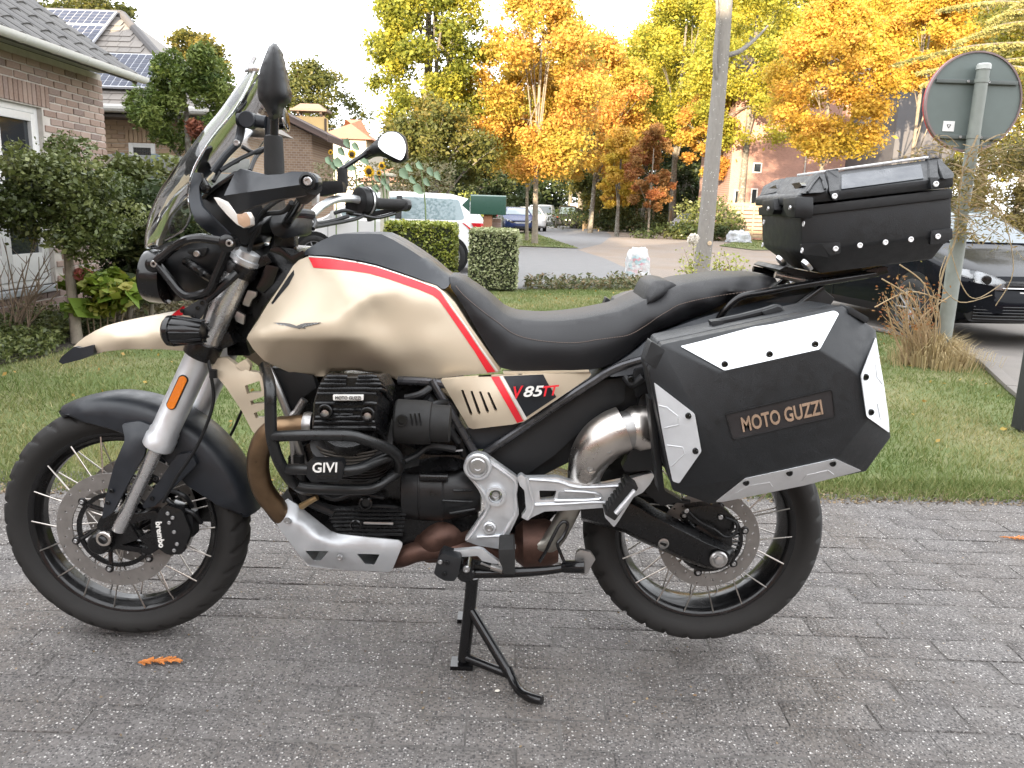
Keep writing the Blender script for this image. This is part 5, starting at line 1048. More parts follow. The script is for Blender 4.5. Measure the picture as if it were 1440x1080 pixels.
    if detail:
        for sd in (-1, 1):
            hpoly = [(sd * .40, .585), (sd * .44, .68), (sd * .64, .755), (sd * .83, .79), (sd * .845, .69), (sd * .72, .59)]
            hl_ = patch('headlight', hpoly, worn('headlamp_reflector', (.30, .31, .32), .3, .5, bump=0), off=.010); patch('lamp_lens', hpoly, clear('headlamp_glass', (.95, .96, .97), .12), hl_, off=.026)
            q = Vector((fx(sd * .62, .68) + .02, sd * .62, .68)); G().lathe([(0, .05), (.012, .045), (.016, .03)], q, (1, sd * .3, 0), 16).build('projector', black_gl, hl_, local=True)
            G().solid(rounded([(-hl + .06, .84), (-hl + .10, .95), (-hl + .36, .95), (-hl + .30, .86)], .02, 3), Lin(0), rim=.02, g=.06, fn=lambda x, z, Y: Vector((x, sd * (W(x) * (1 - .10 * max(0, (.15 - hl + abs(x)) / .15)) + .004), z)), ydir=Vector((0, -sd, 0))).build('tail_light', redlens, t, 40, local=True); patch('tail_light', [(sd * .58, .78), (sd * .60, .92), (sd * .83, .95), (sd * .84, .80)], redlens, off=.03, front=-1)
            mr = G(); mr.solid(rounded([(.72, .98), (.78, 1.10), (.92, 1.10), (.96, 1.0), (.88, .96)], .03, 3), Lin(0), rim=.16, g=1, grid=False, fn=lambda x, z, Y: Vector((x, sd * (hw + .04), z)), ydir=Vector((0, sd, 0))); mr.build('door_mirror', paint, t, 30, .02, local=True)
        grl = patch('grille', [(-.44, .60), (-.44, .675), (.44, .675), (.44, .60)], black_gl, off=.008)
        for z in (.615, .635, .655): g = G(); g.tube([Vector((fx(y, z) + .016, y, z)) for y in np.linspace(-.43, .43, 12)], .004, 6); g.build('grille_bar', black_pl, grl, local=True)
        g = G(); g.tube([Vector((fx(y, .605) + .018, y, .605)) for y in np.linspace(-.46, .46, 12)], .007, 6); g.build('chrome_strip', chrome, grl, local=True)
        lo = patch('lower_grille', [(-.72, .27), (-.80, .45), (.80, .45), (.72, .27)], black_pl, off=.008)
        for z in (.30, .33, .36, .39, .42): g = G(); g.tube([Vector((fx(y, z) + .026, y, z)) for y in np.linspace(-.71, .71, 20)], .007, 6); g.build('grille_bar', black_gl, lo, local=True)
        patch('number_plate', [(-.26, .47), (-.26, .57), (.26, .57), (.26, .47)], white_pt, off=.012, rr=.005)
        patch('rear_plate', [(-.26, .60), (-.26, .71), (.26, .71), (.26, .60)], white_pt, off=.03, front=-1, rr=.005)
        for sd in (-1, 1):
            for xd in (1.02, -.30, -1.12):
                g = G(); g.tube([Vector((xd - (.05 if xd > 0 else 0), sd * (W(xd) * 1.0 + .001), .30)), Vector((xd, sd * (W(xd) * 1.0 + .001), .60)), Vector((xd, sd * (W(xd) * .97 + .001), belt - .02))], .004, 5); g.build('door_gap', black_pl, body, local=True)
            for xd in (-.12, -.98): g = G(); g.tube([Vector((xd, sd * (W(xd) + .02), .80)), Vector((xd - .17, sd * (W(xd) + .02), .80))], .014, 8); g.build('door_handle', paint, body, local=True)
    return t
def carpaint(name, c, rough=.25): m = M(name, c, rough); m.set(IOR=1.28 if max(c) < .05 else 1.5, Coat_Weight=.12, Coat_Roughness=.05, Specular_IOR_Level=.22); return m.m
wcar = at(560, 300, 14.2)
car('parked_car', 'white hatchback seen from the side behind the clipped hedges', (at(685, 340, 14.2).x - 2.0, 14.2), (-1, -.06), carpaint('white_car_paint', (.80, .80, .80)), 4.05, 1.72, 1.50, glass=M('pale_reflecting_glass', (.20, .27, .29), .05, 0, .9).m)
fcn = at(1340, 440, 5.9)
hd_ = Vector((.60, -.80, 0)).normalized()
GC = Vector((1.0, 0, 0))
car('parked_car', 'black hatchback with clear headlight beside the sign post', (4.94, 8.0), (.15, -.99), carpaint('black_car_paint', (.005, .006, .009), .15), 4.15, 1.79, 1.47, glass=M('sky_reflecting_glass', (.08, .11, .13), .03, 0, 1.0).m)
car('parked_car', 'dark blue car facing us on the far street beside the slim trunks', (at(724, 320, 42).x, 44), (.15, -1), carpaint('blue_car_paint', (.012, .025, .09)), 3.9, 1.74, 1.43)
car('parked_car', 'second white car tucked behind the dark blue one', (at(745, 318, 49).x, 51), (.12, -1), carpaint('white_car_paint2', (.6, .6, .6)), 4.0, 1.74, 1.5, detail=False)
car('parked_van', 'small white van parked at the far end of the street', (at(769, 304, 72).x, 74), (.1, 1), carpaint('white_van_paint', (.7, .7, .69)), 4.2, 1.8, 1.85, 'van', detail=True)
car('parked_van', 'white van half hidden left of the other white van', (at(757, 304, 76).x, 79), (.1, 1), carpaint('white_van_paint2', (.62, .62, .62)), 4.2, 1.8, 1.85, 'van', detail=False)
car('parked_car', 'dark grey off-road car at the wood edge by the white board', (at(800, 305, 62).x, 64), (.05, 1), carpaint('grey_car_paint', (.02, .021, .024)), 4.3, 1.85, 1.75, 'suv')
car('parked_car', 'silver car half hidden by the green bush', (at(975, 300, 52).x, 53), (-.4, -.9), carpaint('silver_car_paint', (.42, .44, .47)), 4.1, 1.75, 1.45, detail=False)
# notice board, trailer, posts, fence near the woods
Yn_ = 66; a, b = at(801, 314, Yn_), at(814, 286, Yn_); nb2 = thing('notice_board', 'white notice board behind the dark off-road car', 'sign', ((a.x + b.x) / 2, Yn_, -.03)); G().bx((a.x, Yn_, a.z - .6), (b.x, Yn_ + .06, b.z)).build('board', white_pt, nb2, 30, .01); G().bx((a.x + .1, Yn_ + .08, 0), (a.x + .2, Yn_ + .16, b.z - .1)).build('post', bark, nb2)
wood = worn('weathered_wood', (.22, .16, .10), .9, var=.25, scale=6)
Yl = 56; a, b = at(820, 318, Yl), at(843, 298, Yl); tr_ = thing('log_stack', 'stacked brown logs in a rack beside the off-road car', 'log stack', ((a.x + b.x) / 2, Yl, -.03))
for i in range(9):
    for j in range(6): G().lathe([(0, .062), (.5, .06)], (a.x + .08 + i * .125 + (j % 2) * .06, Yl, .2 + j * .115), (0, 1, 0), 8).build('log', wood, tr_)
for x in (a.x, b.x): G().bx((x - .04, Yl - .03, 0), (x + .04, Yl + .06, b.z + .1)).build('post', wood, tr_)
for i, (px, py0, py1, d) in enumerate(((894, 316, 290, 60), (908, 316, 296, 58), (918, 316, 278, 62), (942, 316, 296, 56))):
    a, b = at(px, py0, d - 2), at(px, py1, d - 2); g = G(); g.tube([(a.x, d - 2, -.03), (a.x, d - 2, b.z)], .09, 8); tag(g.build('wooden_post', worn('post_wood', (.42, .33, .2), .9) if i == 0 else wood), ('pale leftmost wooden post at the wood edge', 'thick short wooden post second along the wood edge', 'tall thin wooden post behind the russet tree', 'rightmost wooden post before the green bush')[i], 'post', 'wooden posts at the wood edge')
Yw = 44.0; a, b = at(1009, 322, Yw), at(1110, 287, Yw); wfn = thing('panel_fence', 'wooden panel fence with horizontal slats before the pink house', 'fence', ((a.x + b.x) / 2, Yw, -.03)); npan = 3; pw_ = (b.x - a.x) / npan; fw_ = worn('fence_wood', (.40, .31, .21), .9, var=.2, scale=4)
zb0 = .15
for k in range(npan):
    for j in range(9): zz = zb0 + (b.z - zb0) * (j + .5) / 9; G().box((a.x + pw_ * (k + .5), Yw + (.02 if j % 2 else -.02), zz), (pw_ - .1, .025, (b.z - zb0) / 9 - .05)).build('slat', fw_, wfn)
    G().box((a.x + pw_ * k, Yw, b.z / 2), (.12, .12, b.z + .06)).build('post', fw_, wfn); G().box((a.x + pw_ * (k + .5), Yw - .05, b.z / 2), (.08, .03, b.z)).build('batten', fw_, wfn)
# bin bags
def bag(px, py, pyt, wpx, m, label, seed, Y=None, gm_=None):
    p = atz(px, py) if Y is None else at(px, py, Y); h = at(px, pyt, p.y).z; r = wpx * (p.y - CAM.y) / F / 2; t = thing('rubbish_bag', label, 'bag', (p.x, p.y, -.01)); bm = bmesh.new(); bmesh.ops.create_icosphere(bm, subdivisions=4, radius=1)
    for v in bm.verts:
        n_ = v.co.normalized(); n_ = Vector([math.copysign(abs(c_) ** .72, c_) for c_ in n_]); n_ = n_ / max(1, n_.length * .86); k = 1 + .16 * noise.noise(n_ * 2.1 + Vector((seed, 0, 0))) + .07 * noise.noise(n_ * 6 + Vector((0, seed, 0))) + .03 * noise.noise(n_ * 15); f_ = 1 / max(.5, math.sqrt(max(0, 1 - n_.z ** 2))) * (.92 if n_.z < -.75 else 1) if n_.z < 0 else 1; v.co = Vector((n_.x * r * k * f_, n_.y * r * .8 * k * f_, max(0, h * (.42 + n_.z * (.58 if n_.z > 0 else .42)) * (k if n_.z > 0 else 1))))
    me = bpy.data.meshes.new('bag'); bm.to_mesh(me); bm.free(); me.polygons.foreach_set('use_smooth', [True] * len(me.polygons)); me.materials.append(m); o = link('sack', me, t)
    g = G(); g.lathe([(-.06, r * .25), (-.04, r * .14), (-.02, r * .22)], (r * .1, 0, h + .0), (.3, 0, 1), 12) if True else g.lathe([(-.03, r * .25), (0, r * .10), (.05, r * .2), (.07, r * .26)], (r * .1, 0, h + .0), (.1, 0, 1), 12); g.build('knot', m, t, 60, local=True)
bagm = M('coloured_bag_plastic', (.7, .7, .7), .3); bagm.color(bagm.mix(bagm.ramp(bagm.noise(3.4, 3), [(.38, 0.), (.5, 1.)]), bagm.ramp(bagm.vor(16), [(0, (.50, .50, .50)), (.35, (.30, .48, .52)), (.62, (.52, .53, .50)), (.85, (.55, .30, .33))], 'LINEAR'), (.56, .56, .56))); bagm.bump(bagm.noise(18, 5), .03)
bag(895, 396, 349, 33, bagm.m, 'upright whitish rubbish bag with coloured packaging at the lawn edge', 3)
bagm2 = worn('white_bag_plastic', (.50, .52, .56), .3, var=.1, scale=7, bump=.02); bag(1038, 341, 324, 30, bagm2, 'slumped white rubbish bag on the far grass shoulder', 8)
# round sign seen from behind
Yg = pb.y; sg = thing('round_sign', 'grey back of a large round traffic sign with red rim on a leaning-looking post', 'traffic sign', (pb.x, Yg, -.01)); galv = worn('galvanised_paint', (.22, .24, .22), .55, var=.12, scale=9); galv2 = worn('sign_back', (.135, .165, .157), .5, var=.08, scale=4)
pt_ = at(1392, 97, Yg); g = G(); g.tube([(pb.x, Yg, -.01), (pb.x, Yg, 1.15)], .062, 20); g.tube([(pb.x, Yg, 1.15), (pb.x, Yg, pt_.z)], .050, 20); g.build('post', galv, sg, 50)
G().lathe([(-.006, .056), (.03, .056), (.04, .045), (.042, 0)], (pb.x, Yg, pt_.z), (0, 0, 1), 20).build('post_cap', worn('pale_cap', (.5, .52, .5), .5), sg)
cd = at(1398, 155, Yg + .08); cd.x = pb.x - .005; lft = at(1299, 152, Yg + .08).x; rad_ = cd.x - lft; ztop_ = at(1390, 72, Yg + .08).z; zc_ = ztop_ - rad_; nd = Vector((0, 1, 0))
g = G(); g.lathe([(0, rad_ * .97), (.006, rad_ * .975), (.007, 0)], (cd.x, Yg + .075, zc_), nd, 72); g.build('plate', galv2, sg, 40)
g = G(); g.rings([[Vector((cd.x + math.cos(2 * PI * k / 72) * r, Yg + .075 + y, zc_ + math.sin(2 * PI * k / 72) * r)) for r, y in ((rad_ * .965, -.012), (rad_, -.012), (rad_, .02), (rad_ * .965, .02))] for k in list(range(72)) + [0]], True, False); g.build('rim', worn('sign_rim', (.24, .17, .17), .5, var=.3, scale=2), sg, 40)
g = G(); g.rings([[Vector((cd.x + math.cos(2 * PI * k / 72) * r, Yg + .075 + y, zc_ + math.sin(2 * PI * k / 72) * r)) for r, y in ((rad_ * .97, .021), (rad_ * 1.003, .021), (rad_ * 1.003, .036), (rad_ * .97, .036))] for k in list(range(72)) + [0]], True, False); g.build('front_band', worn('sign_red', (.50, .04, .045), .4), sg, 40)
for zpx in (114, 193):
    zz = at(1390, zpx, Yg).z; hw_ = math.sqrt(max(.01, (rad_ * .97) ** 2 - (zz - zc_) ** 2)) - .02; rl = G(); rl.box((cd.x, Yg + .062, zz), (hw_ * 2, .022, .03)); ro_ = rl.build('rail', worn('rail_dark', (.10, .115, .11), .5), sg, 30, .003)
    g = G(); g.rings([[Vector((pb.x + math.cos(2 * PI * k / 24) * r, Yg + math.sin(2 * PI * k / 24) * r, zz + y)) for r, y in ((.0505, -.016), (.055, -.016), (.055, .016), (.0505, .016))] for k in list(range(24)) + [0]], True, False); g.build('clamp', galv, ro_)
    for dx in (-.085, .085): place('bolt', _bm, sg, (pb.x + dx, Yg + .045, zz), None, .012)
q0, q1 = at(1327, 170, Yg + .07), at(1341, 185, Yg + .07); st2 = G(); st2.bx((q0.x, Yg + .069, q1.z), (q1.x, Yg + .074, q0.z)); sk_ = st2.build('sticker', white_pt, sg)
c_ = ((q0.x + q1.x) / 2, (q0.z + q1.z) / 2); g = G(); tri_ = [Vector((c_[0] + math.cos(a) * .018, Yg + .0675, c_[1] + .003 + math.sin(a) * .018)) for a in (PI / 6, 5 * PI / 6, 3 * PI / 2)]
for i in range(3): g.tube([tri_[i], tri_[(i + 1) % 3]], .0022, 5)
g.build('triangle_mark', black_pl, sk_)
# striped bollard at the right edge
pbl = atz(1441, 604); bl_ = thing('bollard', 'black and white banded road post cut by the right edge', 'bollard', (pbl.x, pbl.y, -.01)); zt1, zt2 = at(1436, 487, pbl.y).z, at(1436, 415, pbl.y).z
G().box((pbl.x, pbl.y, zt1 / 2), (.11, .11, zt1)).build('base', worn('bollard_black', (.03, .032, .034), .6), bl_, 30, .01); G().box((pbl.x, pbl.y, (zt1 + zt2) / 2), (.11, .11, zt2 - zt1 - .002)).build('white_band', white_pt, bl_, 30, .01)
# fallen bits on the paving
rst = worn('dry_leaf_orange', (.55, .20, .05), .8, var=.25, scale=60, bump=0)
def twigleaf(px, py, L_, n, label, ang, seed):
    p = atz(px, py); r = random.Random(seed); d = Vector((math.cos(ang), math.sin(ang), 0)); g = G()
    a, b = p - d * L_ / 2 + Vector((0, 0, .006)), p + d * L_ / 2 + Vector((0, 0, .008)); g.tube([a, a.lerp(b, .5) + Vector((0, .002, .004)), b], .0012, 5)
    for i in range(n):
        t = r.random(); s_ = r.choice((-1, 1)); q = a.lerp(b, t); e = q + (d * .8 + Vector((-d.y, d.x, 0)) * s_ * r.uniform(.3, .7)) * L_ * r.uniform(.12, .28) + Vector((0, 0, r.uniform(-.002, .008))); g.tube([q, q.lerp(e, .5) + Vector((0, 0, .002)), e], [.0014, .0022], 5)
    o = g.build('fallen_twig', rst); tag(o, label, 'twig'); return o
twigleaf(222, 934, .10, 46, 'orange dry cypress sprig lying on the paving before the front wheel', .1, 1)
twigleaf(1425, 759, .10, 30, 'orange dry leaf sprig on the paving near the right edge', -.2, 2)
r = random.Random(77); lm = worn('pale_petal', (.62, .58, .5), .8, bump=0); lm2 = worn('brown_leaf', (.20, .12, .06), .85, var=.3, scale=50, bump=0); lg = G(); lg2 = G()
for i in range(22):
    p = atz(r.uniform(20, 1430), r.uniform(700, 1060)); s_ = r.uniform(.0015, .004) if i % 5 else r.uniform(.005, .008); (lg if i % 3 else lg2).add([p + Vector((s_ * math.cos(a + i), s_ * .7 * math.sin(a + i), .0045 + r.uniform(0, .003))) for a in (0, 1.2, 2.3, 3.4, 4.8)], [(0, 1, 2, 3, 4)])
o = lg.build('grit', lm); o['kind'] = 'stuff'; o = lg2.build('leaf_crumbs', lm2); o['kind'] = 'stuff'
for i, (px, py) in enumerate(((990, 702), (1040, 690), (1075, 696), (930, 689), (720, 688), (1180, 686), (310, 690), (60, 690), (1290, 701), (500, 690))): pass
# ============================================================ the motorcycle
bike = thing('motorcycle', 'sand-coloured adventure motorcycle with red stripes standing on its centre stand', 'motorcycle', (-0.25, 0, 0))
FX, FZ, RX, RZ = -1.037, 0.333, 0.5285, 0.3705
def bolt(px, py, Y, r, parent=bike, dark=False, pos=None):
    return place('bolt', _bmk if dark else _bm, parent, pos if pos is not None else at(px, py, Y), None, r)
def zp(x0, y0, s, pts):
    """picture px from a magnified detail"""
    return [(x0 + p[0] / s, y0 + p[1] / s) + tuple(p[2:]) for p in pts]
def plate(name, pts, Y, rim, mat_, parent=bike, bevel=.002, r=0, holes=(), sharp=35):
    pts = rounded(pts, r) if r else pts
    return G().solid(pts, Y, rim=rim, g=400, holes=[rounded(h, 2) for h in holes], grid=False).build(name, mat_, parent, sharp, bevel)

# ---------------------------------------------------- wheels
def wheel(cx, cz, R, W, rimr, rimw, nsp, seed, disc_r, disc_y, both):
    A = Vector((cx, 0, cz)); yax = (0, 1, 0)
    hub = G().lathe([(-.075, .030), (-.073, .052), (-.055, .056), (-.045, .030), (.045, .030), (.055, .056), (.073, .052), (.075, .030)], A, yax, 24).build('wheel', black_mt, bike)
    hw = rimw / 2
    prof = [(-hw - .004, rimr), (-hw - .004, rimr - .005), (-hw + .004, rimr - .016), (-hw + .014, rimr - .020), (-.012, rimr - .030), (.012, rimr - .030), (hw - .014, rimr - .020), (hw - .004, rimr - .016), (hw + .004, rimr - .005), (hw + .004, rimr),
            (hw - .002, rimr - .002), (hw - .016, rimr - .012), (0, rimr - .018), (-hw + .016, rimr - .012), (-hw + .002, rimr - .002)]
    g = G(); b = []
    n = 96
    for k in range(n):
        a = 2 * PI * k / n; b.append([A + Vector((math.cos(a) * r, y, math.sin(a) * r)) for y, r in prof])
    b.append(b[0]); g.rings(b, True, False).build('rim', black_gl, hub, 40)
    # tyre with cut grooves
    P = []
    for t in np.linspace(-1, 1, 31):
        u = abs(t)
        if u < .62:
            y = t / .62 * W * .485; r = R - (abs(y) / (W * .5)) ** 2.3 * R * .085
        else:
            q = (u - .62) / .38; y = math.copysign(W * (.5 * math.cos((q - .28) * 1.35)), t); y = math.copysign(max(abs(y), hw + .002), t)
            r = (R - R * .082) * (1 - q) + (rimr - .004) * q
        P.append((y, r, u))
    n = 300; V = []; rg = random.Random(seed)
    for k in range(n):
        a = 2 * PI * k / n
        for y, r, u in P:
            d = 0
            if u < .66 and u > .06:
                ph = (k / n * 30 + (u * 1.1 if y > 0 else u * 1.1 + .5)) % 1.0
                if ph < .24: d = .009
            V.append(A + Vector((math.cos(a) * (r - d), y, math.sin(a) * (r - d))))
    m = len(P); Fc = [(k * m + i, k * m + i + 1, ((k + 1) % n) * m + i + 1, ((k + 1) % n) * m + i) for k in range(n) for i in range(m - 1)]
    G().add(V, Fc).build('tyre', tyre_m, hub, 50)
    # spokes to the rim flange
    sp = G()
    for k in range(nsp):
        for sd in (-1, 1):
            a = 2 * PI * (k + (.5 if sd > 0 else 0)) / nsp; b_ = a + (.42 if k % 2 else -.42)
            p0 = A + Vector((math.cos(b_) * .053, sd * .066, math.sin(b_) * .053)); p1 = A + Vector((math.cos(a) * (rimr - .010), sd * (hw + .001), math.sin(a) * (rimr - .010)))
            o = G().tube([p0, p1], .0021, 6).build('spoke', steel, hub, 60)
    # brake disc with drilled holes
    for dy in ((disc_y, -disc_y) if both else (disc_y,)):
        ri = disc_r * .74; oc = 64
        out = [(math.cos(2 * PI * k / oc) * disc_r, math.sin(2 * PI * k / oc) * disc_r) for k in range(oc)]
        inn = [(math.cos(2 * PI * k / oc) * ri, math.sin(2 * PI * k / oc) * ri) for k in range(oc)]
        hol = [inn]
        for k in range(36):
            a = 2 * PI * k / 36; r_ = disc_r * (.80, .87, .94)[k % 3]; hol.append([(math.cos(a) * r_ + .0034 * math.cos(j * PI / 4), math.sin(a) * r_ + .0034 * math.sin(j * PI / 4)) for j in range(8)])
        G().solid(out, 0, rim=.005, g=1, holes=hol, grid=False, fn=lambda x, z, Y: A + Vector((x, dy - .0025, z))).build('brake_disc', disc_m, hub, 40)
        cr_ = G(); 
        cr_.rings([[A + Vector((math.cos(2 * PI * k / 48) * r, dy + y, math.sin(2 * PI * k / 48) * r)) for r, y in ((ri * .80, -.002), (ri * .90, -.002), (ri * .90, .004), (ri * .80, .004))] for k in list(range(48)) + [0]], True, False)
        for k in range(6):
            a = 2 * PI * k / 6 + .3
            cr_.tube([A + Vector((math.cos(a - .35) * .05, dy * .8, math.sin(a - .35) * .05)), A + Vector((math.cos(a) * ri * .86, dy, math.sin(a) * ri * .86))], .006, 8)
            cr_.lathe([(0, .011), (.004, .011), (.006, .008), (.006, .004)], A + Vector((math.cos(a) * ri * .97, dy, math.sin(a) * ri * .97)), (0, -1, 0), 12)
        cr_.build('disc_carrier', black_mt, hub)
        for k in range(6):
            a = 2 * PI * k / 6 + .3
            place('rivet', _bm, hub, A + Vector((math.cos(a) * ri * .97, dy - .005, math.sin(a) * ri * .97)), None, .0062)
    return hub
fwh = wheel(FX, FZ, .330, .112, .258, .066, 18, 1, .158, -.072, True)
rwh = wheel(RX, RZ, .322, .155, .240, .112, 18, 2, .133, -.092, False)

# ---------------------------------------------------- front fender, fork
R_ = .352; TH = [(116, .350), (111, .330), (104, .306), (95, .288), (80, .268), (60, .25), (45, .236), (34, .236), (25, .255), (16, .285), (9, .325), (7, .35)]
th_s = [p[0] for p in TH][::-1]; ri_s = [p[1] for p in TH][::-1]
rings = []
for t in np.linspace(7, 116, 46):
    rin = float(np.interp(t, th_s, ri_s)); q = min(1, (116 - t) / 14); wq = .030 + .046 * q ** .6
    if t < 16: wq = .076 - .02 * (16 - t) / 9
    Rr = R_ + .006 - .010 * max(0, (t - 90) / 26)
    row = [(-wq, min(rin, Rr - .004)), (-wq - .002, (min(rin, Rr - .004) + Rr - .02) / 2), (-wq, Rr - .022), (-wq * .85, Rr - .008), (-wq * .5, Rr + .001), (0, Rr + .005)]
    full = row + [(-y, r) for y, r in row[-2::-1]]
    inn = [(y * .93, r - .004) for y, r in full[::-1]]
    a = rad(t); rings.append([Vector((FX + math.cos(a) * r, y, FZ + math.sin(a) * r)) for y, r in full + inn])
G().rings(rings).build('front_fender', dark_pl, bike, 40)
gs = G().solid(rounded([(171, 596), (196, 592), (216, 600), (207, 616), (203, 640), (182, 676), (158, 722), (143, 731), (148, 700), (160, 655), (176, 618)], 5),
          Field([(171, 596, -.085), (216, 600, -.09), (203, 640, -.118), (180, 640, -.128), (190, 610, -.112), (158, 722, -.13), (143, 731, -.118), (150, 690, -.118), (178, 680, -.13)]), rim=.012, g=7)
gs.pair('fork_guard', dark_pl, bike)
for p in ((157, 690), (152, 707)): bolt(p[0], p[1], -.126, .006, dark=True)
def fork(sgn):
    def A(px, py, Y=-.105):
        p = at(px, py, Y); return Vector((p.x, p.y * sgn, p.z))
    top, low, mid, end = A(343, 368), A(290, 492), A(222, 627), A(172, 735)
    d = (mid - top).normalized(); Lm = (mid - top).length
    f = G().lathe([(0, .031), (.01, .032), ((low - top).length, .032)], top, d, 28).build('fork_leg', fork_m, bike)
    G().lathe([((low - top).length + .02, .0345), (Lm - .05, .0345), (Lm - .045, .037), (Lm - .03, .037), (Lm - .027, .039), (Lm, .039), (Lm + .004, .035)], top, d, 28).build('outer_tube', alu, f)
    G().lathe([(Lm, .0175), (Lm + .26, .0175)], top, d, 20).build('slider', fork_m, f)
    G().lathe([(-.03, .022), (-.028, .030), (-.012, .032), (-.010, .036), (.0, .036)], top, d, 24).build('fork_cap', alu, f)
    return f, top, d, Lm
f1, top1, fd, FL = fork(1); f2, _, _, _ = fork(-1)
# triple clamps
pt = top1 + fd * .02; pl = top1 + fd * ((at(290, 492, -.105) - top1).length)
for P, h, rr in ((pt, .030, .041), (pl, .042, .043)):
    g = G()
    for s_ in (1, -1):
        q = Vector((P.x, P.y * s_, P.z)); g.lathe([(-h / 2, rr), (h / 2, rr)], q, fd, 24)
    q = Vector((P.x + .03, 0, P.z + .01)); up_ = -fd
    g.box(q, (.09, .21, h * .8), Matrix.Rotation(rad(-24), 3, 'Y'))
    g.build('triple_clamp', black_mt, bike, 35, .003)
G().tube([Vector((pt.x + .045, 0, pt.z)), Vector((pl.x + .05, 0, pl.z - .02))], .034, 16).build('steering_head', black_mt, bike)
# reflector
rc = at(249, 552, -.142); ux = fd; pn = Vector((0, -1, 0))
o1, o2 = [], []
for k in range(32):
    a = 2 * PI * k / 32; e = Vector((math.cos(a), math.sin(a)))
    sy = .036 if e.y > 0 else -.036
    o1.append(rc + ux * (sy + e.y * .0125) + Vector((fd.z, 0, -fd.x)) * (e.x * .0125)); o2.append(rc + ux * (sy + e.y * .0098) + Vector((fd.z, 0, -fd.x)) * (e.x * .0098) + pn * .003)
rb = G().flat(o1, (0, .006, 0)).build('reflector_base', black_pl, bike)
G().flat(o2, (0, .004, 0)).build('reflector', orange_m, rb)
# axle, axle lugs, calipers
g = G()
g.lathe([(0, .030), (.02, .031), (.045, .028), (.05, .022)], at(150, 756, -.085), (0, -1, 0), 24)
for s_ in (1,):
    g.solid(rounded(zp(0, 500, 2.5725, [(350, 640), (400, 580), (450, 555), (490, 575), (560, 560), (600, 600), (590, 690), (545, 720), (420, 700), (390, 715), (350, 690)]), 4), -.105, rim=.035, g=400, grid=False, holes=[zp(0, 500, 2.5725, [(470, 610), (545, 590), (545, 640), (500, 660)]), zp(0, 500, 2.5725, [(440, 685), (505, 665), (540, 700)])])
g.pair('axle_carrier', black_mt, bike, 35, .004)
G().lathe([(0, .020), (.006, .020), (.008, .018), (.008, .013), (-.02, .012)], at(147, 757, -.128), (0, -1, 0), 28).build('front_axle', steel, bike, 40)
cal = G().solid(rounded(zp(0, 500, 2.5725, [(575, 560), (600, 540), (660, 560), (690, 640), (660, 720), (600, 720), (565, 690), (560, 620)]), 5), -.135, rim=.045, g=400, grid=False).build('brake_caliper', black_gl, bike, 35, .008)
for p in ((236, 722), (243, 728), (245, 748), (249, 765), (245, 774), (238, 735)): bolt(p[0], p[1], -.136, .0052, cal)
g = G()
for p, q in (((232, 700), (262, 745)), ((240, 690), (270, 712)), ((250, 715), (283, 735)), ((262, 745), (240, 778))):
    g.ppx([(p[0], p[1], -.10), ((p[0] + q[0]) / 2 + 4, (p[1] + q[1]) / 2 - 4, -.12), (q[0], q[1], -.09)], .006)
g.bx(at(262, 735, -.10) - Vector((.02, .02, .03)), at(270, 735, -.10) + Vector((.01, .02, .03)))
g.build('brake_hose', black_pl, cal)
text_on('brembo', at(223, 734, -.1362), at(228, 770, -.1362), (0, -1, 0), .016, white_m, cal, bold=.02)
cal2 = G().solid(rounded(zp(0, 500, 2.5725, [(575, 560), (600, 540), (660, 560), (690, 640), (660, 720), (600, 720), (565, 690), (560, 620)]), 5), -.135, rim=.045, g=400, grid=False)
cal2.v = [Vector((p.x, -p.y, p.z)) for p in cal2.v]; cal2.build('brake_caliper', black_gl, bike, 35, .008)
g = G().solid(rounded(zp(0, 500, 2.5725, [(640, 360), (690, 350), (712, 395), (560, 545), (520, 555), (515, 540)]), 3), -.098, rim=.014, g=400, grid=False)
g.build('hose_bracket', dark_pl, bike, 35, .003)
bolt(220, 673, -.10, .007, dark=True); bolt(214, 701, -.10, .006, dark=True)
# brake line along the fork
G().ppx(zp(0, 500, 2.5725, [(752, 10, -.13), (765, 80, -.14), (772, 165, -.14), (742, 265, -.145), (700, 350, -.145), (640, 440, -.14), (590, 530, -.125)]), .0042).build('brake_line', black_pl, bike)
G().ppx([(300, 520, -.14), (300, 531, -.14)], .010).build('cable_clip', black_pl, bike)
G().ppx([(348, 560, .10), (338, 582, .10), (328, 605, .10), (318, 622, .10)], .004).build('speed_sensor_cable', black_pl, bike)

# ---------------------------------------------------- beak
bk = [(103, 488), (110, 481), (119, 474), (134, 465), (149, 458), (178, 452), (217, 445), (241, 442), (258, 430), (285, 425), (310, 440), (312, 490), (300, 497), (264, 494), (226, 491), (178, 491), (150, 494), (131, 498), (116, 500)]
fb = Field([(103, 488, -.02), (119, 474, -.025), (149, 458, -.035), (178, 452, -.04), (217, 445, -.045), (258, 430, -.05), (310, 440, -.06), (131, 487, -.062), (160, 477, -.088), (178, 474, -.094), (178, 481, -.093), (226, 470, -.106), (226, 477, -.105), (270, 468, -.11), (178, 491, -.080), (226, 491, -.090), (264, 494, -.094), (131, 498, -.05), (150, 494, -.068), (190, 462, -.075), (230, 456, -.085), (116, 500, -.03), (300, 497, -.09)])
G().solid(bk, fb, mirror=True, g=5).build('beak', sand, bike, 40)
G().solid(rounded(zp(60, 300, 3.376, [(75, 705), (90, 680), (150, 632), (180, 640), (240, 624), (243, 668), (190, 692), (95, 716)]), 2), Field([(82, 508, -.03), (104, 487, -.04), (131, 486, -.072), (131, 497, -.075), (116, 505, -.05), (88, 511, -.03)]), mirror=True, g=5).build('beak_tip', dark_pl, bike, 40)
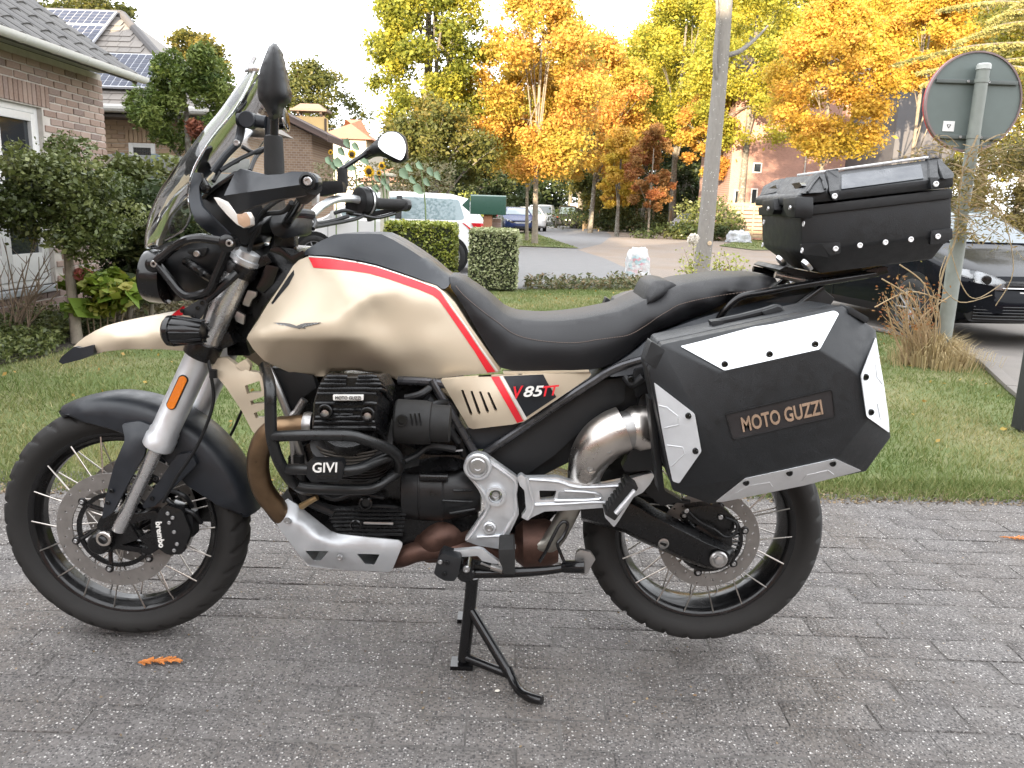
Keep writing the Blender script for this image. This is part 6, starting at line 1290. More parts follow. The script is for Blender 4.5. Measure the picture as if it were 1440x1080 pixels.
G().decal([(240, 444), (254, 433), (258, 430), (262, 436), (256, 443)], fb, -.004, 5).build('red_stripe', red_m, bike)

# ---------------------------------------------------- headlight cowl, screen
cow = [(210, 352), (211, 385), (218, 408), (230, 421), (248, 424), (275, 420), (300, 412), (322, 396), (338, 372), (338, 346), (315, 338), (290, 333), (262, 334), (238, 340)]
fc = Field([(210, 352, -.02), (211, 385, -.02), (230, 421, -.03), (275, 420, -.07), (322, 396, -.07), (338, 346, -.10), (290, 333, -.12), (238, 340, -.08), (250, 380, -.125), (285, 375, -.14), (310, 365, -.13), (230, 375, -.09), (265, 405, -.11)])
G().solid(rounded(cow, 4), fc, mirror=True, g=9).build('headlight_cowl', black_pl, bike, 45)
g = G()
for s_ in (-1, 1): g.lathe([(-.01, .02), (0, .062), (.012, .066), (.05, .066)], at(215, 384, 0) + Vector((.02, .072 * s_, 0)), (1, 0, -.05), 28)
hl = g.build('headlight', black_gl, bike, 40)
g = G()
for s_ in (-1, 1):
    c0 = at(215, 384, 0) + Vector((.012, .072 * s_, 0)); g.lathe([(-.006, .02), (-.002, .045), (.006, .060)], c0, (1, 0, -.05), 28)
g.build('lens', clear('lamp_lens', (.9, .92, .95), .25), hl, 60)
G().ppx([(210, 372, -.05), (212, 392, -.06), (218, 408, -.07), (229, 420, -.075), (240, 425, -.075)], .0045).build('lamp_trim', silver_pt, bike)
G().ppx([(262, 368, -.13), (272, 374, -.15), (285, 384, -.15), (300, 393, -.12)], .011).build('cowl_brace', black_gl, bike)
G().solid(rounded(zp(190, 320, 6, [(440, 180), (610, 170), (590, 235), (520, 250), (440, 215)]), 2), -.145, rim=.01, g=400, grid=False).build('lamp_bracket', black_tex, bike, 35, .002)
E = [(233, 338, -.13), (250, 329, -.16), (262, 318, -.18), (268, 301, -.19), (266, 288, -.192), (264, 276, -.19), (266, 262, -.188), (269, 248, -.185), (277, 228, -.18), (294, 200, -.17), (311, 178, -.165), (328, 158, -.155), (340, 138, -.145), (349, 120, -.125), (358, 101, -.10)]
N = [(206, 350), (206, 338), (208, 325), (213, 303), (219, 289), (226, 274), (234, 262), (243, 250), (257, 230), (280, 200), (296, 178), (312, 158), (326, 138), (339, 118), (353, 99)]
E2 = cat([at(*p) for p in E], 3); N2 = cat([at(p[0], p[1], -.02) for p in N], 3)
rows = []
for e, nn in zip(E2, N2):
    row = []
    for u in np.linspace(-1, 1, 25):
        k = 1 - abs(u) ** 2.4; row.append(Vector((e.x + (nn.x - e.x) * k, e.y * -u if e.y < 0 else e.y * u, e.z + (nn.z - e.z) * k)))
    rows.append(row)
scr = G().rings(rows, closed=False).build('windscreen', screen_m, bike, 80)
for sgn in (1, -1):
    G().tube([Vector((p.x, p.y * sgn, p.z)) for p in E2], .0028, 8).build('screen_edge', clear('screen_edge_glass', (.75, .8, .8), .4), scr)
G().solid(rounded([(336, 106), (347, 84), (360, 58), (369, 46), (388, 54), (372, 84), (362, 104)], 4), -.05, rim=.004, mirror=False, g=400, grid=False).build('screen_extension', screen_m, scr)
G().ppx([(345, 100, -.06), (352, 97, -.07), (360, 99, -.07), (364, 95, -.07)], .004).build('extension_clamp', alu, bike)
G().lathe([(0, .011), (.012, .011), (.014, .007)], at(358, 98, -.075), (0, -1, 0), 16).build('clamp_knob', bolt_m, bike)
g = G(); g.solid(rounded([(343, 99), (356, 78), (360, 80), (350, 100)], 1), -.06, rim=.01, g=400, grid=False); g.build('extension_bracket', alu, bike)
# fairing side blade
fs = [(268, 242), (283, 243), (284, 252), (280, 262), (281, 280), (284, 290), (303, 310), (318, 324), (329, 336), (314, 337), (292, 327), (275, 312), (268, 294), (264, 270)]
ff = Field([(268, 242, -.16), (283, 243, -.165), (264, 270, -.185), (281, 280, -.18), (272, 290, -.20), (303, 310, -.185), (329, 336, -.17), (292, 327, -.185), (290, 312, -.20)])
G().solid(rounded(fs, 2), ff, rim=.012, g=6).pair('fairing_side', dark_pl, bike)
bolt_k = G().lathe([(0, .012), (.03, .012), (.032, .008)], at(284, 256, -.15), (.55, -.6, -.55), 14).build('screen_knob', black_gl, bike)
# dash / instrument housing
da = [(282, 279), (300, 262), (330, 240), (347, 243), (358, 262), (372, 300), (366, 330), (345, 345), (318, 335), (298, 312)]
G().solid(rounded(da, 3), Field([(282, 279, -.10), (330, 240, -.10), (366, 330, -.09), (318, 335, -.12), (325, 290, -.13)]), mirror=True, g=14).build('instrument_housing', black_pl, bike)
G().solid(zp(200, 160, 6, [(495, 700), (640, 580), (790, 495), (790, 520), (640, 620), (510, 725)]), -.13, rim=.26, g=400, grid=False).build('instrument_visor', black_gl, bike, 35, .001)
tsg = G().solid(rounded([(300, 277), (315, 284), (325, 293), (333, 300.5), (347, 298), (352, 307), (352.5, 317), (343, 321), (333, 315.5), (320, 303), (307, 288)], 1.5), lambda x, y: -.20 - (x - 300) * .0004, rim=.03, g=400, grid=False)
tso = tsg.build('dash_trim', worn('pearl_trim', (.74, .71, .66), .3, .1, var=.03, bump=0), bike, 35, .003)
G().solid(rounded([(333, 301.5), (346.5, 299), (351, 307.5), (351.5, 316.5), (343, 320), (335, 314.5)], 1.5), lambda x, y: -.203 - (x - 300) * .0004, rim=.01, g=400, grid=False).build('turn_indicator', worn('indicator_lens', (.55, .36, .24), .2, 0, var=.06, bump=0), tso, 35, .002)
# phone and gauge mounts
g = G(); g.ppx([(334, 168, -.06), (350, 169, -.06), (374, 172, -.06)], .015, seg=14); g.lathe([(-.02, .018), (-.018, .02), (.018, .02), (.02, .018)], at(350, 169, -.06), (0, 1, 0), 18)
g.ppx([(378, 165, -.05), (377, 190, -.05), (376, 215, -.04)], .008); g.ppx([(340, 175, -.05), (337, 192, -.05), (333, 202, -.06)], .010)
g.build('phone_mount', dark_pl, bike)
lv = G().ppx([(335, 201, -.07), (318, 218, -.08), (300, 242, -.09)], .009, 3); lv.build('mount_arm', dark_pl, bike)
bolt(333, 201, -.085, .008)
G().lathe([(0, .024), (.01, .025), (.024, .025), (.026, .021)], at(389, 168, -.04), (1, 0, .12), 28).build('gauge', black_gl, bike)
G().lathe([(0, .0255), (.004, .0255), (.004, .0225), (0, .0225)], at(401, 170, -.04), (1, 0, .12), 28, False).build('gauge_ring', bolt_m, bike)
G().lathe([(0, .022), (.001, .022)], at(401, 170, -.04), (1, 0, .12), 28).build('gauge_face', white_m, bike)
g = G()
for a, b, c in (((340, 206, -.05), (360, 215, -.03), (380, 205, -.02)), ((310, 240, -.10), (340, 222, -.06), (378, 206, .0)), ((300, 255, -.1), (312, 238, -.06), (335, 226, 0)), ((352, 240, 0), (362, 218, .05), (382, 203, .1))): g.ppx([a, b, c], .005)
g.build('wiring', black_pl, bike)
# cowl guard bars
bars = G(); Yb = -.205
bars.ppx([(219, 368, -.13), (230, 360, -.15), (246, 347, -.18), (262, 338, -.20), (280, 335, -.205), (300, 337, -.205), (322, 341, -.205)], .0105)
bars.ppx([(322, 343, Yb), (315, 362, -.20), (304, 388, -.195), (297, 405, -.19), (287, 413, -.185), (266, 417, -.175), (254, 411, -.165), (243, 398, -.155), (230, 382, -.14), (219, 370, -.13)], .0105)
bars.ppx([(333, 384, -.17), (318, 398, -.18), (300, 413, -.18), (290, 421, -.18)], .0105)
bars.lathe([(-.02, .020), (.014, .020), (.016, .017)], at(322, 342, -.2), (0, -1, 0), 22); bars.lathe([(-.02, .017), (.014, .017), (.016, .014)], at(217, 372, -.125), (0, -1, 0), 22)
bars.build('lamp_guard', black_gl, bike)
bolt(323, 342, -.214, .009); bolt(217, 371, -.139, .009); bolt(277, 357, -.15, .008)
# fog lamp
g = G(); c0 = at(238, 465, -.20); ax = Vector((1, -.1, .02)).normalized()
g.lathe([(-.006, .030), (0, .036), (.012, .037), (.014, .033), (.05, .032), (.085, .022), (.09, .012)], c0, ax, 28)
fl = g.build('fog_lamp', black_gl, bike, 40)
g = G(); e1 = Vector((0, -1, 0)); e1 = (e1 - ax * e1.dot(ax)).normalized(); e2 = ax.cross(e1)
for k in range(10):
    a = 2 * PI * k / 10; d_ = e1 * math.cos(a) + e2 * math.sin(a); g.tube([c0 + ax * .016 + d_ * .034, c0 + ax * .086 + d_ * .025], .0032, 6)
g.build('cooling_fin', black_pl, fl)
G().lathe([(-.007, .029), (-.0065, .001)], c0, ax, 24).build('lens', clear('fog_lens', (.8, .85, .9), .3), fl)
plate('fog_lamp_bracket', zp(190, 320, 6, [(388, 700), (420, 680), (555, 600), (600, 600), (612, 625), (575, 730), (545, 770), (500, 785), (460, 745), (410, 740)]), -.185, .006, black_tex, r=2)
for p in ((256, 437), (278, 433), (284, 426), (272, 445)): bolt(p[0], p[1], -.187, .005, dark=True)
G().ppx([(277, 470, -.19), (284, 455, -.16), (289, 440, -.15), (292, 425, -.15)], .003).build('lamp_cable', black_pl, fl)

# ---------------------------------------------------- handlebar, guards, levers, mirrors
hb = [(440, 262, -.44), (428, 275, -.36), (415, 296, -.26), (404, 312, -.15), (402, 318, -.05), (408, 318, .05), (420, 312, .12), (436, 304, .17), (452, 290, .24), (470, 281, .30), (492, 279, .36), (520, 284, .42), (568, 288, .52)]
hbo = G().ppx(hb[:5], .0115, 6, 12).build('handlebar', black_gl, bike); G().ppx(hb[4:], .0115, 6, 12).build('bar_half', alu, hbo)
g = G(); 
for s_ in (-.05, .05):
    g.bx(at(402, 318, s_) - Vector((.025, .02, .05)), at(402, 318, s_) + Vector((.025, .02, .02)))
g.ppx([(396, 330, -.05), (390, 345, -.05), (386, 360, -.05)], .02); g.ppx([(396, 330, .05), (390, 345, .05), (386, 360, .05)], .02)
g.build('bar_clamp', black_mt, bike, 35, .004)
G().lathe([(0, .017), (.11, .0165), (.115, .019), (.12, .0185)], at(527, 286, .43), (at(569, 288, .52) - at(527, 286, .43)), 20).build('grip', rubber, bike)
G().lathe([(0, .019), (.012, .021), (.022, .019)], at(566, 288, .515), (at(569, 288, .52) - at(527, 286, .43)), 20).build('bar_end', black_gl, bike)
G().lathe([(0, .017), (.12, .017)], at(441, 262, -.46), (at(428, 275, -.36) - at(441, 262, -.46)), 20).build('grip', rubber, bike)
g = G(); c0 = at(515, 283, .41)
ax = (at(569, 288, .52) - at(515, 283, .41)).normalized()
g.lathe([(-.03, .020), (-.028, .040), (-.005, .042), (-.004, .036), (.018, .036), (.02, .022)], c0, ax, 20); g.bx(c0 + Vector((-.06, -.02, -.03)), c0 + Vector((-.01, .04, .02)))
g.build('switch_housing', black_pl, bike, 35, .003)
G().lathe([(-.003, .043), (-.003, .0435), (.003, .0435), (.003, .043)], c0 + Vector((.0, 0, 0)), ax, 20).build('switch_ring', bolt_m, bike)
# far hand guard and lever
G().solid(rounded(zp(400, 160, 6, [(690, 880), (760, 820), (1000, 780), (1040, 740), (1040, 800), (960, 830), (800, 880), (700, 915)]), 3), .50, rim=.03, g=400, grid=False).build('hand_guard', black_tex, bike, 35, .004)
G().ppx([(488, 300, .33), (505, 302, .36), (530, 306, .42), (555, 300, .48)], .006).build('brake_lever', black_gl, bike)
rsv = G(); rsv.solid(rounded(zp(400, 160, 6, [(285, 590), (300, 570), (480, 565), (495, 600), (495, 665), (420, 670), (300, 700)]), 2), .27, rim=.05, g=400, grid=False)
rsv.build('brake_reservoir', black_pl, bike, 35, .004)
# near hand guard
hg = [(315, 275), (320, 265), (330, 243), (338, 237), (350, 240), (375, 246), (395, 245), (410, 241), (440, 243), (447, 250), (448, 258), (445, 266), (437, 274), (420, 276), (387, 281), (360, 289), (340, 297), (333, 301)]
def fh(x, y):
    b_ = float(np.interp(x, [315, 330, 350, 400, 448], [-.35, -.365, -.40, -.435, -.45])); yc_ = 275 + (x - 315) * (256 - 275) / 133; d_ = abs(y - yc_); up_ = np.interp(x, [315, 345, 448], [22, 34, 18]); return b_ - .034 * max(0, 1 - d_ / (up_ if y < yc_ else up_ * .8))
cz = [(315 + 133 * t, 275 - 19 * t) for t in np.linspace(0, 1, 12)]
hg1 = [(319, 266), (330, 243), (338, 237), (350, 240), (375, 246), (395, 245), (410, 241), (432, 241.5), (441, 244), (447, 250)]
hg2 = [(448, 260), (445, 267), (438, 273.5), (420, 276.5), (387, 281), (360, 289), (340, 297.5), (333, 301)]
hgo = G().solid(cz[::-1] + hg1, fh, rim=.03, g=5).build('hand_guard', dark_pl, bike, 22)
G().solid(cz + hg2, fh, rim=.03, g=5).build('guard_skirt', dark_pl, hgo, 22)
G().lathe([(0, .016), (.006, .016), (.008, .012), (.004, .010)], at(433, 255, -.476), (0, -1, 0), 20).build('guard_boss', black_pl, bike); bolt(433, 255, -.483, .009)
# near mirror
g = G().ppx([(385, 222, -.40), (386, 180, -.41), (386, 150, -.42)], [.0085, .008, .009], 5, 12); g.build('mirror_stem', black_gl, bike)
G().lathe([(0, .020), (.02, .020), (.075, .0185), (.077, .012)], at(386, 246, -.40), (0, 0, 1), 20).build('mirror_boot', rubber, bike)
mo = zp(180, 40, 3.376, [(690, 68), (706, 72), (722, 100), (742, 180), (756, 250), (767, 305), (764, 330), (755, 350), (726, 368), (720, 395), (706, 425), (690, 440), (672, 430), (660, 400), (640, 365), (620, 340), (614, 300), (616, 245), (628, 190), (645, 140), (668, 85)])
def fm(x, y):
    d_ = 1e9
    for a_, b_ in zip(mo, mo[1:] + mo[:1]):
        ex, ey = b_[0] - a_[0], b_[1] - a_[1]; t_ = min(1, max(0, ((x - a_[0]) * ex + (y - a_[1]) * ey) / (ex * ex + ey * ey + 1e-9))); d_ = min(d_, math.hypot(a_[0] + ex * t_ - x, a_[1] + ey * t_ - y))
    return -.425 - .034 * math.sqrt(1 - (1 - min(1, d_ / 21.)) ** 2)
gm = G().solid(mo, fm, rim=0, g=5); n = len(gm.v) // 2
for i in range(n, 2 * n): gm.v[i].y = -.85 - gm.v[i].y
gm.build('mirror', black_pl, bike, 50)
# far mirror
G().ppx([(482, 258, .32), (480, 240, .33), (483, 236, .33), (508, 220, .36), (520, 212, .37)], [.008, .008, .007, .007, .012], 4, 10).build('mirror_stem', black_gl, bike)
G().lathe([(0, .016), (.05, .015)], at(482, 262, .32), (0, 0, 1), 16).build('mirror_boot', rubber, bike)
mo = rounded(zp(400, 160, 6, [(660, 345), (700, 290), (800, 195), (868, 146), (960, 150), (1005, 185), (1025, 250), (1032, 380), (985, 412), (930, 412), (860, 375), (790, 350), (735, 355), (680, 385)]), 3)
fm = Field([(p[0], p[1], .44) for p in mo[::3]] + [(550, 205, .40), (530, 212, .415)])
G().solid(mo, fm, rim=.05, g=6).build('mirror', black_pl, bike, 50)
mg = zp(400, 160, 6, [(792, 270), (800, 220), (830, 180), (880, 155), (940, 158), (985, 190), (1010, 230), (1024, 290), (1012, 350), (985, 388), (950, 380), (890, 350), (830, 315)])
mgv = G().solid(cat([(p[0], p[1], 0) for p in mg], 3, True), lambda x, y: .405 + (x - 553) * .0011 - (y - 205) * .00085, rim=.004, g=400, grid=False, off=-.045)
mgv.build('mirror_pane', chrome, bike, 60)
# cables round the steering head
g = G()
for pts in ([(352, 318, -.10), (362, 310, -.14), (372, 296, -.18), (390, 282, -.28), (405, 276, -.34)], [(340, 335, -.08), (358, 318, -.12), (372, 302, -.16), (398, 298, -.22), (410, 285, -.3)],
            [(430, 318, .1), (450, 314, .18), (470, 310, .26), (490, 304, .3)], [(405, 330, .0), (430, 322, .08), (460, 316, .2), (500, 308, .32), (515, 300, .4)], [(418, 286, -.3), (412, 300, -.2), (400, 316, -.1), (392, 338, -.02)],
            [(350, 352, -.12), (356, 335, -.14), (366, 316, -.16), (380, 305, -.1)], [(470, 300, .28), (485, 296, .3), (500, 300, .36)], [(436, 300, .14), (444, 312, .12), (440, 322, .05)]):
    g.ppx(pts, .0055)
g.build('control_cable', black_pl, bike)
g = G(); g.solid(rounded([(384, 300), (402, 296), (420, 304), (430, 316), (424, 330), (400, 336), (384, 330), (378, 314)], 4), Field([(384, 300, -.1), (430, 316, -.03), (400, 336, -.1), (400, 315, -.13)]), mirror=True, g=12); g.build('clamp_cover', black_pl, bike)
G().ppx([(411, 300, -.22), (426, 300, -.2), (438, 302, -.16)], .011).build('clutch_perch', black_pl, bike)
G().solid([(438, 270), (447, 266), (446, 285), (438, 290)], -.40, rim=.02, g=400, grid=False).build('switch_cluster', alu, bike, 35, .002)
# dark body behind the fork: airbox front, radiator of cables
g = G(); g.solid(rounded([(345, 360), (375, 345), (415, 350), (432, 362), (410, 380), (372, 430), (352, 466), (346, 480), (352, 500), (320, 500), (318, 470), (330, 420)], 3), Field([(345, 360, -.05), (415, 350, -.08), (432, 362, -.10), (346, 480, -.09), (320, 500, -.06), (318, 470, -.05), (370, 410, -.10)]), mirror=True, g=16); g.build('frame_cover', black_mt, bike)
for pts in (zp(190, 320, 6, [(950, 530), (1025, 545), (1020, 580), (985, 610), (960, 670), (905, 650), (920, 600)]), zp(190, 320, 6, [(860, 705), (925, 740), (915, 820), (850, 790), (840, 750)])):
    plate('coil_bracket', pts, -.112, .01, steel_d, r=1)
plate('duct_trim', zp(60, 300, 3.376, [(1075, 180), (1130, 200), (1190, 240), (1245, 200), (1235, 175), (1180, 205), (1120, 160), (1085, 165)]), -.12, .015, black_gl, r=1)
plate('horn_cover', [(374, 372), (392, 376), (384, 400), (370, 412), (360, 406)], -.105, .02, black_gl, r=2)

# ---------------------------------------------------- tank
tk = [(412, 374), (420, 366), (432, 361), (445, 362), (470, 364), (503, 368), (553, 382), (598, 396), (614, 402), (625, 411), (640, 426), (660, 457), (682, 488), (703, 517), (704, 521), (700, 524), (650, 528), (607, 533), (590, 537), (580, 538), (566, 536), (553, 532), (530, 525), (500, 521), (463, 522), (455, 529), (440, 529), (410, 525), (385, 514), (371, 507), (356, 491), (347, 476), (349, 471), (362, 451), (377, 427), (396, 400)]
tf = Field([(412, 374, -.125), (434, 362, -.122), (470, 364, -.125), (503, 368, -.128), (553, 382, -.13), (600, 397, -.12), (623, 410, -.118), (640, 426, -.118), (660, 457, -.122), (682, 488, -.126), (703, 518, -.128), (650, 528, -.128), (607, 533, -.122), (580, 538, -.112), (553, 532, -.106), (530, 525, -.105), (500, 521, -.108), (463, 522, -.112), (440, 529, -.118), (410, 525, -.125), (371, 507, -.148), (347, 475, -.165), (362, 451, -.158), (377, 427, -.150), (396, 400, -.138),
            (365, 475, -.188), (395, 474, -.204), (430, 474, -.212), (468, 474, -.214), (365, 484, -.178), (395, 486, -.190), (430, 487, -.196), (470, 488, -.196), (420, 430, -.186), (470, 430, -.199), (430, 395, -.155), (480, 390, -.163), (500, 405, -.176), (530, 400, -.166), (560, 405, -.158), (600, 418, -.142), (478, 460, -.214), (492, 440, -.208), (510, 424, -.194), (530, 415, -.180), (492, 470, -.200), (506, 448, -.192), (524, 432, -.178), (550, 424, -.168),
            (540, 455, -.169), (575, 450, -.161), (610, 455, -.144), (640, 475, -.136), (560, 480, -.166), (600, 490, -.155), (640, 505, -.138), (520, 490, -.178), (545, 508, -.153), (500, 505, -.150), (585, 512, -.140), (470, 506, -.160), (430, 508, -.162)], lam=.0008)
_tf0 = tf
def tf(x, y):
    v = _tf0(x, y); w_ = min(1, max(0, (525 - x) / 45.))
    if w_ <= 0: return v
    yc_ = 476; Yc = float(np.interp(x, [347, 365, 395, 430, 470, 500, 525], [-.165, -.190, -.206, -.213, -.215, -.203, -.185]))
    if y > yc_:
        yb = float(np.interp(x, [347, 356, 371, 410, 440, 463, 525], [478, 491, 507, 525, 529, 522, 524])); Yb_ = float(np.interp(x, [347, 371, 410, 440, 463, 525], [-.165, -.148, -.122, -.112, -.106, -.104])); c_ = Yc + (Yb_ - Yc) * min(1, (y - yc_) / max(3, yb - yc_))
    else: c_ = v + (Yc - _tf0(x, yc_)) * max(0, 1 - (yc_ - y) / 34.)
    return v + (c_ - v) * w_
tank = G().solid(tk, tf, mirror=True, g=5).build('fuel_tank', sand, bike, 50)
z3 = lambda pts: zp(420, 300, 3, pts)
st = z3([(42, 186), (130, 192), (250, 211), (330, 229), (400, 252), (470, 276), (540, 302), (575, 314), (598, 332), (640, 396), (700, 478), (760, 568), (830, 668), (796, 672), (740, 580), (680, 492), (620, 404), (590, 364), (568, 347), (510, 322), (440, 298), (380, 277), (300, 254), (220, 241), (62, 229)])
G().decal(st, tf, -.0012, 4).build('red_stripe', red_m, tank, 50)
G().decal(z3([(42, 179), (130, 185), (250, 204), (330, 222), (400, 245), (470, 269), (540, 295), (584, 310), (610, 330), (652, 396), (712, 478), (772, 568), (842, 664), (836, 668), (764, 568), (704, 478), (644, 396), (602, 331), (578, 314), (540, 300), (470, 274), (400, 250), (330, 227), (250, 209), (130, 190), (42, 184)]), tf, -.0014, 4).build('white_pinstripe', white_m, tank, 50)
# eagle emblem
wing = [(0, .6), (8, .4), (16, .8), (23, 1.6), (29, 3.6), (33, 5.4), (35, 4.2), (37, 3.6), (39, 2.4), (45, .9), (55, .5), (68, 0), (64, 2.2), (57, 3.6), (52, 5.2), (47, 6.4), (44, 7.4), (46, 9.4), (40, 8.6), (37, 10), (34, 8.8), (29, 7.8), (22, 6), (14, 3.8), (6, 2)]
eag = [(384 + x, 453.3 + y * .95) for x, y in wing]
em = G().decal(eag, tf, -.0018, 3).build('eagle_emblem', worn('emblem_grey', (.11, .105, .10), .35, .5, bump=0), tank, 50)
g = G()
for k in range(5):
    g.ppx([(389 + k * 5, 455 + k * .9, tf(389 + k * 5, 455) - .003), (392 + k * 5.4, 456.4 + k * 1.1, tf(392 + k * 5, 456) - .003)], .0007, 2, 5); g.ppx([(447 - k * 4.2, 454 + k * .7, tf(447 - k * 4, 455) - .003), (442 - k * 4.2, 456 + k * 1.0, tf(442 - k * 4, 456) - .003)], .0007, 2, 5)
g.build('emblem_feather', silver_pt, em)
# dark slot in the tank's front edge
G().decal(zp(60, 300, 3.376, [(1085, 425), (1120, 370), (1160, 310), (1192, 268), (1194, 290), (1168, 340), (1130, 385), (1092, 432)]), tf, -.001, 4).build('air_slot', black_pl, tank, 50)
# dark tank cover
tc_ = z3([(-20, 200), (0, 186), (40, 148), (90, 118), (150, 90), (200, 86), (300, 85), (350, 88), (400, 112), (480, 160), (560, 214), (622, 260), (637, 270), (640, 290), (632, 308), (618, 318), (604, 318), (584, 303), (540, 288), (470, 262), (400, 238), (330, 215), (250, 197), (130, 178), (42, 174), (0, 185)])
ctf = Field([(433, 359, -.122), (503, 366, -.126), (553, 379, -.128), (600, 394, -.12), (626, 406, -.115), (420, 363, -.11), (450, 340, -.09), (470, 330, -.085), (537, 329, -.085), (580, 353, -.085), (627, 387, -.07), (632, 394, -.08), (500, 345, -.112), (560, 358, -.108), (600, 378, -.10)])
G().solid(tc_, ctf, mirror=True, g=7).build('tank_cover', dark_pl, bike, 40)

# ---------------------------------------------------- seat
so = [(632, 389), (640, 390), (648, 394), (660, 401), (673, 410), (687, 421), (697, 431), (707, 440), (718, 446), (730, 449), (750, 451.5), (770, 452), (795, 451), (820, 448), (845, 443), (870, 438), (900, 425), (930, 411), (960, 400), (1000, 393), (1030, 390), (1060, 388), (1080, 388), (1090, 391), (1094, 398), (1090, 407), (1060, 414), (1027, 423), (1000, 436), (977, 446), (950, 456), (923, 466), (908, 476), (895, 488), (882, 498), (867, 508), (850, 516), (830, 520), (775, 521.5), (720, 521), (704, 517), (690, 495), (670, 463), (650, 428), (634, 405)]
stch = [(641, 402), (650, 413), (662, 424), (673, 433), (687, 444), (700, 453), (710, 461), (720, 468), (735, 474), (753, 478), (778, 481), (803, 482), (820, 481), (837, 478), (860, 475), (884, 471), (905, 460), (925, 446), (940, 437), (954, 429), (975, 423), (999, 418), (1030, 413), (1063, 408), (1085, 404)]
fseat = Field([(632, 389, -.07), (660, 401, -.075), (687, 421, -.085), (707, 440, -.095), (730, 449, -.10), (770, 452, -.105), (820, 448, -.11), (870, 438, -.11), (930, 411, -.105), (1000, 393, -.10), (1060, 388, -.09), (1090, 391, -.06), (1094, 398, -.07), (1090, 407, -.08)] +
              [(x, y, -.112 - .05 * min(1, max(0, (x - 640) / 120)) + .025 * max(0, (x - 960) / 130)) for x, y in stch[::2]] +
              [(x, y + 5, -.114 - .052 * min(1, max(0, (x - 640) / 120)) + .025 * max(0, (x - 960) / 130)) for x, y in stch[1:-3:2]] +
              [(703, 518, -.145), (720, 521, -.150), (775, 521, -.155), (830, 520, -.155), (867, 505, -.150), (895, 487, -.145), (923, 466, -.14), (977, 446, -.125), (1027, 423, -.115), (690, 495, -.135), (670, 462, -.122), (650, 428, -.112), (634, 405, -.10), (760, 505, -.166), (820, 505, -.166)], lam=.003)
seat = G().solid(so, fseat, mirror=True, g=7).build('seat', seat_m, bike, 55)
stp = cat([(x, y, 0) for x, y in stch], 7); thread = worn('seam_thread', (.16, .12, .10), .7, bump=0)
g = G(); 
for a, b in [(p_, p_.lerp(q_, .72)) for p_, q_ in zip(stp[:-1], stp[1:])]: g.tube([at(a.x, a.y, fseat(a.x, a.y) - .0008), at(b.x, b.y, fseat(b.x, b.y) - .0008)], .0009, 5)
g.build('seam', thread, seat)
ho = zp(840, 200, 2.4, [(139, 575), (150, 540), (165, 505), (180, 480), (200, 468), (225, 467), (255, 474), (276, 488), (272, 505), (255, 522), (232, 545), (200, 562), (165, 572)])
fho = Field([(p[0], p[1], -.09) for p in ho] + [(920, 418, -.135), (912, 425, -.135), (932, 412, -.128), (905, 430, -.125)])
G().solid(rounded(ho, 3), fho, mirror=True, g=7).build('passenger_bump', seat_m, seat, 60)
G().solid(rounded([(858, 441), (866, 422), (884, 415), (903, 411), (906, 430), (900, 440)], 2), .16, rim=.10, g=400, grid=False).build('seat_strap_cover', dark_pl, bike, 35, .004)
# tail panel between seat and pannier
tp = [(845, 522), (868, 510), (884, 500), (897, 490), (910, 478), (925, 469), (952, 459), (980, 449), (1020, 436), (1060, 425), (1090, 418), (1120, 420), (1110, 440), (1050, 455), (1000, 470), (950, 490), (915, 512), (895, 526), (860, 530)]
G().solid(rounded(tp, 2), Field([(845, 522, -.150), (925, 469, -.142), (1020, 436, -.125), (1120, 420, -.10), (895, 526, -.175), (1000, 470, -.17), (1110, 440, -.13), (900, 505, -.17), (980, 463, -.165)]), mirror=True, g=10).build('tail_panel', dark_pl, bike, 40)
G().solid([(1000, 452), (1040, 432), (1100, 418), (1160, 408), (1175, 420), (1150, 455), (1080, 470), (1000, 480)], -.11, mirror=True, g=400, grid=False).build('tail_tray', black_pl, bike, 35, .004)
# ---------------------------------------------------- side panel
sp_ = [(619.5, 534), (650, 531.5), (707, 528), (767, 526), (829, 524), (832, 526), (828, 531), (737, 593), (720, 597), (665, 603.5), (659, 601), (640, 569)]
fsp = Field([(619, 534, -.155), (700, 528, -.16), (830, 525, -.15), (737, 593, -.165), (662, 603, -.165), (640, 569, -.16), (690, 560, -.178), (740, 552, -.176), (665, 590, -.178), (640, 545, -.172)])
slots = [rounded(zp(420, 300, 3, q), 1.2) for q in ([(685, 746), (694, 744), (734, 846), (730, 855), (722, 850)], [(724, 750), (733, 748), (768, 842), (764, 851), (756, 846)], [(760, 752), (769, 750), (804, 835), (800, 844), (792, 840)], [(795, 756), (804, 754), (838, 828), (834, 837), (826, 832)])]
sidep = G().solid(rounded(sp_, 1.5), fsp, rim=.02, g=6, holes=slots).build('side_panel', sand, bike, 35)
G().decal([(640, 540), (715, 536), (715, 590), (660, 596)], fsp, .014, 30).build('slot_backing', black_pl, sidep)
G().decal(zp(420, 300, 3, [(812, 690), (845, 688), (948, 876), (922, 884)]), fsp, -.0012, 5).build('red_stripe', red_m, sidep)
G().decal(zp(420, 300, 3, [(849, 688), (860, 687), (964, 866), (953, 874)]), fsp, -.0012, 5).build('white_pinstripe', white_m, sidep)
G().decal(zp(420, 300, 3, [(864, 687), (1032, 680), (1050, 715), (1087, 775), (960, 860)]), fsp, -.0012, 5).build('dark_decal', dark_pl, sidep)
pn = (0, -1, .12)
text_on('V', at(723, 552.5, -.185), at(737, 551, -.185), pn, .030, red_m, sidep, bold=.02, shear=.35)
text_on('85', at(736, 551, -.186), at(765, 549.5, -.186), pn, .026, white_m, sidep, bold=.02, shear=.3)
text_on('TT', at(763, 550.5, -.185), at(787, 548, -.184), pn, .024, red_m, sidep, bold=.02, shear=.35)
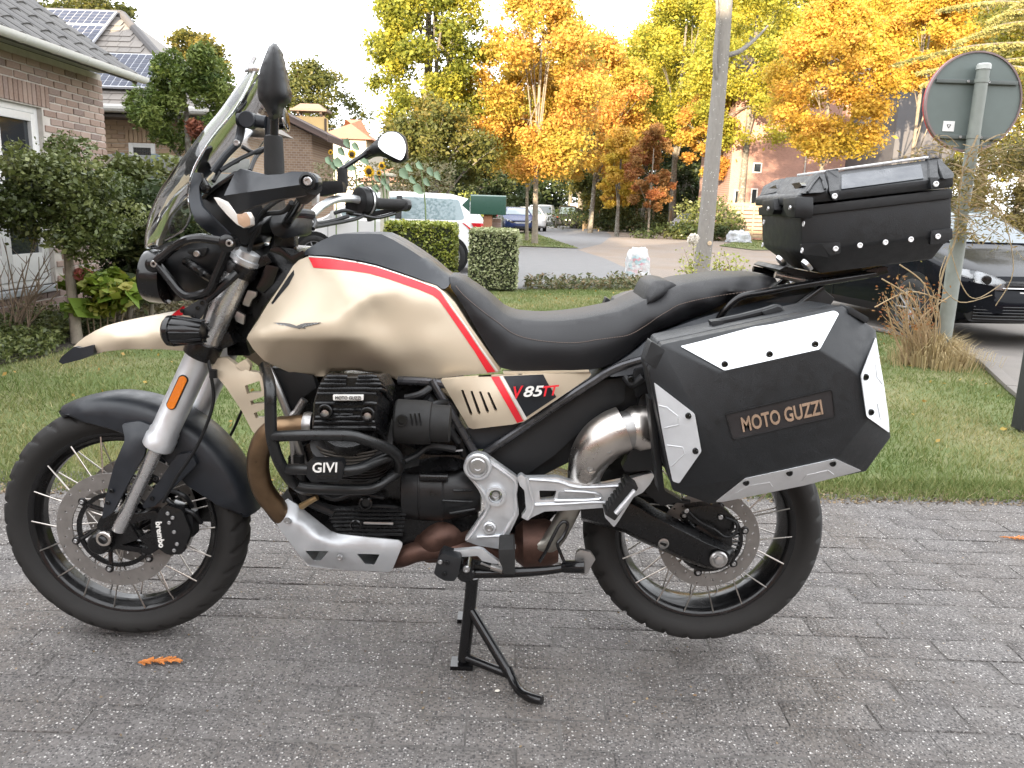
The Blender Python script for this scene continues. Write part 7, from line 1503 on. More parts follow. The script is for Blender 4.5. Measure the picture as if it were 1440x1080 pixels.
plate('seat_trim', [(707, 523), (760, 521.5), (828, 520), (829, 523.5), (767, 525), (709, 527)], -.158, .02, sand, r=.5)
plate('lower_cover', [(655, 603), (735, 594), (685, 632), (672, 632)], -.14, .02, dark_pl, r=1)
# ---------------------------------------------------- frame tubes
fr = G(); Yf = -.15
fr.ppx([(607, 534, Yf), (613, 545, Yf), (640, 590, Yf), (670, 640, Yf)], .0105); fr.ppx([(680, 639, Yf), (740, 598, Yf), (800, 558, Yf), (848, 527, Yf)], .0105)
fr.ppx([(560, 535, -.13), (600, 537, -.14), (630, 541, -.15)], .011); fr.ppx([(843, 530, Yf), (870, 516, -.16), (905, 505, -.17)], .010)
fr.pair('frame_tube', frame_m, bike)
fr = G(); fr.ppx([(376, 515, -.14), (392, 550, -.14), (408, 590, -.14)], .010); fr.ppx([(428, 562, -.14), (418, 578, -.14), (410, 592, -.14), (424, 640, -.14), (433, 665, -.13)], .010)
fr.ppx([(408, 590, -.14), (412, 620, -.14), (415, 660, -.13)], .009); fr.pair('front_frame_tube', steel_d, bike)
plate('frame_panel', [(380, 517), (440, 528), (445, 545), (425, 560), (410, 580), (396, 548)], -.125, .03, black_pl, r=2)
# vented air shroud behind the fork
hs1 = [zp(340, 510, 6, q) for q in ([(25, 195), (150, 152), (168, 250), (65, 258), (42, 268)], [(70, 325), (188, 282), (190, 345), (110, 350), (80, 358)], [(100, 425), (192, 392), (196, 462), (118, 470)])]
sh = [(297, 504), (318, 503), (335, 515), (350, 522), (364, 524), (370, 533), (372, 552), (373, 590), (372, 610), (364, 613), (355, 607), (340, 578), (318, 545), (299, 522)]
G().solid(rounded(sh, 2), Field([(297, 504, -.10), (318, 503, -.12), (364, 524, -.16), (372, 570, -.165), (370, 612, -.155), (340, 578, -.145), (299, 522, -.12), (345, 550, -.16)]), rim=.02, g=6, holes=hs1).pair('air_shroud', sand, bike, 35)
G().solid(rounded([(330, 514), (345, 505), (352, 514), (350, 522), (340, 522)], 2), -.15, rim=.02, g=400, grid=False).build('shroud_lip', sand, bike, 35, .003)

# ---------------------------------------------------- engine
g = G()
g.solid(rounded([(405, 640), (450, 615), (560, 620), (600, 640), (660, 640), (672, 660), (672, 740), (640, 752), (570, 752), (470, 750), (420, 715), (405, 690)], 6), -.13, mirror=True, g=400, grid=False)
eng = g.build('engine', black_mt, bike, 35, .008)
g = G(); g.solid(rounded([(430, 530), (560, 530), (620, 545), (655, 610), (670, 650), (560, 650), (440, 640), (420, 590)], 5), -.06, mirror=True, g=400, grid=False); g.build('intake_housing', black_mt, eng)
g = G(); g.solid(rounded([(690, 640), (850, 530), (900, 510), (905, 560), (860, 610), (800, 650), (760, 670), (740, 668)], 5), -.10, mirror=True, g=400, grid=False); g.build('rear_mudguard', black_pl, bike)
g = G(); g.solid(rounded([(685, 642), (845, 535), (880, 530), (878, 565), (845, 580), (780, 640), (740, 668), (700, 660)], 4), -.125, rim=.02, g=400, grid=False); g.pair('battery_cover', black_tex, bike, 35, .004)
g = G(); g.solid(rounded([(470, 735), (590, 730), (588, 772), (500, 770), (466, 752)], 3), -.125, mirror=True, g=400, grid=False); g.build('sump', black_mt, eng, 35, .006)
# cylinders with fins
def head(sgn):
    ax = Vector((0, -.70, .714)); h0 = at(492, 600, -.27); base = h0 - ax * .19
    def S_(v): return Vector((v.x, v.y * sgn, v.z))
    g = G(); hb_ = G().lathe([(.158, .066), (.21, .066)], base, ax, 28); hb_.v = [S_(v) for v in hb_.v]; hb_.build('cylinder_base', black_mt, eng); g.lathe([(0, .050), (.158, .050)], base, ax, 28)
    e1 = Vector((1, 0, 0)); e2 = ax.cross(e1)
    for k in range(7):
        t = .066 + k * .0135
        ring = []
        for q in (0, .004):
            ring.append([base + ax * (t + q) + e1 * (math.copysign(abs(math.cos(a)) ** .7, math.cos(a)) * .098) + e2 * (math.copysign(abs(math.sin(a)) ** .7, math.sin(a)) * .076) for a in [2 * PI * j / 40 for j in range(40)]])
        g.rings(ring)
    g.v = [S_(v) for v in g.v]; cyl = g.build('cylinder', worn('fin_metal', (.020, .018, .017), .4, .2), eng, 30)
    for i in range(5):
        g = G(); g.ppx([(439 + i * 1.6, 623 + i * 4.4, -.245), (455 + i, 633 + i * 4.4, -.283), (488, 638.5 + i * 4.6, -.30), (520 - i, 636 + i * 4.3, -.288), (540 - i * 3, 630 + i * 4.2, -.25)], .0028, 5, 6); g.v = [S_(v) for v in g.v]; g.build('cooling_fin', worn('fin_edge_glint', (.10, .088, .075), .35, .5), cyl)  # lighter brown tone paints the glint along the fin edges
    # cover block
    g = G()
    front = rounded(zp(340, 510, 6, [(650, 215), (700, 110), (1150, 110), (1195, 200), (1150, 570), (600, 570), (615, 330)]), 3)
    n = len(front); rings_ = []
    cxm = 490
    for Y, sx, dx, dy in ((-.325, .93, -3, 0), (-.318, .985, -2, 0), (-.27, 1.10, 6, 1), (-.22, 1.14, 10, 3)):
        rings_.append([at(cxm + (p[0] - cxm) * sx + dx, 572 + (p[1] - 572) * sx + dy, Y) for p in front])
    g.rings(rings_); g.v = [S_(v) for v in g.v]; hd = g.build('rocker_cover', black_mt, eng, 35)
    # horizontal ribs with broken ends
    for yz, x0, x1 in ((118, 720, 890), (118, 985, 1130), (148, 700, 880), (148, 975, 1150), (182, 668, 880), (182, 965, 1165), (222, 650, 1175), (262, 640, 1130), (345, 625, 820), (352, 825, 955), (345, 960, 1130), (400, 760, 815), (400, 825, 945), (400, 955, 1010), (440, 760, 815), (440, 825, 935), (462, 625, 1100), (500, 615, 745), (500, 750, 985), (500, 990, 1110), (550, 610, 740), (550, 748, 985), (550, 992, 1120)):
        g = G(); p = [(340 + x0 / 6, 510 + yz / 6, -.327), (340 + (x0 + x1) / 12, 510 + (yz - 2) / 6, -.330), (340 + x1 / 6, 510 + yz / 6, -.327)]
        if x1 > 1090: p += [(340 + (x1 + 45) / 6, 510 + (yz + 40) / 6, -.30), (340 + min(1262, x1 + 100) / 6, 510 + (yz + 95) / 6, -.262)]
        g.ppx(p, .0042, 2, 6); g.v = [S_(v) for v in g.v]; g.build('cooling_rib', black_mt, hd)
    for bx_, by in ((705, 408), (1062, 432)):
        g = G(); c = at(340 + bx_ / 6, 510 + by / 6, -.334); g.lathe([(.02, .0165), (-.004, .0165), (-.006, .0145), (-.006, .0115), (.012, .0115)], c, (0, 1, 0), 24); g.v = [S_(v) for v in g.v]; g.build('bolt_well', black_mt, hd)
        g = G(); g.lathe([(0, .010), (.006, .009), (.007, .004)], at(340 + bx_ / 6 + .3, 510 + by / 6 + 3, -.327), (0, -1, 0), 16); g.v = [S_(v) for v in g.v]; g.build('bolt', bolt_m, hd)
    if sgn > 0:
        pl_ = plate('name_plate', zp(340, 510, 6, [(768, 272), (1026, 272), (1024, 318), (770, 318)]), -.338, .006, white_m, hd, .0008, 1)
        text_on('MOTO GUZZI', at(340 + 790 / 6, 510 + 296 / 6, -.3385), at(340 + 1005 / 6, 510 + 298 / 6, -.3385), (0, -1, 0), .0075, black_pl, hd, bold=0)
    # header pipe
    g = G(); pts = [at(436, 598, -.25), at(410, 600, -.25), at(392, 602, -.245), at(376, 612, -.24), at(365, 634, -.23), at(363, 660, -.215), at(370, 688, -.195), at(387, 712, -.17), at(400, 728, -.15), at(420, 745, -.13)]
    g.pipe([S_(p) for p in pts], .0265, 5, 18); g.build('exhaust_header', bronze, eng, 60)
    g = G(); g.lathe([(0, .030), (.012, .032), (.02, .030)], S_(at(440, 598, -.25)), (-1, 0, 0), 22); g.build('header_flange', steel_d, eng)
    # intake
    g = G(); g.lathe([(0, .049), (.005, .053), (.07, .053), (.085, .050), (.087, .045), (.13, .044)], S_(at(556, 592, -.225)), (1, .0, -.02), 28); it = g.build('intake_boot', rubber, eng)
    g = G(); g.lathe([(-.004, .0135), (.006, .0135), (.006, .009), (0, .009)], S_(at(565, 591, -.278)), (0, -1 * sgn, 0), 18); g.build('clamp_screw', black_gl, it)
    g = G()
    for k in range(3): g.ppx([(577 + k * 6, 582 - k * .6, -.277), (579 + k * 6, 592, -.279), (580 + k * 6, 598, -.277)], .0022, 3, 6)
    g.v = [S_(v) for v in g.v]; g.build('boot_slot', black_gl, it)
head(1); head(-1)
g = G(); 
for pts, r_ in (([(570, 560, -.2), (590, 555, -.2), (604, 546, -.18)], .009), ([(595, 578, -.2), (612, 568, -.19), (628, 566, -.16)], .008), ([(568, 648, -.22), (585, 640, -.2), (604, 628, -.18), (640, 632, -.16)], .009), ([(630, 618, -.15), (640, 580, -.14), (620, 556, -.14)], .012), ([(612, 600, -.16), (630, 604, -.16), (645, 622, -.15)], .010), ([(600, 560, -.14), (640, 600, -.12), (655, 640, -.12)], .016)):
    g.ppx(pts, r_)
g.build('fuel_hose', black_pl, eng)
g = G(); 
for x in (609, 617, 623): g.lathe([(0, .005), (.009, .005)], at(x, 618, -.17), (1, 0, 0), 12)
g.build('fuel_union', bolt_m, eng)
G().lathe([(0, .006), (.010, .006)], at(622, 612, -.17), (1, 0, .2), 12).build('fuel_clip', redlens, eng)
plate('gear_indicator_bracket', [(634, 634), (651, 632), (651, 634.5), (634, 636.5)], -.15, .006, alu)
# gearbox drum
g = G(); c0 = at(568, 683, -.10)
g.lathe([(0, .070), (.004, .083), (.045, .088), (.046, .0865), (.049, .0865), (.050, .088), (.105, .088), (.11, .084), (.15, .08), (.20, .06)], c0, (1, 0, .01), 36); g.build('gearbox', worn('gearbox_paint', (.008, .0085, .0095), .36, bump=.0003), eng, 30)
g = G(); g.ppx([(590, 670, -.186), (630, 671, -.188)], .011, 3, 12); g.ppx([(590, 668, -.19), (591, 668, -.19)], .010); g.build('gearbox_rib', black_mt, eng)
g = G()
for (a, b) in (((638, 690), (664, 690)), ((622, 704), (664, 706)), ((632, 722), (668, 716))): g.ppx([(a[0], a[1], -.185), (b[0], b[1], -.178)], .003, 2, 6)
g.build('gearbox_seam', black_mt, eng)
g = G(); g.solid(rounded([(566, 640), (600, 633), (655, 637), (668, 650), (640, 662), (575, 665), (562, 655)], 4), Field([(566, 640, -.1), (600, 633, -.1), (668, 650, -.12), (600, 660, -.17), (640, 655, -.165)]), rim=.1, g=10); g.build('bell_housing', black_mt, eng)
# sump fins and details
g = G()
for k in range(7): g.ppx([(458 + k * 3, 717 + k * 5.4, -.155), (500, 717 + k * 5.6, -.17), (572 - k, 718 + k * 5.6, -.165)], .0045, 2, 6)
g.build('sump_fin', black_mt, eng)
plate('engine_tag', [(511, 734), (553, 735), (553, 738.5), (511, 737.5)], -.18, .005, bolt_m, eng)
G().lathe([(-.01, .017), (.01, .017), (.012, .013), (.006, .010)], at(515, 706, -.165), (0, -1, 0), 22).build('oil_cap', black_gl, eng)
G().lathe([(-.01, .015), (.008, .015), (.01, .012), (.0, .009)], at(501, 737, -.165), (0, -1, 0), 22).build('oil_sight', black_gl, eng)
G().ppx([(424, 712, -.17), (434, 706, -.18), (446, 699, -.185)], [.009, .0075, .0075], 2, 12).build('oil_pipe_union', worn('brass', (.42, .30, .16), .35, .9), eng)
G().ppx([(420, 640, -.15), (422, 668, -.15), (430, 700, -.15), (470, 720, -.15)], .014).build('oil_hose', black_pl, eng)
g = G(); g.solid(rounded([(412, 600), (432, 600), (446, 640), (440, 720), (415, 715), (405, 680)], 3), -.10, mirror=True, g=400, grid=False); g.build('alternator_cover', black_mt, eng, 35, .006)
g = G()
for pts in ([(440, 690, -.15), (470, 702, -.16), (500, 695, -.16), (540, 700, -.15)], [(450, 708, -.15), (480, 715, -.15), (530, 712, -.16), (575, 716, -.15)]): g.ppx(pts, .006)
g.build('engine_wire', black_pl, eng)
# exhaust under the engine
g = G(); g.solid(rounded([(585, 738), (610, 731), (660, 735), (668, 745), (668, 778), (640, 790), (600, 792), (578, 775)], 5), Field([(585, 738, -.10), (660, 735, -.10), (640, 790, -.10), (578, 775, -.12), (620, 760, -.16), (645, 762, -.14), (600, 765, -.16)]), mirror=True, g=9); g.build('exhaust_collector', rust, bike, 50)
G().ppx([(540, 785, -.12), (565, 783, -.13), (590, 775, -.13), (640, 772, -.12), (700, 775, -.10)], .027, 4, 18).build('exhaust_pipe', rust, bike)
G().ppx([(690, 765, -.09), (720, 768, -.10), (753, 768, -.12)], .034, 4, 20).build('link_pipe', rust, bike)
G().ppx([(745, 768, -.12), (768, 765, -.13), (780, 755, -.135), (790, 738, -.14), (803, 712, -.15), (816, 680, -.16)], .0265, 5, 20).build('tail_pipe', worn('grey_pipe', (.36, .34, .30), .4, .85, var=.12), bike)
# muffler elbow shield and can
ms = G().pipe([at(821, 676, -.155), at(823, 662, -.165), at(830, 642, -.175), at(845, 622, -.18), at(862, 610, -.18), at(877, 604, -.178)], [.039, .042, .045, .050, .054, .056, .057, .058, .058], 6, 32).build('exhaust_shield', steel, bike, 60)
G().lathe([(-.012, .050), (.02, .050)], at(884, 606, -.178), Vector((1, 0, .25)), 28).build('shield_collar', steel_d, ms)
for p in ((856, 633), (830, 659)):
    G().lathe([(0, .0145), (.003, .0145), (.004, .011), (.001, .010)], at(p[0], p[1], -.2255 if p[0] > 850 else -.215), (0, -1, .1), 22).build('shield_washer', steel, ms); bolt(p[0], p[1], -.2295 if p[0] > 850 else -.219, .008, ms)
ca = Vector((1, 0, .22)).normalized(); cc = at(893, 605, -.17)
G().lathe([(-.05, .036), (-.02, .038), (-.018, .052), (.0, .060), (.025, .060), (.03, .056), (.45, .056), (.46, .04)], cc, ca, 32).build('muffler', steel, bike, 40)
plate('muffler_cover', zp(780, 540, 6, [(640, 560), (790, 530), (828, 495), (860, 500), (870, 690), (820, 730), (590, 740), (570, 700), (600, 640)]), -.215, .03, black_pl, r=2)
# centre, side stand and footrests --------------------------------
bo = zp(600, 640, 6, [(325, 85), (345, 30), (390, -8), (440, -18), (500, 0), (532, 25), (768, 195), (772, 260), (760, 330), (778, 500), (735, 590), (690, 680), (720, 745), (755, 790), (735, 800), (650, 800), (600, 790), (440, 765), (328, 725), (322, 712), (400, 600), (488, 478), (490, 410), (440, 300), (345, 170)])
fp = plate('footrest_plate', bo, -.19, .022, alu, r=3, bevel=.003, holes=[[(697 + 9 * math.cos(k * PI / 8), 697 + 9 * math.sin(k * PI / 8)) for k in range(16)]])
rim_path = [at(p[0], p[1], -.192) for p in zp(600, 640, 6, [(530, 60), (740, 215), (745, 330), (750, 490), (690, 600), (640, 690)])]; G().pipe(rim_path, .005, 3, 8).build('plate_rib', alu, fp)
G().pipe([at(p[0], p[1], -.192) for p in zp(600, 640, 6, [(365, 185), (470, 300), (520, 410), (505, 480), (420, 610), (345, 715)])], .0045, 3, 8).build('plate_rib', alu, fp)
G().pipe([at(p[0], p[1], -.192) for p in zp(600, 640, 6, [(425, 690), (520, 685), (630, 685), (640, 740)])], .004, 2, 8).build('plate_rib', alu, fp)
g = G(); g.lathe([(-.01, .0345), (.012, .0345), (.015, .031), (.015, .026), (.007, .025), (.007, 0)], at(672, 655, -.195), (0, -1, 0), 36); g.build('pivot_boss', alu, fp, 30)
g = G(); g.lathe([(0, .021), (.006, .021), (.008, .018), (.008, .010), (.004, .009)], at(672, 655, -.204), (0, -1, 0), 28); g.build('pivot_bolt', bolt_m, fp, 30)
g = G(); g.rings([[at(697, 697, -.192) + Vector((math.cos(2 * PI * k / 32) * r, y, math.sin(2 * PI * k / 32) * r)) for r, y in ((.0245, .01), (.0245, -.010), (.018, -.010), (.017, .02))] for k in list(range(32)) + [0]], True, False); g.build('bolt_boss', alu, fp)
bolt(697, 695, -.175, .011, fp)
g = G(); g.lathe([(0, .0165), (.006, .0165), (.008, .014)], at(688, 742, -.193), (0, -1, 0), 24); g.build('bolt_boss', alu, fp); bolt(688, 742, -.2, .011, fp)
pa = zp(580, 500, 2.16, [(318, 370), (330, 362), (345, 372), (440, 370), (500, 388), (580, 392), (640, 380), (690, 366), (728, 357), (735, 366), (722, 390), (700, 416), (672, 430), (625, 505), (612, 522), (600, 508), (585, 492), (580, 462), (480, 470), (400, 474), (362, 492), (350, 502), (330, 492), (345, 470), (340, 410), (326, 395)])
plate('passenger_footrest_arm', pa, -.20, .022, alu, r=2, bevel=.003, holes=[zp(580, 500, 2.16, [(385, 410), (438, 411), (430, 436), (388, 440)])])
plate('arm_recess', zp(580, 500, 2.16, [(445, 412), (550, 418), (556, 430), (545, 442), (440, 440)]), -.2025, .004, worn('satin_aluminium_shaded', (.42, .44, .46), .42, .8), r=2, bevel=.001)  # raised plate, its darker tone stands in for shade in the pocket
g = G(); p0, p1 = at(856, 722, -.22), at(889, 676, -.22); d_ = (p1 - p0).normalized(); M3 = Matrix.Rotation(-math.atan2(d_.z, d_.x), 3, 'Y')
g.box((p0 + p1) / 2, ((p1 - p0).length, .065, .028), M3); pg = g.build('passenger_footpeg', rubber, bike, 35, .004)
g = G()
for k in range(9):
    t = (k + .5) / 9; q = p0.lerp(p1, t) + Vector((d_.z, 0, -d_.x)) * -.014; g.tube([q + Vector((0, -.033, 0)), q + Vector((0, .03, 0))], .0045, 6)
g.build('peg_ridge', rubber, pg)
G().tube([at(866, 722, -.26), at(893, 690, -.26)], .0065, 8).build('peg_frame', alu, pg)
# shift lever, rider peg
plate('shift_lever', zp(600, 640, 6, [(135, 800), (150, 788), (175, 810), (440, 788), (480, 800), (520, 835), (610, 900), (600, 920), (560, 915), (470, 895), (430, 850), (190, 868), (165, 850)]), -.235, .014, alu, r=2, bevel=.002)
g = G(); g.solid(rounded(zp(600, 640, 6, [(95, 880), (130, 830), (190, 850), (280, 870), (290, 900), (270, 1010), (230, 1065), (150, 1060), (95, 1030), (60, 1000)]), 2), -.27, rim=.05, g=400, grid=False); g.build('shift_pedal', black_tex, bike, 35, .004)
for p, r_ in (((619, 790), .006), ((625, 807), .006), ((656, 800), .009), ((629, 791), .006)): bolt(p[0], p[1], -.272, r_, dark=p[0] in (625, 629))
g = G(); g.solid(rounded(zp(600, 640, 6, [(605, 800), (735, 795), (745, 850), (745, 1005), (650, 1005), (635, 940), (610, 890)]), 2), -.30, rim=.09, g=400, grid=False); g.build('footpeg', rubber, bike, 35, .005)
g = G(); g.lathe([(-.03, .02), (.03, .022), (.034, .018)], at(656, 800, -.22), (0, -1, 0), 22); g.ppx([(640, 786, -.2), (660, 792, -.2), (700, 800, -.2)], .012)
g.ppx([(665, 806, -.2), (720, 805, -.2), (770, 802, -.2), (808, 796, -.2)], [.013, .013, .011, .010], 4, 14)
ss = g.build('side_stand', black_gl, bike)
plate('side_stand_foot', zp(600, 640, 6, [(1265, 820), (1300, 800), (1385, 820), (1425, 880), (1400, 920), (1355, 1005), (1310, 1010), (1270, 970), (1245, 930)]), -.215, .012, steel_d, ss, .002, 2)
g = G(); g.ppx([(795, 797, -.2), (812, 797, -.225), (822, 797, -.23)], .016, 3, 14); g.build('stand_foot_boss', black_gl, ss)
G().ppx(zp(600, 640, 6, [(950, 900, -.195), (1000, 820, -.19), (1060, 700, -.185), (1120, 590, -.18), (1160, 562, -.18), (1190, 590, -.18), (1150, 690, -.185), (1105, 750, -.19), (1130, 830, -.19), (1160, 900, -.195)]), .0042, 5, 8).build('stand_hook', black_gl, ss)
g = G()
for k in range(14): g.lathe([(0, .0085), (.002, .0085)], at(690 + k * 1.15, 797 + k * .35, -.225), (1, 0, -.1), 10)
g.ppx([(676, 792, -.225), (690, 797, -.225), (706, 802, -.225)], .003); g.build('stand_spring', steel_d, ss)
# centre stand
def cs(v, s_): return Vector((v.x, v.y * s_, v.z))
g = G()
for s_ in (1, -1):
    g.pipe([cs(at(664, 812, -.115), s_), cs(at(660, 858, -.118), s_), cs(at(652, 928, -.125), s_)], .0165, 3, 14)
    q = cs(atz(650, 934), s_); q.y = -.125 * s_; g.bx(q + Vector((-.03, -.025, .0005)), q + Vector((.03, .025, .012)))
q0, q1 = at(661, 856, -.12), at(716, 948, -.20)
g.pipe([q0, q0.lerp(q1, .5), q1], .0125, 2, 12); g.pipe([at(656, 925, -.13), at(690, 938, -.17), at(720, 950, -.20)], .012, 3, 12)
g.pipe([at(714, 940, -.195), at(722, 958, -.22), at(732, 972, -.25), at(745, 980, -.28), at(762, 985, -.30)], [.012, .012, .012, .013, .011], 4, 12)
g.tube([at(662, 820, -.115), at(662, 820, .115)], .014, 12)
g.build('centre_stand', black_gl, bike, 35)
# skid plate
sk = zp(340, 500, 3.176, [(125, 700), (165, 665), (205, 640), (245, 665), (320, 725), (395, 785), (430, 797), (560, 812), (700, 825), (718, 838), (716, 852), (672, 958), (655, 967), (500, 958), (310, 940), (290, 925), (250, 880), (190, 800), (150, 745)])
hsk = [rounded(zp(340, 500, 3.176, q), 2) for q in ([(282, 872), (388, 873), (352, 916), (318, 916)], [(513, 885), (616, 888), (592, 935), (548, 931)])]
fsk = Field([(379, 720, -.16), (405, 701, -.15), (440, 728, -.16), (464, 747, -.165), (560, 760, -.165), (566, 765, -.165), (400, 745, -.185), (430, 765, -.19), (478, 770, -.188), (540, 772, -.185), (430, 788, -.182), (500, 796, -.178), (550, 800, -.172), (480, 802, -.165), (432, 793, -.165), (415, 735, -.19), (450, 757, -.192)])
skp = G().solid(rounded(sk, 2), fsk, rim=.004, g=6, holes=hsk).pair('skid_plate', silver_pt, bike, 40)
g = G(); A1 = [at(p[0], p[1], -.163) for p in ((379, 720), (396, 748), (419, 778), (432, 793), (438, 797), (497, 803), (546, 804))]
for a, b in zip(A1[:-1], A1[1:]): g.flat([a, b, Vector((b.x, -b.y, b.z)), Vector((a.x, -a.y, a.z))], (0, 0, .004))
g.build('skid_pan', silver_pt, skp)
for p in ((404, 732), (478, 784)):
    bolt(p[0], p[1], -.192, .0085, skp)
# crash bars
cb = G(); Yc = -.335
cb.ppx([(372, 516, -.16), (378, 535, -.30), (380, 552, -.34), (380.5, 580, -.345), (382, 612, -.345), (389, 640, -.34), (400, 662, -.33), (412, 678, -.30), (428, 688, -.22), (445, 690, -.16)], .0135, 6, 14)
cb.ppx([(383, 614, -.345), (400, 613, -.36), (430, 612, -.375), (470, 612, -.38), (495, 613, -.375), (515, 619, -.36), (540, 628, -.33), (556, 638, -.30), (562, 650, -.27), (560, 660, -.24), (555, 668, -.2)], .0125, 6, 14)
cb.ppx([(402, 660, -.33), (430, 660, -.355), (480, 662, -.36), (504, 659, -.35), (525, 650, -.32), (548, 641, -.29)], .0125, 6, 14)
cb.ppx([(415, 681, -.29), (430, 686, -.29), (470, 688, -.29), (515, 688, -.285), (530, 684, -.28), (545, 674, -.26), (560, 662, -.235)], .0125, 6, 14)
cbo = G(); cbo.v = cb.v[:]; cbo.f = cb.f[:]; cbo = cbo.pair('crash_bar', worn('bar_coating', (.008, .0085, .009), .33, bump=.0003), bike)
pl_ = plate('bar_pad', zp(340, 500, 3.176, [(292, 478), (310, 470), (445, 472), (455, 490), (450, 545), (430, 565), (310, 565), (288, 540)]), -.38, .03, black_pl, cbo, .003, 2)
text_on('GIVI', at(340 + 316 / 3.176, 500 + 501 / 3.176, -.3812), at(340 + 428 / 3.176, 500 + 499 / 3.176, -.3812), (0, -1, 0), .0225, white_m, cbo, bold=.012, shear=.1)
plate('pad_slot', zp(340, 500, 3.176, [(330, 535), (430, 535), (424, 552), (336, 552)]), -.381, .004, black_gl, cbo, .0008, 1)
g = G(); g.solid(rounded([(715, 660), (760, 672), (820, 690), (880, 700), (868, 742), (812, 716), (782, 722), (766, 740), (764, 775), (742, 792), (712, 770)], 4), -.07, mirror=True, g=400, grid=False); g.build('pivot_casting', black_mt, bike, 35, .006)
G().lathe([(-.05, .045), (-.03, .062), (.03, .064), (.06, .05)], at(752, 764, -.09), (1, 0, .06), 24).build('silencer_inlet', rust, bike)
for pts in ([(741, 672), (745, 690), (750, 712), (742, 730)], [(744, 674), (784, 677), (812, 685), (870, 683)], [(752, 710), (800, 708), (848, 706), (858, 716)], [(794, 690), (836, 693), (842, 702), (780, 704)]):
    G().pipe([at(p[0], p[1], -.202) for p in pts], .0042, 3, 8).build('arm_rib', alu, bike)
# ---------------------------------------------------- rear end
swp = zp(800, 640, 3.6, [(60, 210), (270, 170), (380, 225), (440, 268), (540, 318), (620, 358), (720, 412), (832, 470), (842, 495), (825, 530), (800, 560), (740, 578), (690, 572), (640, 556), (560, 525), (500, 495), (380, 445), (280, 392), (100, 330)])
so_ = zp(800, 640, 3.6, [(60, 215), (270, 172), (380, 226), (440, 268), (540, 318), (620, 358), (720, 412), (830, 470), (842, 500), (825, 532), (800, 560), (740, 578), (690, 572), (640, 556), (560, 525), (500, 495), (380, 445), (280, 392), (60, 330)])
si_ = zp(800, 640, 3.6, [(62, 262), (262, 222), (360, 268), (420, 308), (520, 358), (600, 398), (700, 450), (800, 488), (815, 504), (803, 524), (785, 546), (740, 562), (695, 556), (645, 540), (565, 509), (505, 479), (384, 429), (284, 376), (62, 318)])
swa = G().rings([[at(p[0], p[1], -.09) for p in so_], [at(p[0], p[1], -.128 - .02 * (i > 6) * (i < 14)) for i, p in enumerate(so_)], [at(p[0], p[1], -.168 - .006 * (i > 6) * (i < 14)) for i, p in enumerate(si_)]]); swa.build('swingarm', black_mt, bike, 25, .003)
swf = G().solid(rounded(swp, 2), -.13, rim=.05, g=400, grid=False); swf.v = [Vector((p.x, -p.y, p.z)) for p in swf.v]; swf.build('swingarm', black_mt, bike, 30, .006)
G().lathe([(0, .0225), (.006, .0225), (.009, .019), (.009, .016)], at(1010, 786, -.176), (0, -1, 0), 28).build('rear_axle', steel_d, bike, 35)
G().lathe([(0, .013), (.012, .012), (.013, .009)], at(1010, 786, -.184), (0, -1, 0), 6).build('axle_nut', bolt_m, bike, 30)
G().lathe([(0, .0135), (.003, .0135), (.004, .010), (-.004, .007)], at(933, 764, -.17), (0, -1, 0), 20).build('arm_screw', steel_d, bike)
# rear caliper, tone ring, hub cover
g = G(); g.solid(rounded(zp(800, 640, 3.6, [(590, 270), (680, 255), (780, 265), (830, 310), (840, 370), (800, 420), (740, 410), (680, 370), (610, 330)]), 3), -.125, rim=.04, g=400, grid=False); rc_ = g.build('rear_caliper', black_mt, bike, 35, .006)
for p in ((965, 718), (1013, 727)): bolt(p[0], p[1], -.128, .007, rc_)
G().ppx([(968, 720, -.13), (985, 735, -.14), (1005, 745, -.145), (1020, 755, -.145), (1034, 750, -.14), (1035, 735, -.135), (1020, 728, -.13)], .0035).build('brake_hose', black_pl, rc_)
g = G(); tr = Vector((RX, -.098, RZ))
for k in range(40):
    a = 2 * PI * k / 40; g.tube([tr + Vector((math.cos(a) * .062, 0, math.sin(a) * .062)), tr + Vector((math.cos(a) * .082, 0, math.sin(a) * .082))], .0026, 5)
g.rings([[tr + Vector((math.cos(2 * PI * k / 40) * r, y, math.sin(2 * PI * k / 40) * r)) for r, y in ((.08, -.003), (.088, -.003), (.088, .003), (.08, .003))] for k in list(range(40)) + [0]], True, False)
g.build('sensor_ring', black_mt, rwh)
G().lathe([(0, .062), (.02, .058), (.03, .03)], (RX, -.09, RZ), (0, -1, 0), 28).build('hub_cover', black_mt, rwh)
g = G(); g.solid(rounded([(900, 560), (915, 540), (935, 690), (960, 705), (930, 712), (905, 690), (880, 660)], 2), -.17, rim=.03, g=400, grid=False)
g.ppx([(885, 690, -.15), (930, 700, -.15), (970, 706, -.15)], .006); g.pair('pannier_frame', black_pl, bike, 35, .003)
g = G(); g.ppx([(905, 530, -.19), (890, 540, -.18), (880, 530, -.16)], .011); g.solid(rounded([(893, 520), (920, 512), (925, 540), (895, 560), (888, 535)], 2), -.185, rim=.02, g=400, grid=False); g.build('pannier_mount', black_pl, bike, 35, .003)
bolt(887, 533, -.19, .008, dark=True)
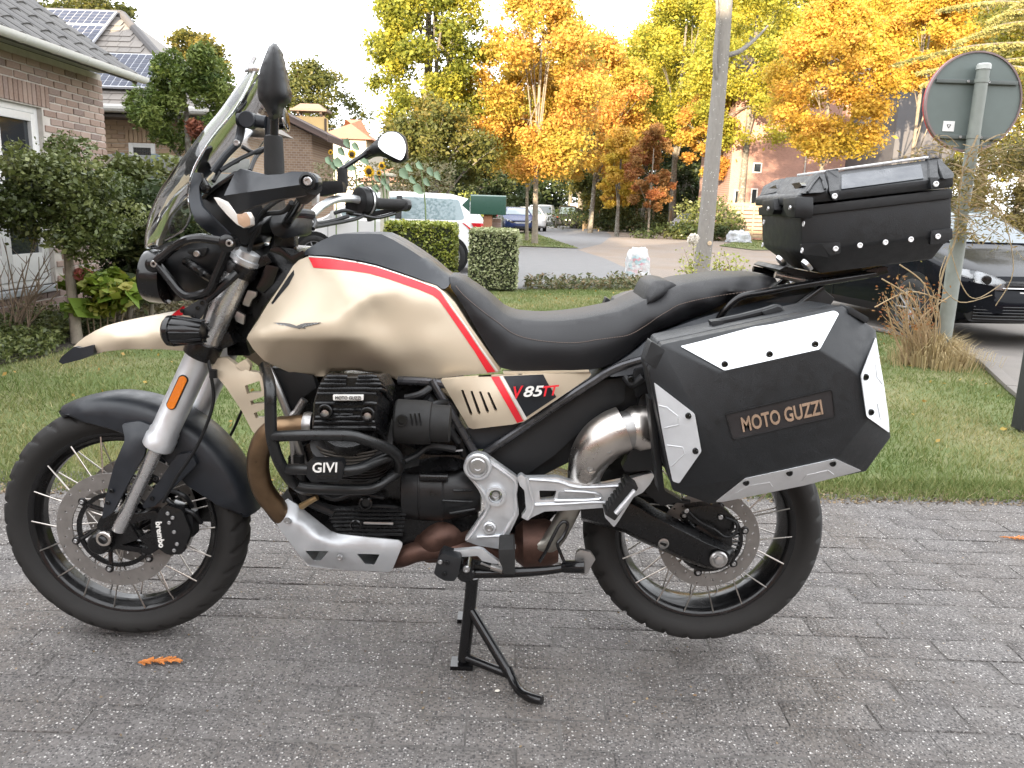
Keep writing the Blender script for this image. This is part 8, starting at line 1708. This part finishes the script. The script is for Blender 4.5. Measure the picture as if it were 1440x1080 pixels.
# grab rails and rack
g = G(); g.ppx([(1010, 450, -.14), (1018, 438, -.15), (1032, 424, -.155), (1046, 416, -.155), (1075, 411, -.15), (1123, 402, -.145), (1180, 393, -.14), (1235, 384, -.12)], .0085, 6, 12)
g.ppx([(1092, 386, -.10), (1131, 394, -.10)], .008, 3, 12); g.ppx([(1119, 432, -.13), (1138, 418, -.13), (1157, 404, -.13)], .009, 3, 12); g.ppx([(1142, 395, -.12), (1190, 389, -.12), (1238, 380, -.12)], .006, 3)
lr = g.pair('luggage_rack', black_gl, bike); G().tube([at(1238, 382, -.12), at(1238, 382, .12)], .0085, 10).build('rack_crossbar', black_gl, bike)
G().ppx([(1090, 386, -.11), (1131, 394.5, -.11)], .0078, 3, 14).build('grab_rail', steel, bike)
plate('rack_base', zp(1050, 210, 4.8, [(220, 815), (260, 790), (430, 830), (560, 850), (900, 800), (960, 790), (940, 820), (700, 850), (440, 885), (380, 872)]), -.11, .22, black_pl, r=2)
plate('tail_light', zp(1050, 210, 4.8, [(455, 1030), (480, 1000), (515, 965), (540, 962), (535, 985), (500, 1035), (470, 1040)]), -.05, .10, redlens, r=1)
plate('pannier_latch_knob', [(1218, 380), (1246, 374), (1250, 384), (1222, 392)], -.13, .03, black_gl, r=2)
# ============================================================ luggage
case_m = worn('case_plastic', (.009, .0105, .0125), .46, scale=50, bump=.0005)
cplate = worn('case_aluminium', (.74, .76, .78), .42, .35, var=.04, bump=.0003)
copper = worn('copper_letters', (.46, .33, .24), .4, .6, bump=0)
def pannier(sgn):
    O = [(930, 484), (1185, 430), (1232, 464), (1253, 615), (1218, 663), (998, 709), (946, 690), (912, 522)]
    Cc = [(1012, 523), (1152, 491), (1211, 528), (1222, 588), (1175, 646), (1047, 672), (987, 634), (977, 580)]
    yO, yC = -.445, -.505
    pan = thing('pannier', 'black hard pannier with silver corner plates and copper lettering' if sgn > 0 else 'black hard pannier mostly hidden on the far side of the motorcycle', 'pannier', (RX + .12, -.34 * sgn, .45), 0, 'panniers on the motorcycle')
    def bu(g, name, m, parent, **k):
        g.v = [Vector((p.x, p.y * sgn, p.z)) for p in g.v]; return g.build(name, m, parent, **k)
    def sh(P, f, c=(1085, 572)): return [(c[0] + (p[0] - c[0]) * f, c[1] + (p[1] - c[1]) * f) for p in P]
    Ov = [at(p[0], p[1], yO) for p in O]; Cv = [at(p[0], p[1], yC) for p in Cc]
    cen = sum(Ov, Vector()) / 8
    back = [Vector((cen.x + (p.x - cen.x) * .985, -.395, cen.z + (p.z - cen.z) * .985)) for p in Ov]
    g = G().rings([back, Ov, Cv])
    lid = bu(g, 'lid', case_m, pan, bevel=.005, bang=12, sharp=30) if False else None
    g2 = G(); g2.v = [Vector((p.x, p.y * sgn, p.z)) for p in g.v]; g2.f = g.f; lid = g2.build('lid', case_m, pan, 30, .004)
    seam = [Vector((cen.x + (p.x - cen.x) * .965, -.398, cen.z + (p.z - cen.z) * .965)) for p in Ov]; seam2 = [Vector((p.x, -.385, p.z)) for p in seam]
    b0 = [Vector((cen.x + (p.x - cen.x) * .985, -.388, cen.z + (p.z - cen.z) * .985)) for p in Ov]; b1 = [Vector((cen.x + (p.x - cen.x) * .96, -.27, cen.z + (p.z - cen.z) * .96)) for p in Ov]; b2 = [Vector((cen.x + (p.x - cen.x) * .90, -.215, cen.z + (p.z - cen.z) * .90)) for p in Ov]
    bu(G().rings([seam, seam2]), 'seal', black_gl, pan, bevel=0)
    bu(G().rings([b0, b1, b2]), 'shell', case_m, pan, bevel=.004)
    # aluminium plates lying on the four big facets, each a bent plate just proud of its facet
    def facet_field(i):
        a, b, c, d = O[i], O[(i + 1) % 8], Cc[(i + 1) % 8], Cc[i]
        A = np.array([[a[0], a[1], 1], [b[0], b[1], 1], [c[0], c[1], 1], [d[0], d[1], 1]], float); k = np.linalg.lstsq(A, np.array([yO, yO, yC, yC]), rcond=None)[0]
        return lambda x, y: max(float(k[0] * x + k[1] * y + k[2]), yC) - (.0075 if i in (2, 6) else .003)
    plates = ((0, [(957, 487), (988, 479.5), (1060, 460), (1088, 456), (1174, 437), (1180, 441), (1153, 491), (1019, 521)], ((1019, 512), (1082, 498), (1146, 484))),
              (6, [(920, 538), (977, 582), (986.5, 635), (955, 680), (946, 677), (938, 640), (930, 598)], ((968, 584.5), (978, 634))),
              (4, [(1006, 706), (1048, 673), (1175, 645.5), (1212, 662), (1130, 683), (1016, 706)], ((1049, 678.5), (1110, 665), (1171, 651.5))),
              (2, [(1232, 474), (1236, 500), (1243, 540), (1250, 590), (1251, 609), (1219, 586), (1211, 529)], ((1217, 530), (1224.5, 579.5))))
    for i, pl, bl in plates:
        f_ = facet_field(i)
        po = bu(G().solid(rounded(pl, 2.5), f_, rim=.004, g=400, grid=False), 'corner_plate', cplate, pan, bevel=.0012)
        gl = []
        if i == 6:
            for q in ([(926, 570), (938, 573), (953, 585), (955, 597), (934, 602)], [(938, 626), (960, 629), (963, 638), (944, 656)]): gl.append(G().pipe([at(p[0], p[1], f_(*p) - .0005) for p in q], .0013, 1, 6))
        elif i == 4:
            for q in ([(1035, 693), (1052, 683), (1082, 678), (1086, 684)], [(1128, 676), (1134, 668), (1164, 661), (1172, 667)]): gl.append(G().pipe([at(p[0], p[1], f_(*p) - .0005) for p in q], .0013, 1, 6))
        elif i == 2:
            for q in ([(1236, 500), (1231, 512), (1233, 530), (1241, 540)], [(1245, 560), (1234, 568), (1238, 590)]): gl.append(G().pipe([at(p[0], p[1], f_(*p) - .0005) for p in q], .0013, 1, 6))
        else:
            for q in ([(1016, 506), (985, 487), (1058, 470), (1064, 461)],): gl.append(G().pipe([at(p[0], p[1], f_(*p) - .0003) for p in q], .001, 1, 6))
        for g in gl: bu(g, 'pressed_line', cplate, po)
        for b in bl:
            q = at(b[0], b[1], f_(*b) - .001); q.y *= sgn; o = place('screw', _bmk, pan, q, None if sgn > 0 else (0, 0, PI), .0068)
    # recessed name panel
    fr_ = rounded([(1019, 582), (1171, 546.5), (1176, 587), (1030, 620)], 5); inn = rounded([(1021.5, 584), (1169.5, 549), (1173.5, 585.5), (1031.5, 617.5)], 4)
    bu(G().solid(fr_, yC - .002, rim=.006, g=400, grid=False, holes=[inn]), 'name_frame', black_pl, pan, bevel=.001)
    bu(G().solid(inn, yC - .0006, rim=.004, g=400, grid=False), 'name_panel', black_gl if False else worn('name_panel_black', (.016, .014, .015), .5, bump=.0002), pan)
    if sgn > 0: text_on('MOTO GUZZI', at(1043, 597.5, yC - .001), at(1156, 572, yC - .001), (0, -1, 0), .031, copper, pan, bold=.022)
    # latches, handle, lock
    for q in ([(906, 508), (916, 480), (938, 494), (922, 519)], [(1195, 431), (1222, 447), (1219, 455), (1193, 440)]): bu(G().solid(rounded(q, 2), yO - .006, rim=.05, g=400, grid=False), 'latch', black_tex, pan, bevel=.003)
    g = G(); g.pipe([at(p[0], p[1], -.33) for p in ((1003, 458), (1012, 453), (1040, 447), (1075, 438), (1092, 433), (1098, 438))], .009, 4, 10)
    bu(g, 'handle', black_pl, pan)
    for q in ([(1000, 452), (1016, 450), (1020, 460), (1003, 464)], [(1072, 438), (1094, 431), (1100, 440), (1078, 449)]): bu(G().solid(rounded(q, 2), -.345, rim=.03, g=400, grid=False), 'handle_mount', black_tex, pan, bevel=.003)
    for q in ([(912, 560), (921, 562), (935, 690), (926, 692)],): bu(G().solid(q, -.36, rim=.05, g=400, grid=False), 'hinge', black_pl, pan, bevel=.003)
    return pan
pannier(1); pannier(-1)

tcs = thing('top_case', 'large black top case with white rivets on the rear luggage rack', 'top case', (.88, 0, 1.08))
z4 = lambda pts: zp(1050, 210, 4.8, pts)
def ring(pts, Y): 
    n = [at(p[0], p[1], Y) for p in pts]; return n + [Vector((p.x, -.15 - p.y, p.z)) for p in n[::-1]]
Yt = -.225
low = G().rings([ring(z4([(362, 390), (1386, 272)]), Yt), ring(z4([(372, 690), (1384, 580)]), Yt), ring(z4([(500, 838), (1255, 742)]), Yt + .055)])
tb = low.build('body', case_m, tcs, 30, .006)
band = G().rings([ring(z4([(352, 388), (1392, 264)]), Yt - .006), ring(z4([(356, 452), (1390, 330)]), Yt - .006)]); band.build('seam_band', black_tex, tcs, 30, .003)
lidt = G().rings([ring(z4([(338, 376), (1398, 255)]), Yt - .012), ring(z4([(345, 310), (1400, 185)]), Yt - .014), ring(z4([(440, 172), (1320, 62)]), Yt + .075)])
tl = lidt.build('lid', case_m, tcs, 30, .006)
def tface(x, y):   # lid's sloping facet
    a = np.interp(x, [1122, 1342], [274.6, 248.5]); b = np.interp(x, [1142, 1325], [245.8, 222.9]); t = min(1, max(0, (a - y) / (a - b))); return Yt - .014 + .089 * t
G().solid(z4([(640, 170), (1175, 100), (1195, 195), (640, 268)]), lambda x, y: tface(x, y) - .004, rim=.006, g=20).build('lid_recess', worn('lid_sky_sheen', (.030, .036, .046), .33, bump=.0003), tl)  # paler blue tone stands in for sky reflected on this facet
topr = G(); topr.flat([at(1150, 244.6, -.148), at(1306, 223, -.148), *[Vector((p.x, -.15 - p.y, p.z)) for p in (at(1306, 223, -.148), at(1150, 244.6, -.148))]], (0, 0, .006)); topr.build('lid_plate', alu, tl, 30, .002)
for q in ([(545, 140), (620, 130), (626, 262), (612, 345), (585, 345), (560, 290)], [(1232, 62), (1285, 52), (1292, 180), (1290, 262), (1245, 268), (1238, 180)]):
    G().solid(rounded(z4(q), 2), lambda x, y: tface(x, y) - .012, rim=.02, g=12).build('lid_rib', black_tex, tl, 30)
tri = z4([(378, 298), (480, 165), (520, 158), (550, 250), (545, 275), (510, 290)])
G().solid(rounded(tri, 2), lambda x, y: tface(x, y) - .016, rim=.03, g=14).build('lid_corner_guard', black_tex, tl, 30)
G().solid(rounded(z4([(1285, 55), (1300, 60), (1398, 160), (1400, 190), (1330, 200), (1300, 120)]), 2), lambda x, y: tface(x, y) - .014, rim=.03, g=14).build('lid_corner_guard', black_tex, tl, 30)
G().pipe([at(p[0], p[1], tface(*p) - .018) for p in z4([(410, 290), (490, 185), (530, 270)])], .003, 2, 6).build('guard_line', black_pl, tl)
# front end fittings: latches on the narrow face (x-facing)
xf = (at(1125, 290, Yt).x + at(1127, 354, Yt).x) / 2
def onx(px, py, dx=-.006): return atx(px, py, xf + dx)
for q in ([(240, 330), (330, 318), (330, 400), (322, 462), (275, 462), (245, 405)], [(100, 345), (182, 330), (186, 408), (170, 440), (130, 430), (102, 400)]):
    P = z4(q); g = G(); a = [onx(p[0], p[1], -.03) for p in P]; g.flat(a, (.04, 0, 0)); g.build('latch', black_pl, tcs, 30, .004)
for p in ((296, 396), (148, 402)):
    q = z4([p])[0]; place('bolt', _bm, tcs, onx(q[0], q[1], -.034), (0, 0, -PI / 2), .0055)
for q in ([(190, 270), (260, 190), (430, 175), (380, 240), (330, 300), (210, 310)], [(85, 315), (110, 250), (190, 205), (240, 195), (190, 290)]):
    P = z4(q); g = G(); g.flat([onx(p[0], p[1], -.015 + .10 * max(0, (300 - (p[1] - 210) * 4.8)) / 130 * .55) for p in P], (.02, 0, 0)); g.build('lid_front_guard', black_tex, tl, 30, .003)
for q in ([(150, 262), (195, 240), (205, 265), (150, 290), (110, 280)], [(300, 232), (355, 222), (372, 245), (330, 275), (318, 250)]):
    P = z4(q); g = G(); g.flat([onx(p[0], p[1], -.02 + .02) for p in P], (.012, 0, 0)); g.build('vent_hole', black_gl, tl, 30)
# corner plates and rivets
G().solid(rounded(z4([(368, 640), (632, 628), (635, 700), (560, 720), (500, 838), (376, 700)]), 2), Field([(1127, 345, Yt - .004), (1181, 342, Yt - .004), (1181, 356, Yt - .004), (1167, 360, Yt - .004), (1154, 384, Yt + .045), (1128, 356, Yt - .004)]), rim=.01, g=30).build('corner_plate', black_tex, tcs, 30)
G().solid(rounded(z4([(1245, 552), (1390, 532), (1390, 600), (1335, 640), (1320, 635), (1240, 645)]), 2), Yt - .005, rim=.01, g=400, grid=False).build('corner_plate', black_tex, tcs, 30, .001)
white_riv = G().lathe([(0, 1), (.25, 1), (.4, .75), (.2, .45)], (0, 0, 0), (0, -1, 0), 14).mesh('rivet', 40); white_riv.materials.append(worn('white_rivet', (.80, .80, .80), .35, .2, bump=0))
for p in ((600, 671), (764, 648), (936, 628), (1108, 608), (1290, 588)): q = z4([p])[0]; place('rivet', white_riv, tcs, at(q[0], q[1], Yt - .008), None, .0062)
for p in ((593, 316), (1277, 234)): q = z4([p])[0]; place('rivet', white_riv, tcs, at(q[0], q[1], tface(*q) - .014), None, .0062)
for p in ((360, 338), (386, 503), (376, 683), (118, 492), (110, 645), (100, 350)):
    q = z4([p])[0]; place('rivet', white_riv, tcs, onx(q[0], q[1], -.004), (0, 0, -PI / 2), .0062)
for p in ((240, 745), (415, 775)):
    q = z4([p])[0]; g = G(); g.lathe([(0, .016), (.008, .015), (.01, .01)], atx(q[0], q[1], xf + .02), (-.7, 0, -.7), 16); g.build('foot_bolt', bolt_m, tcs)
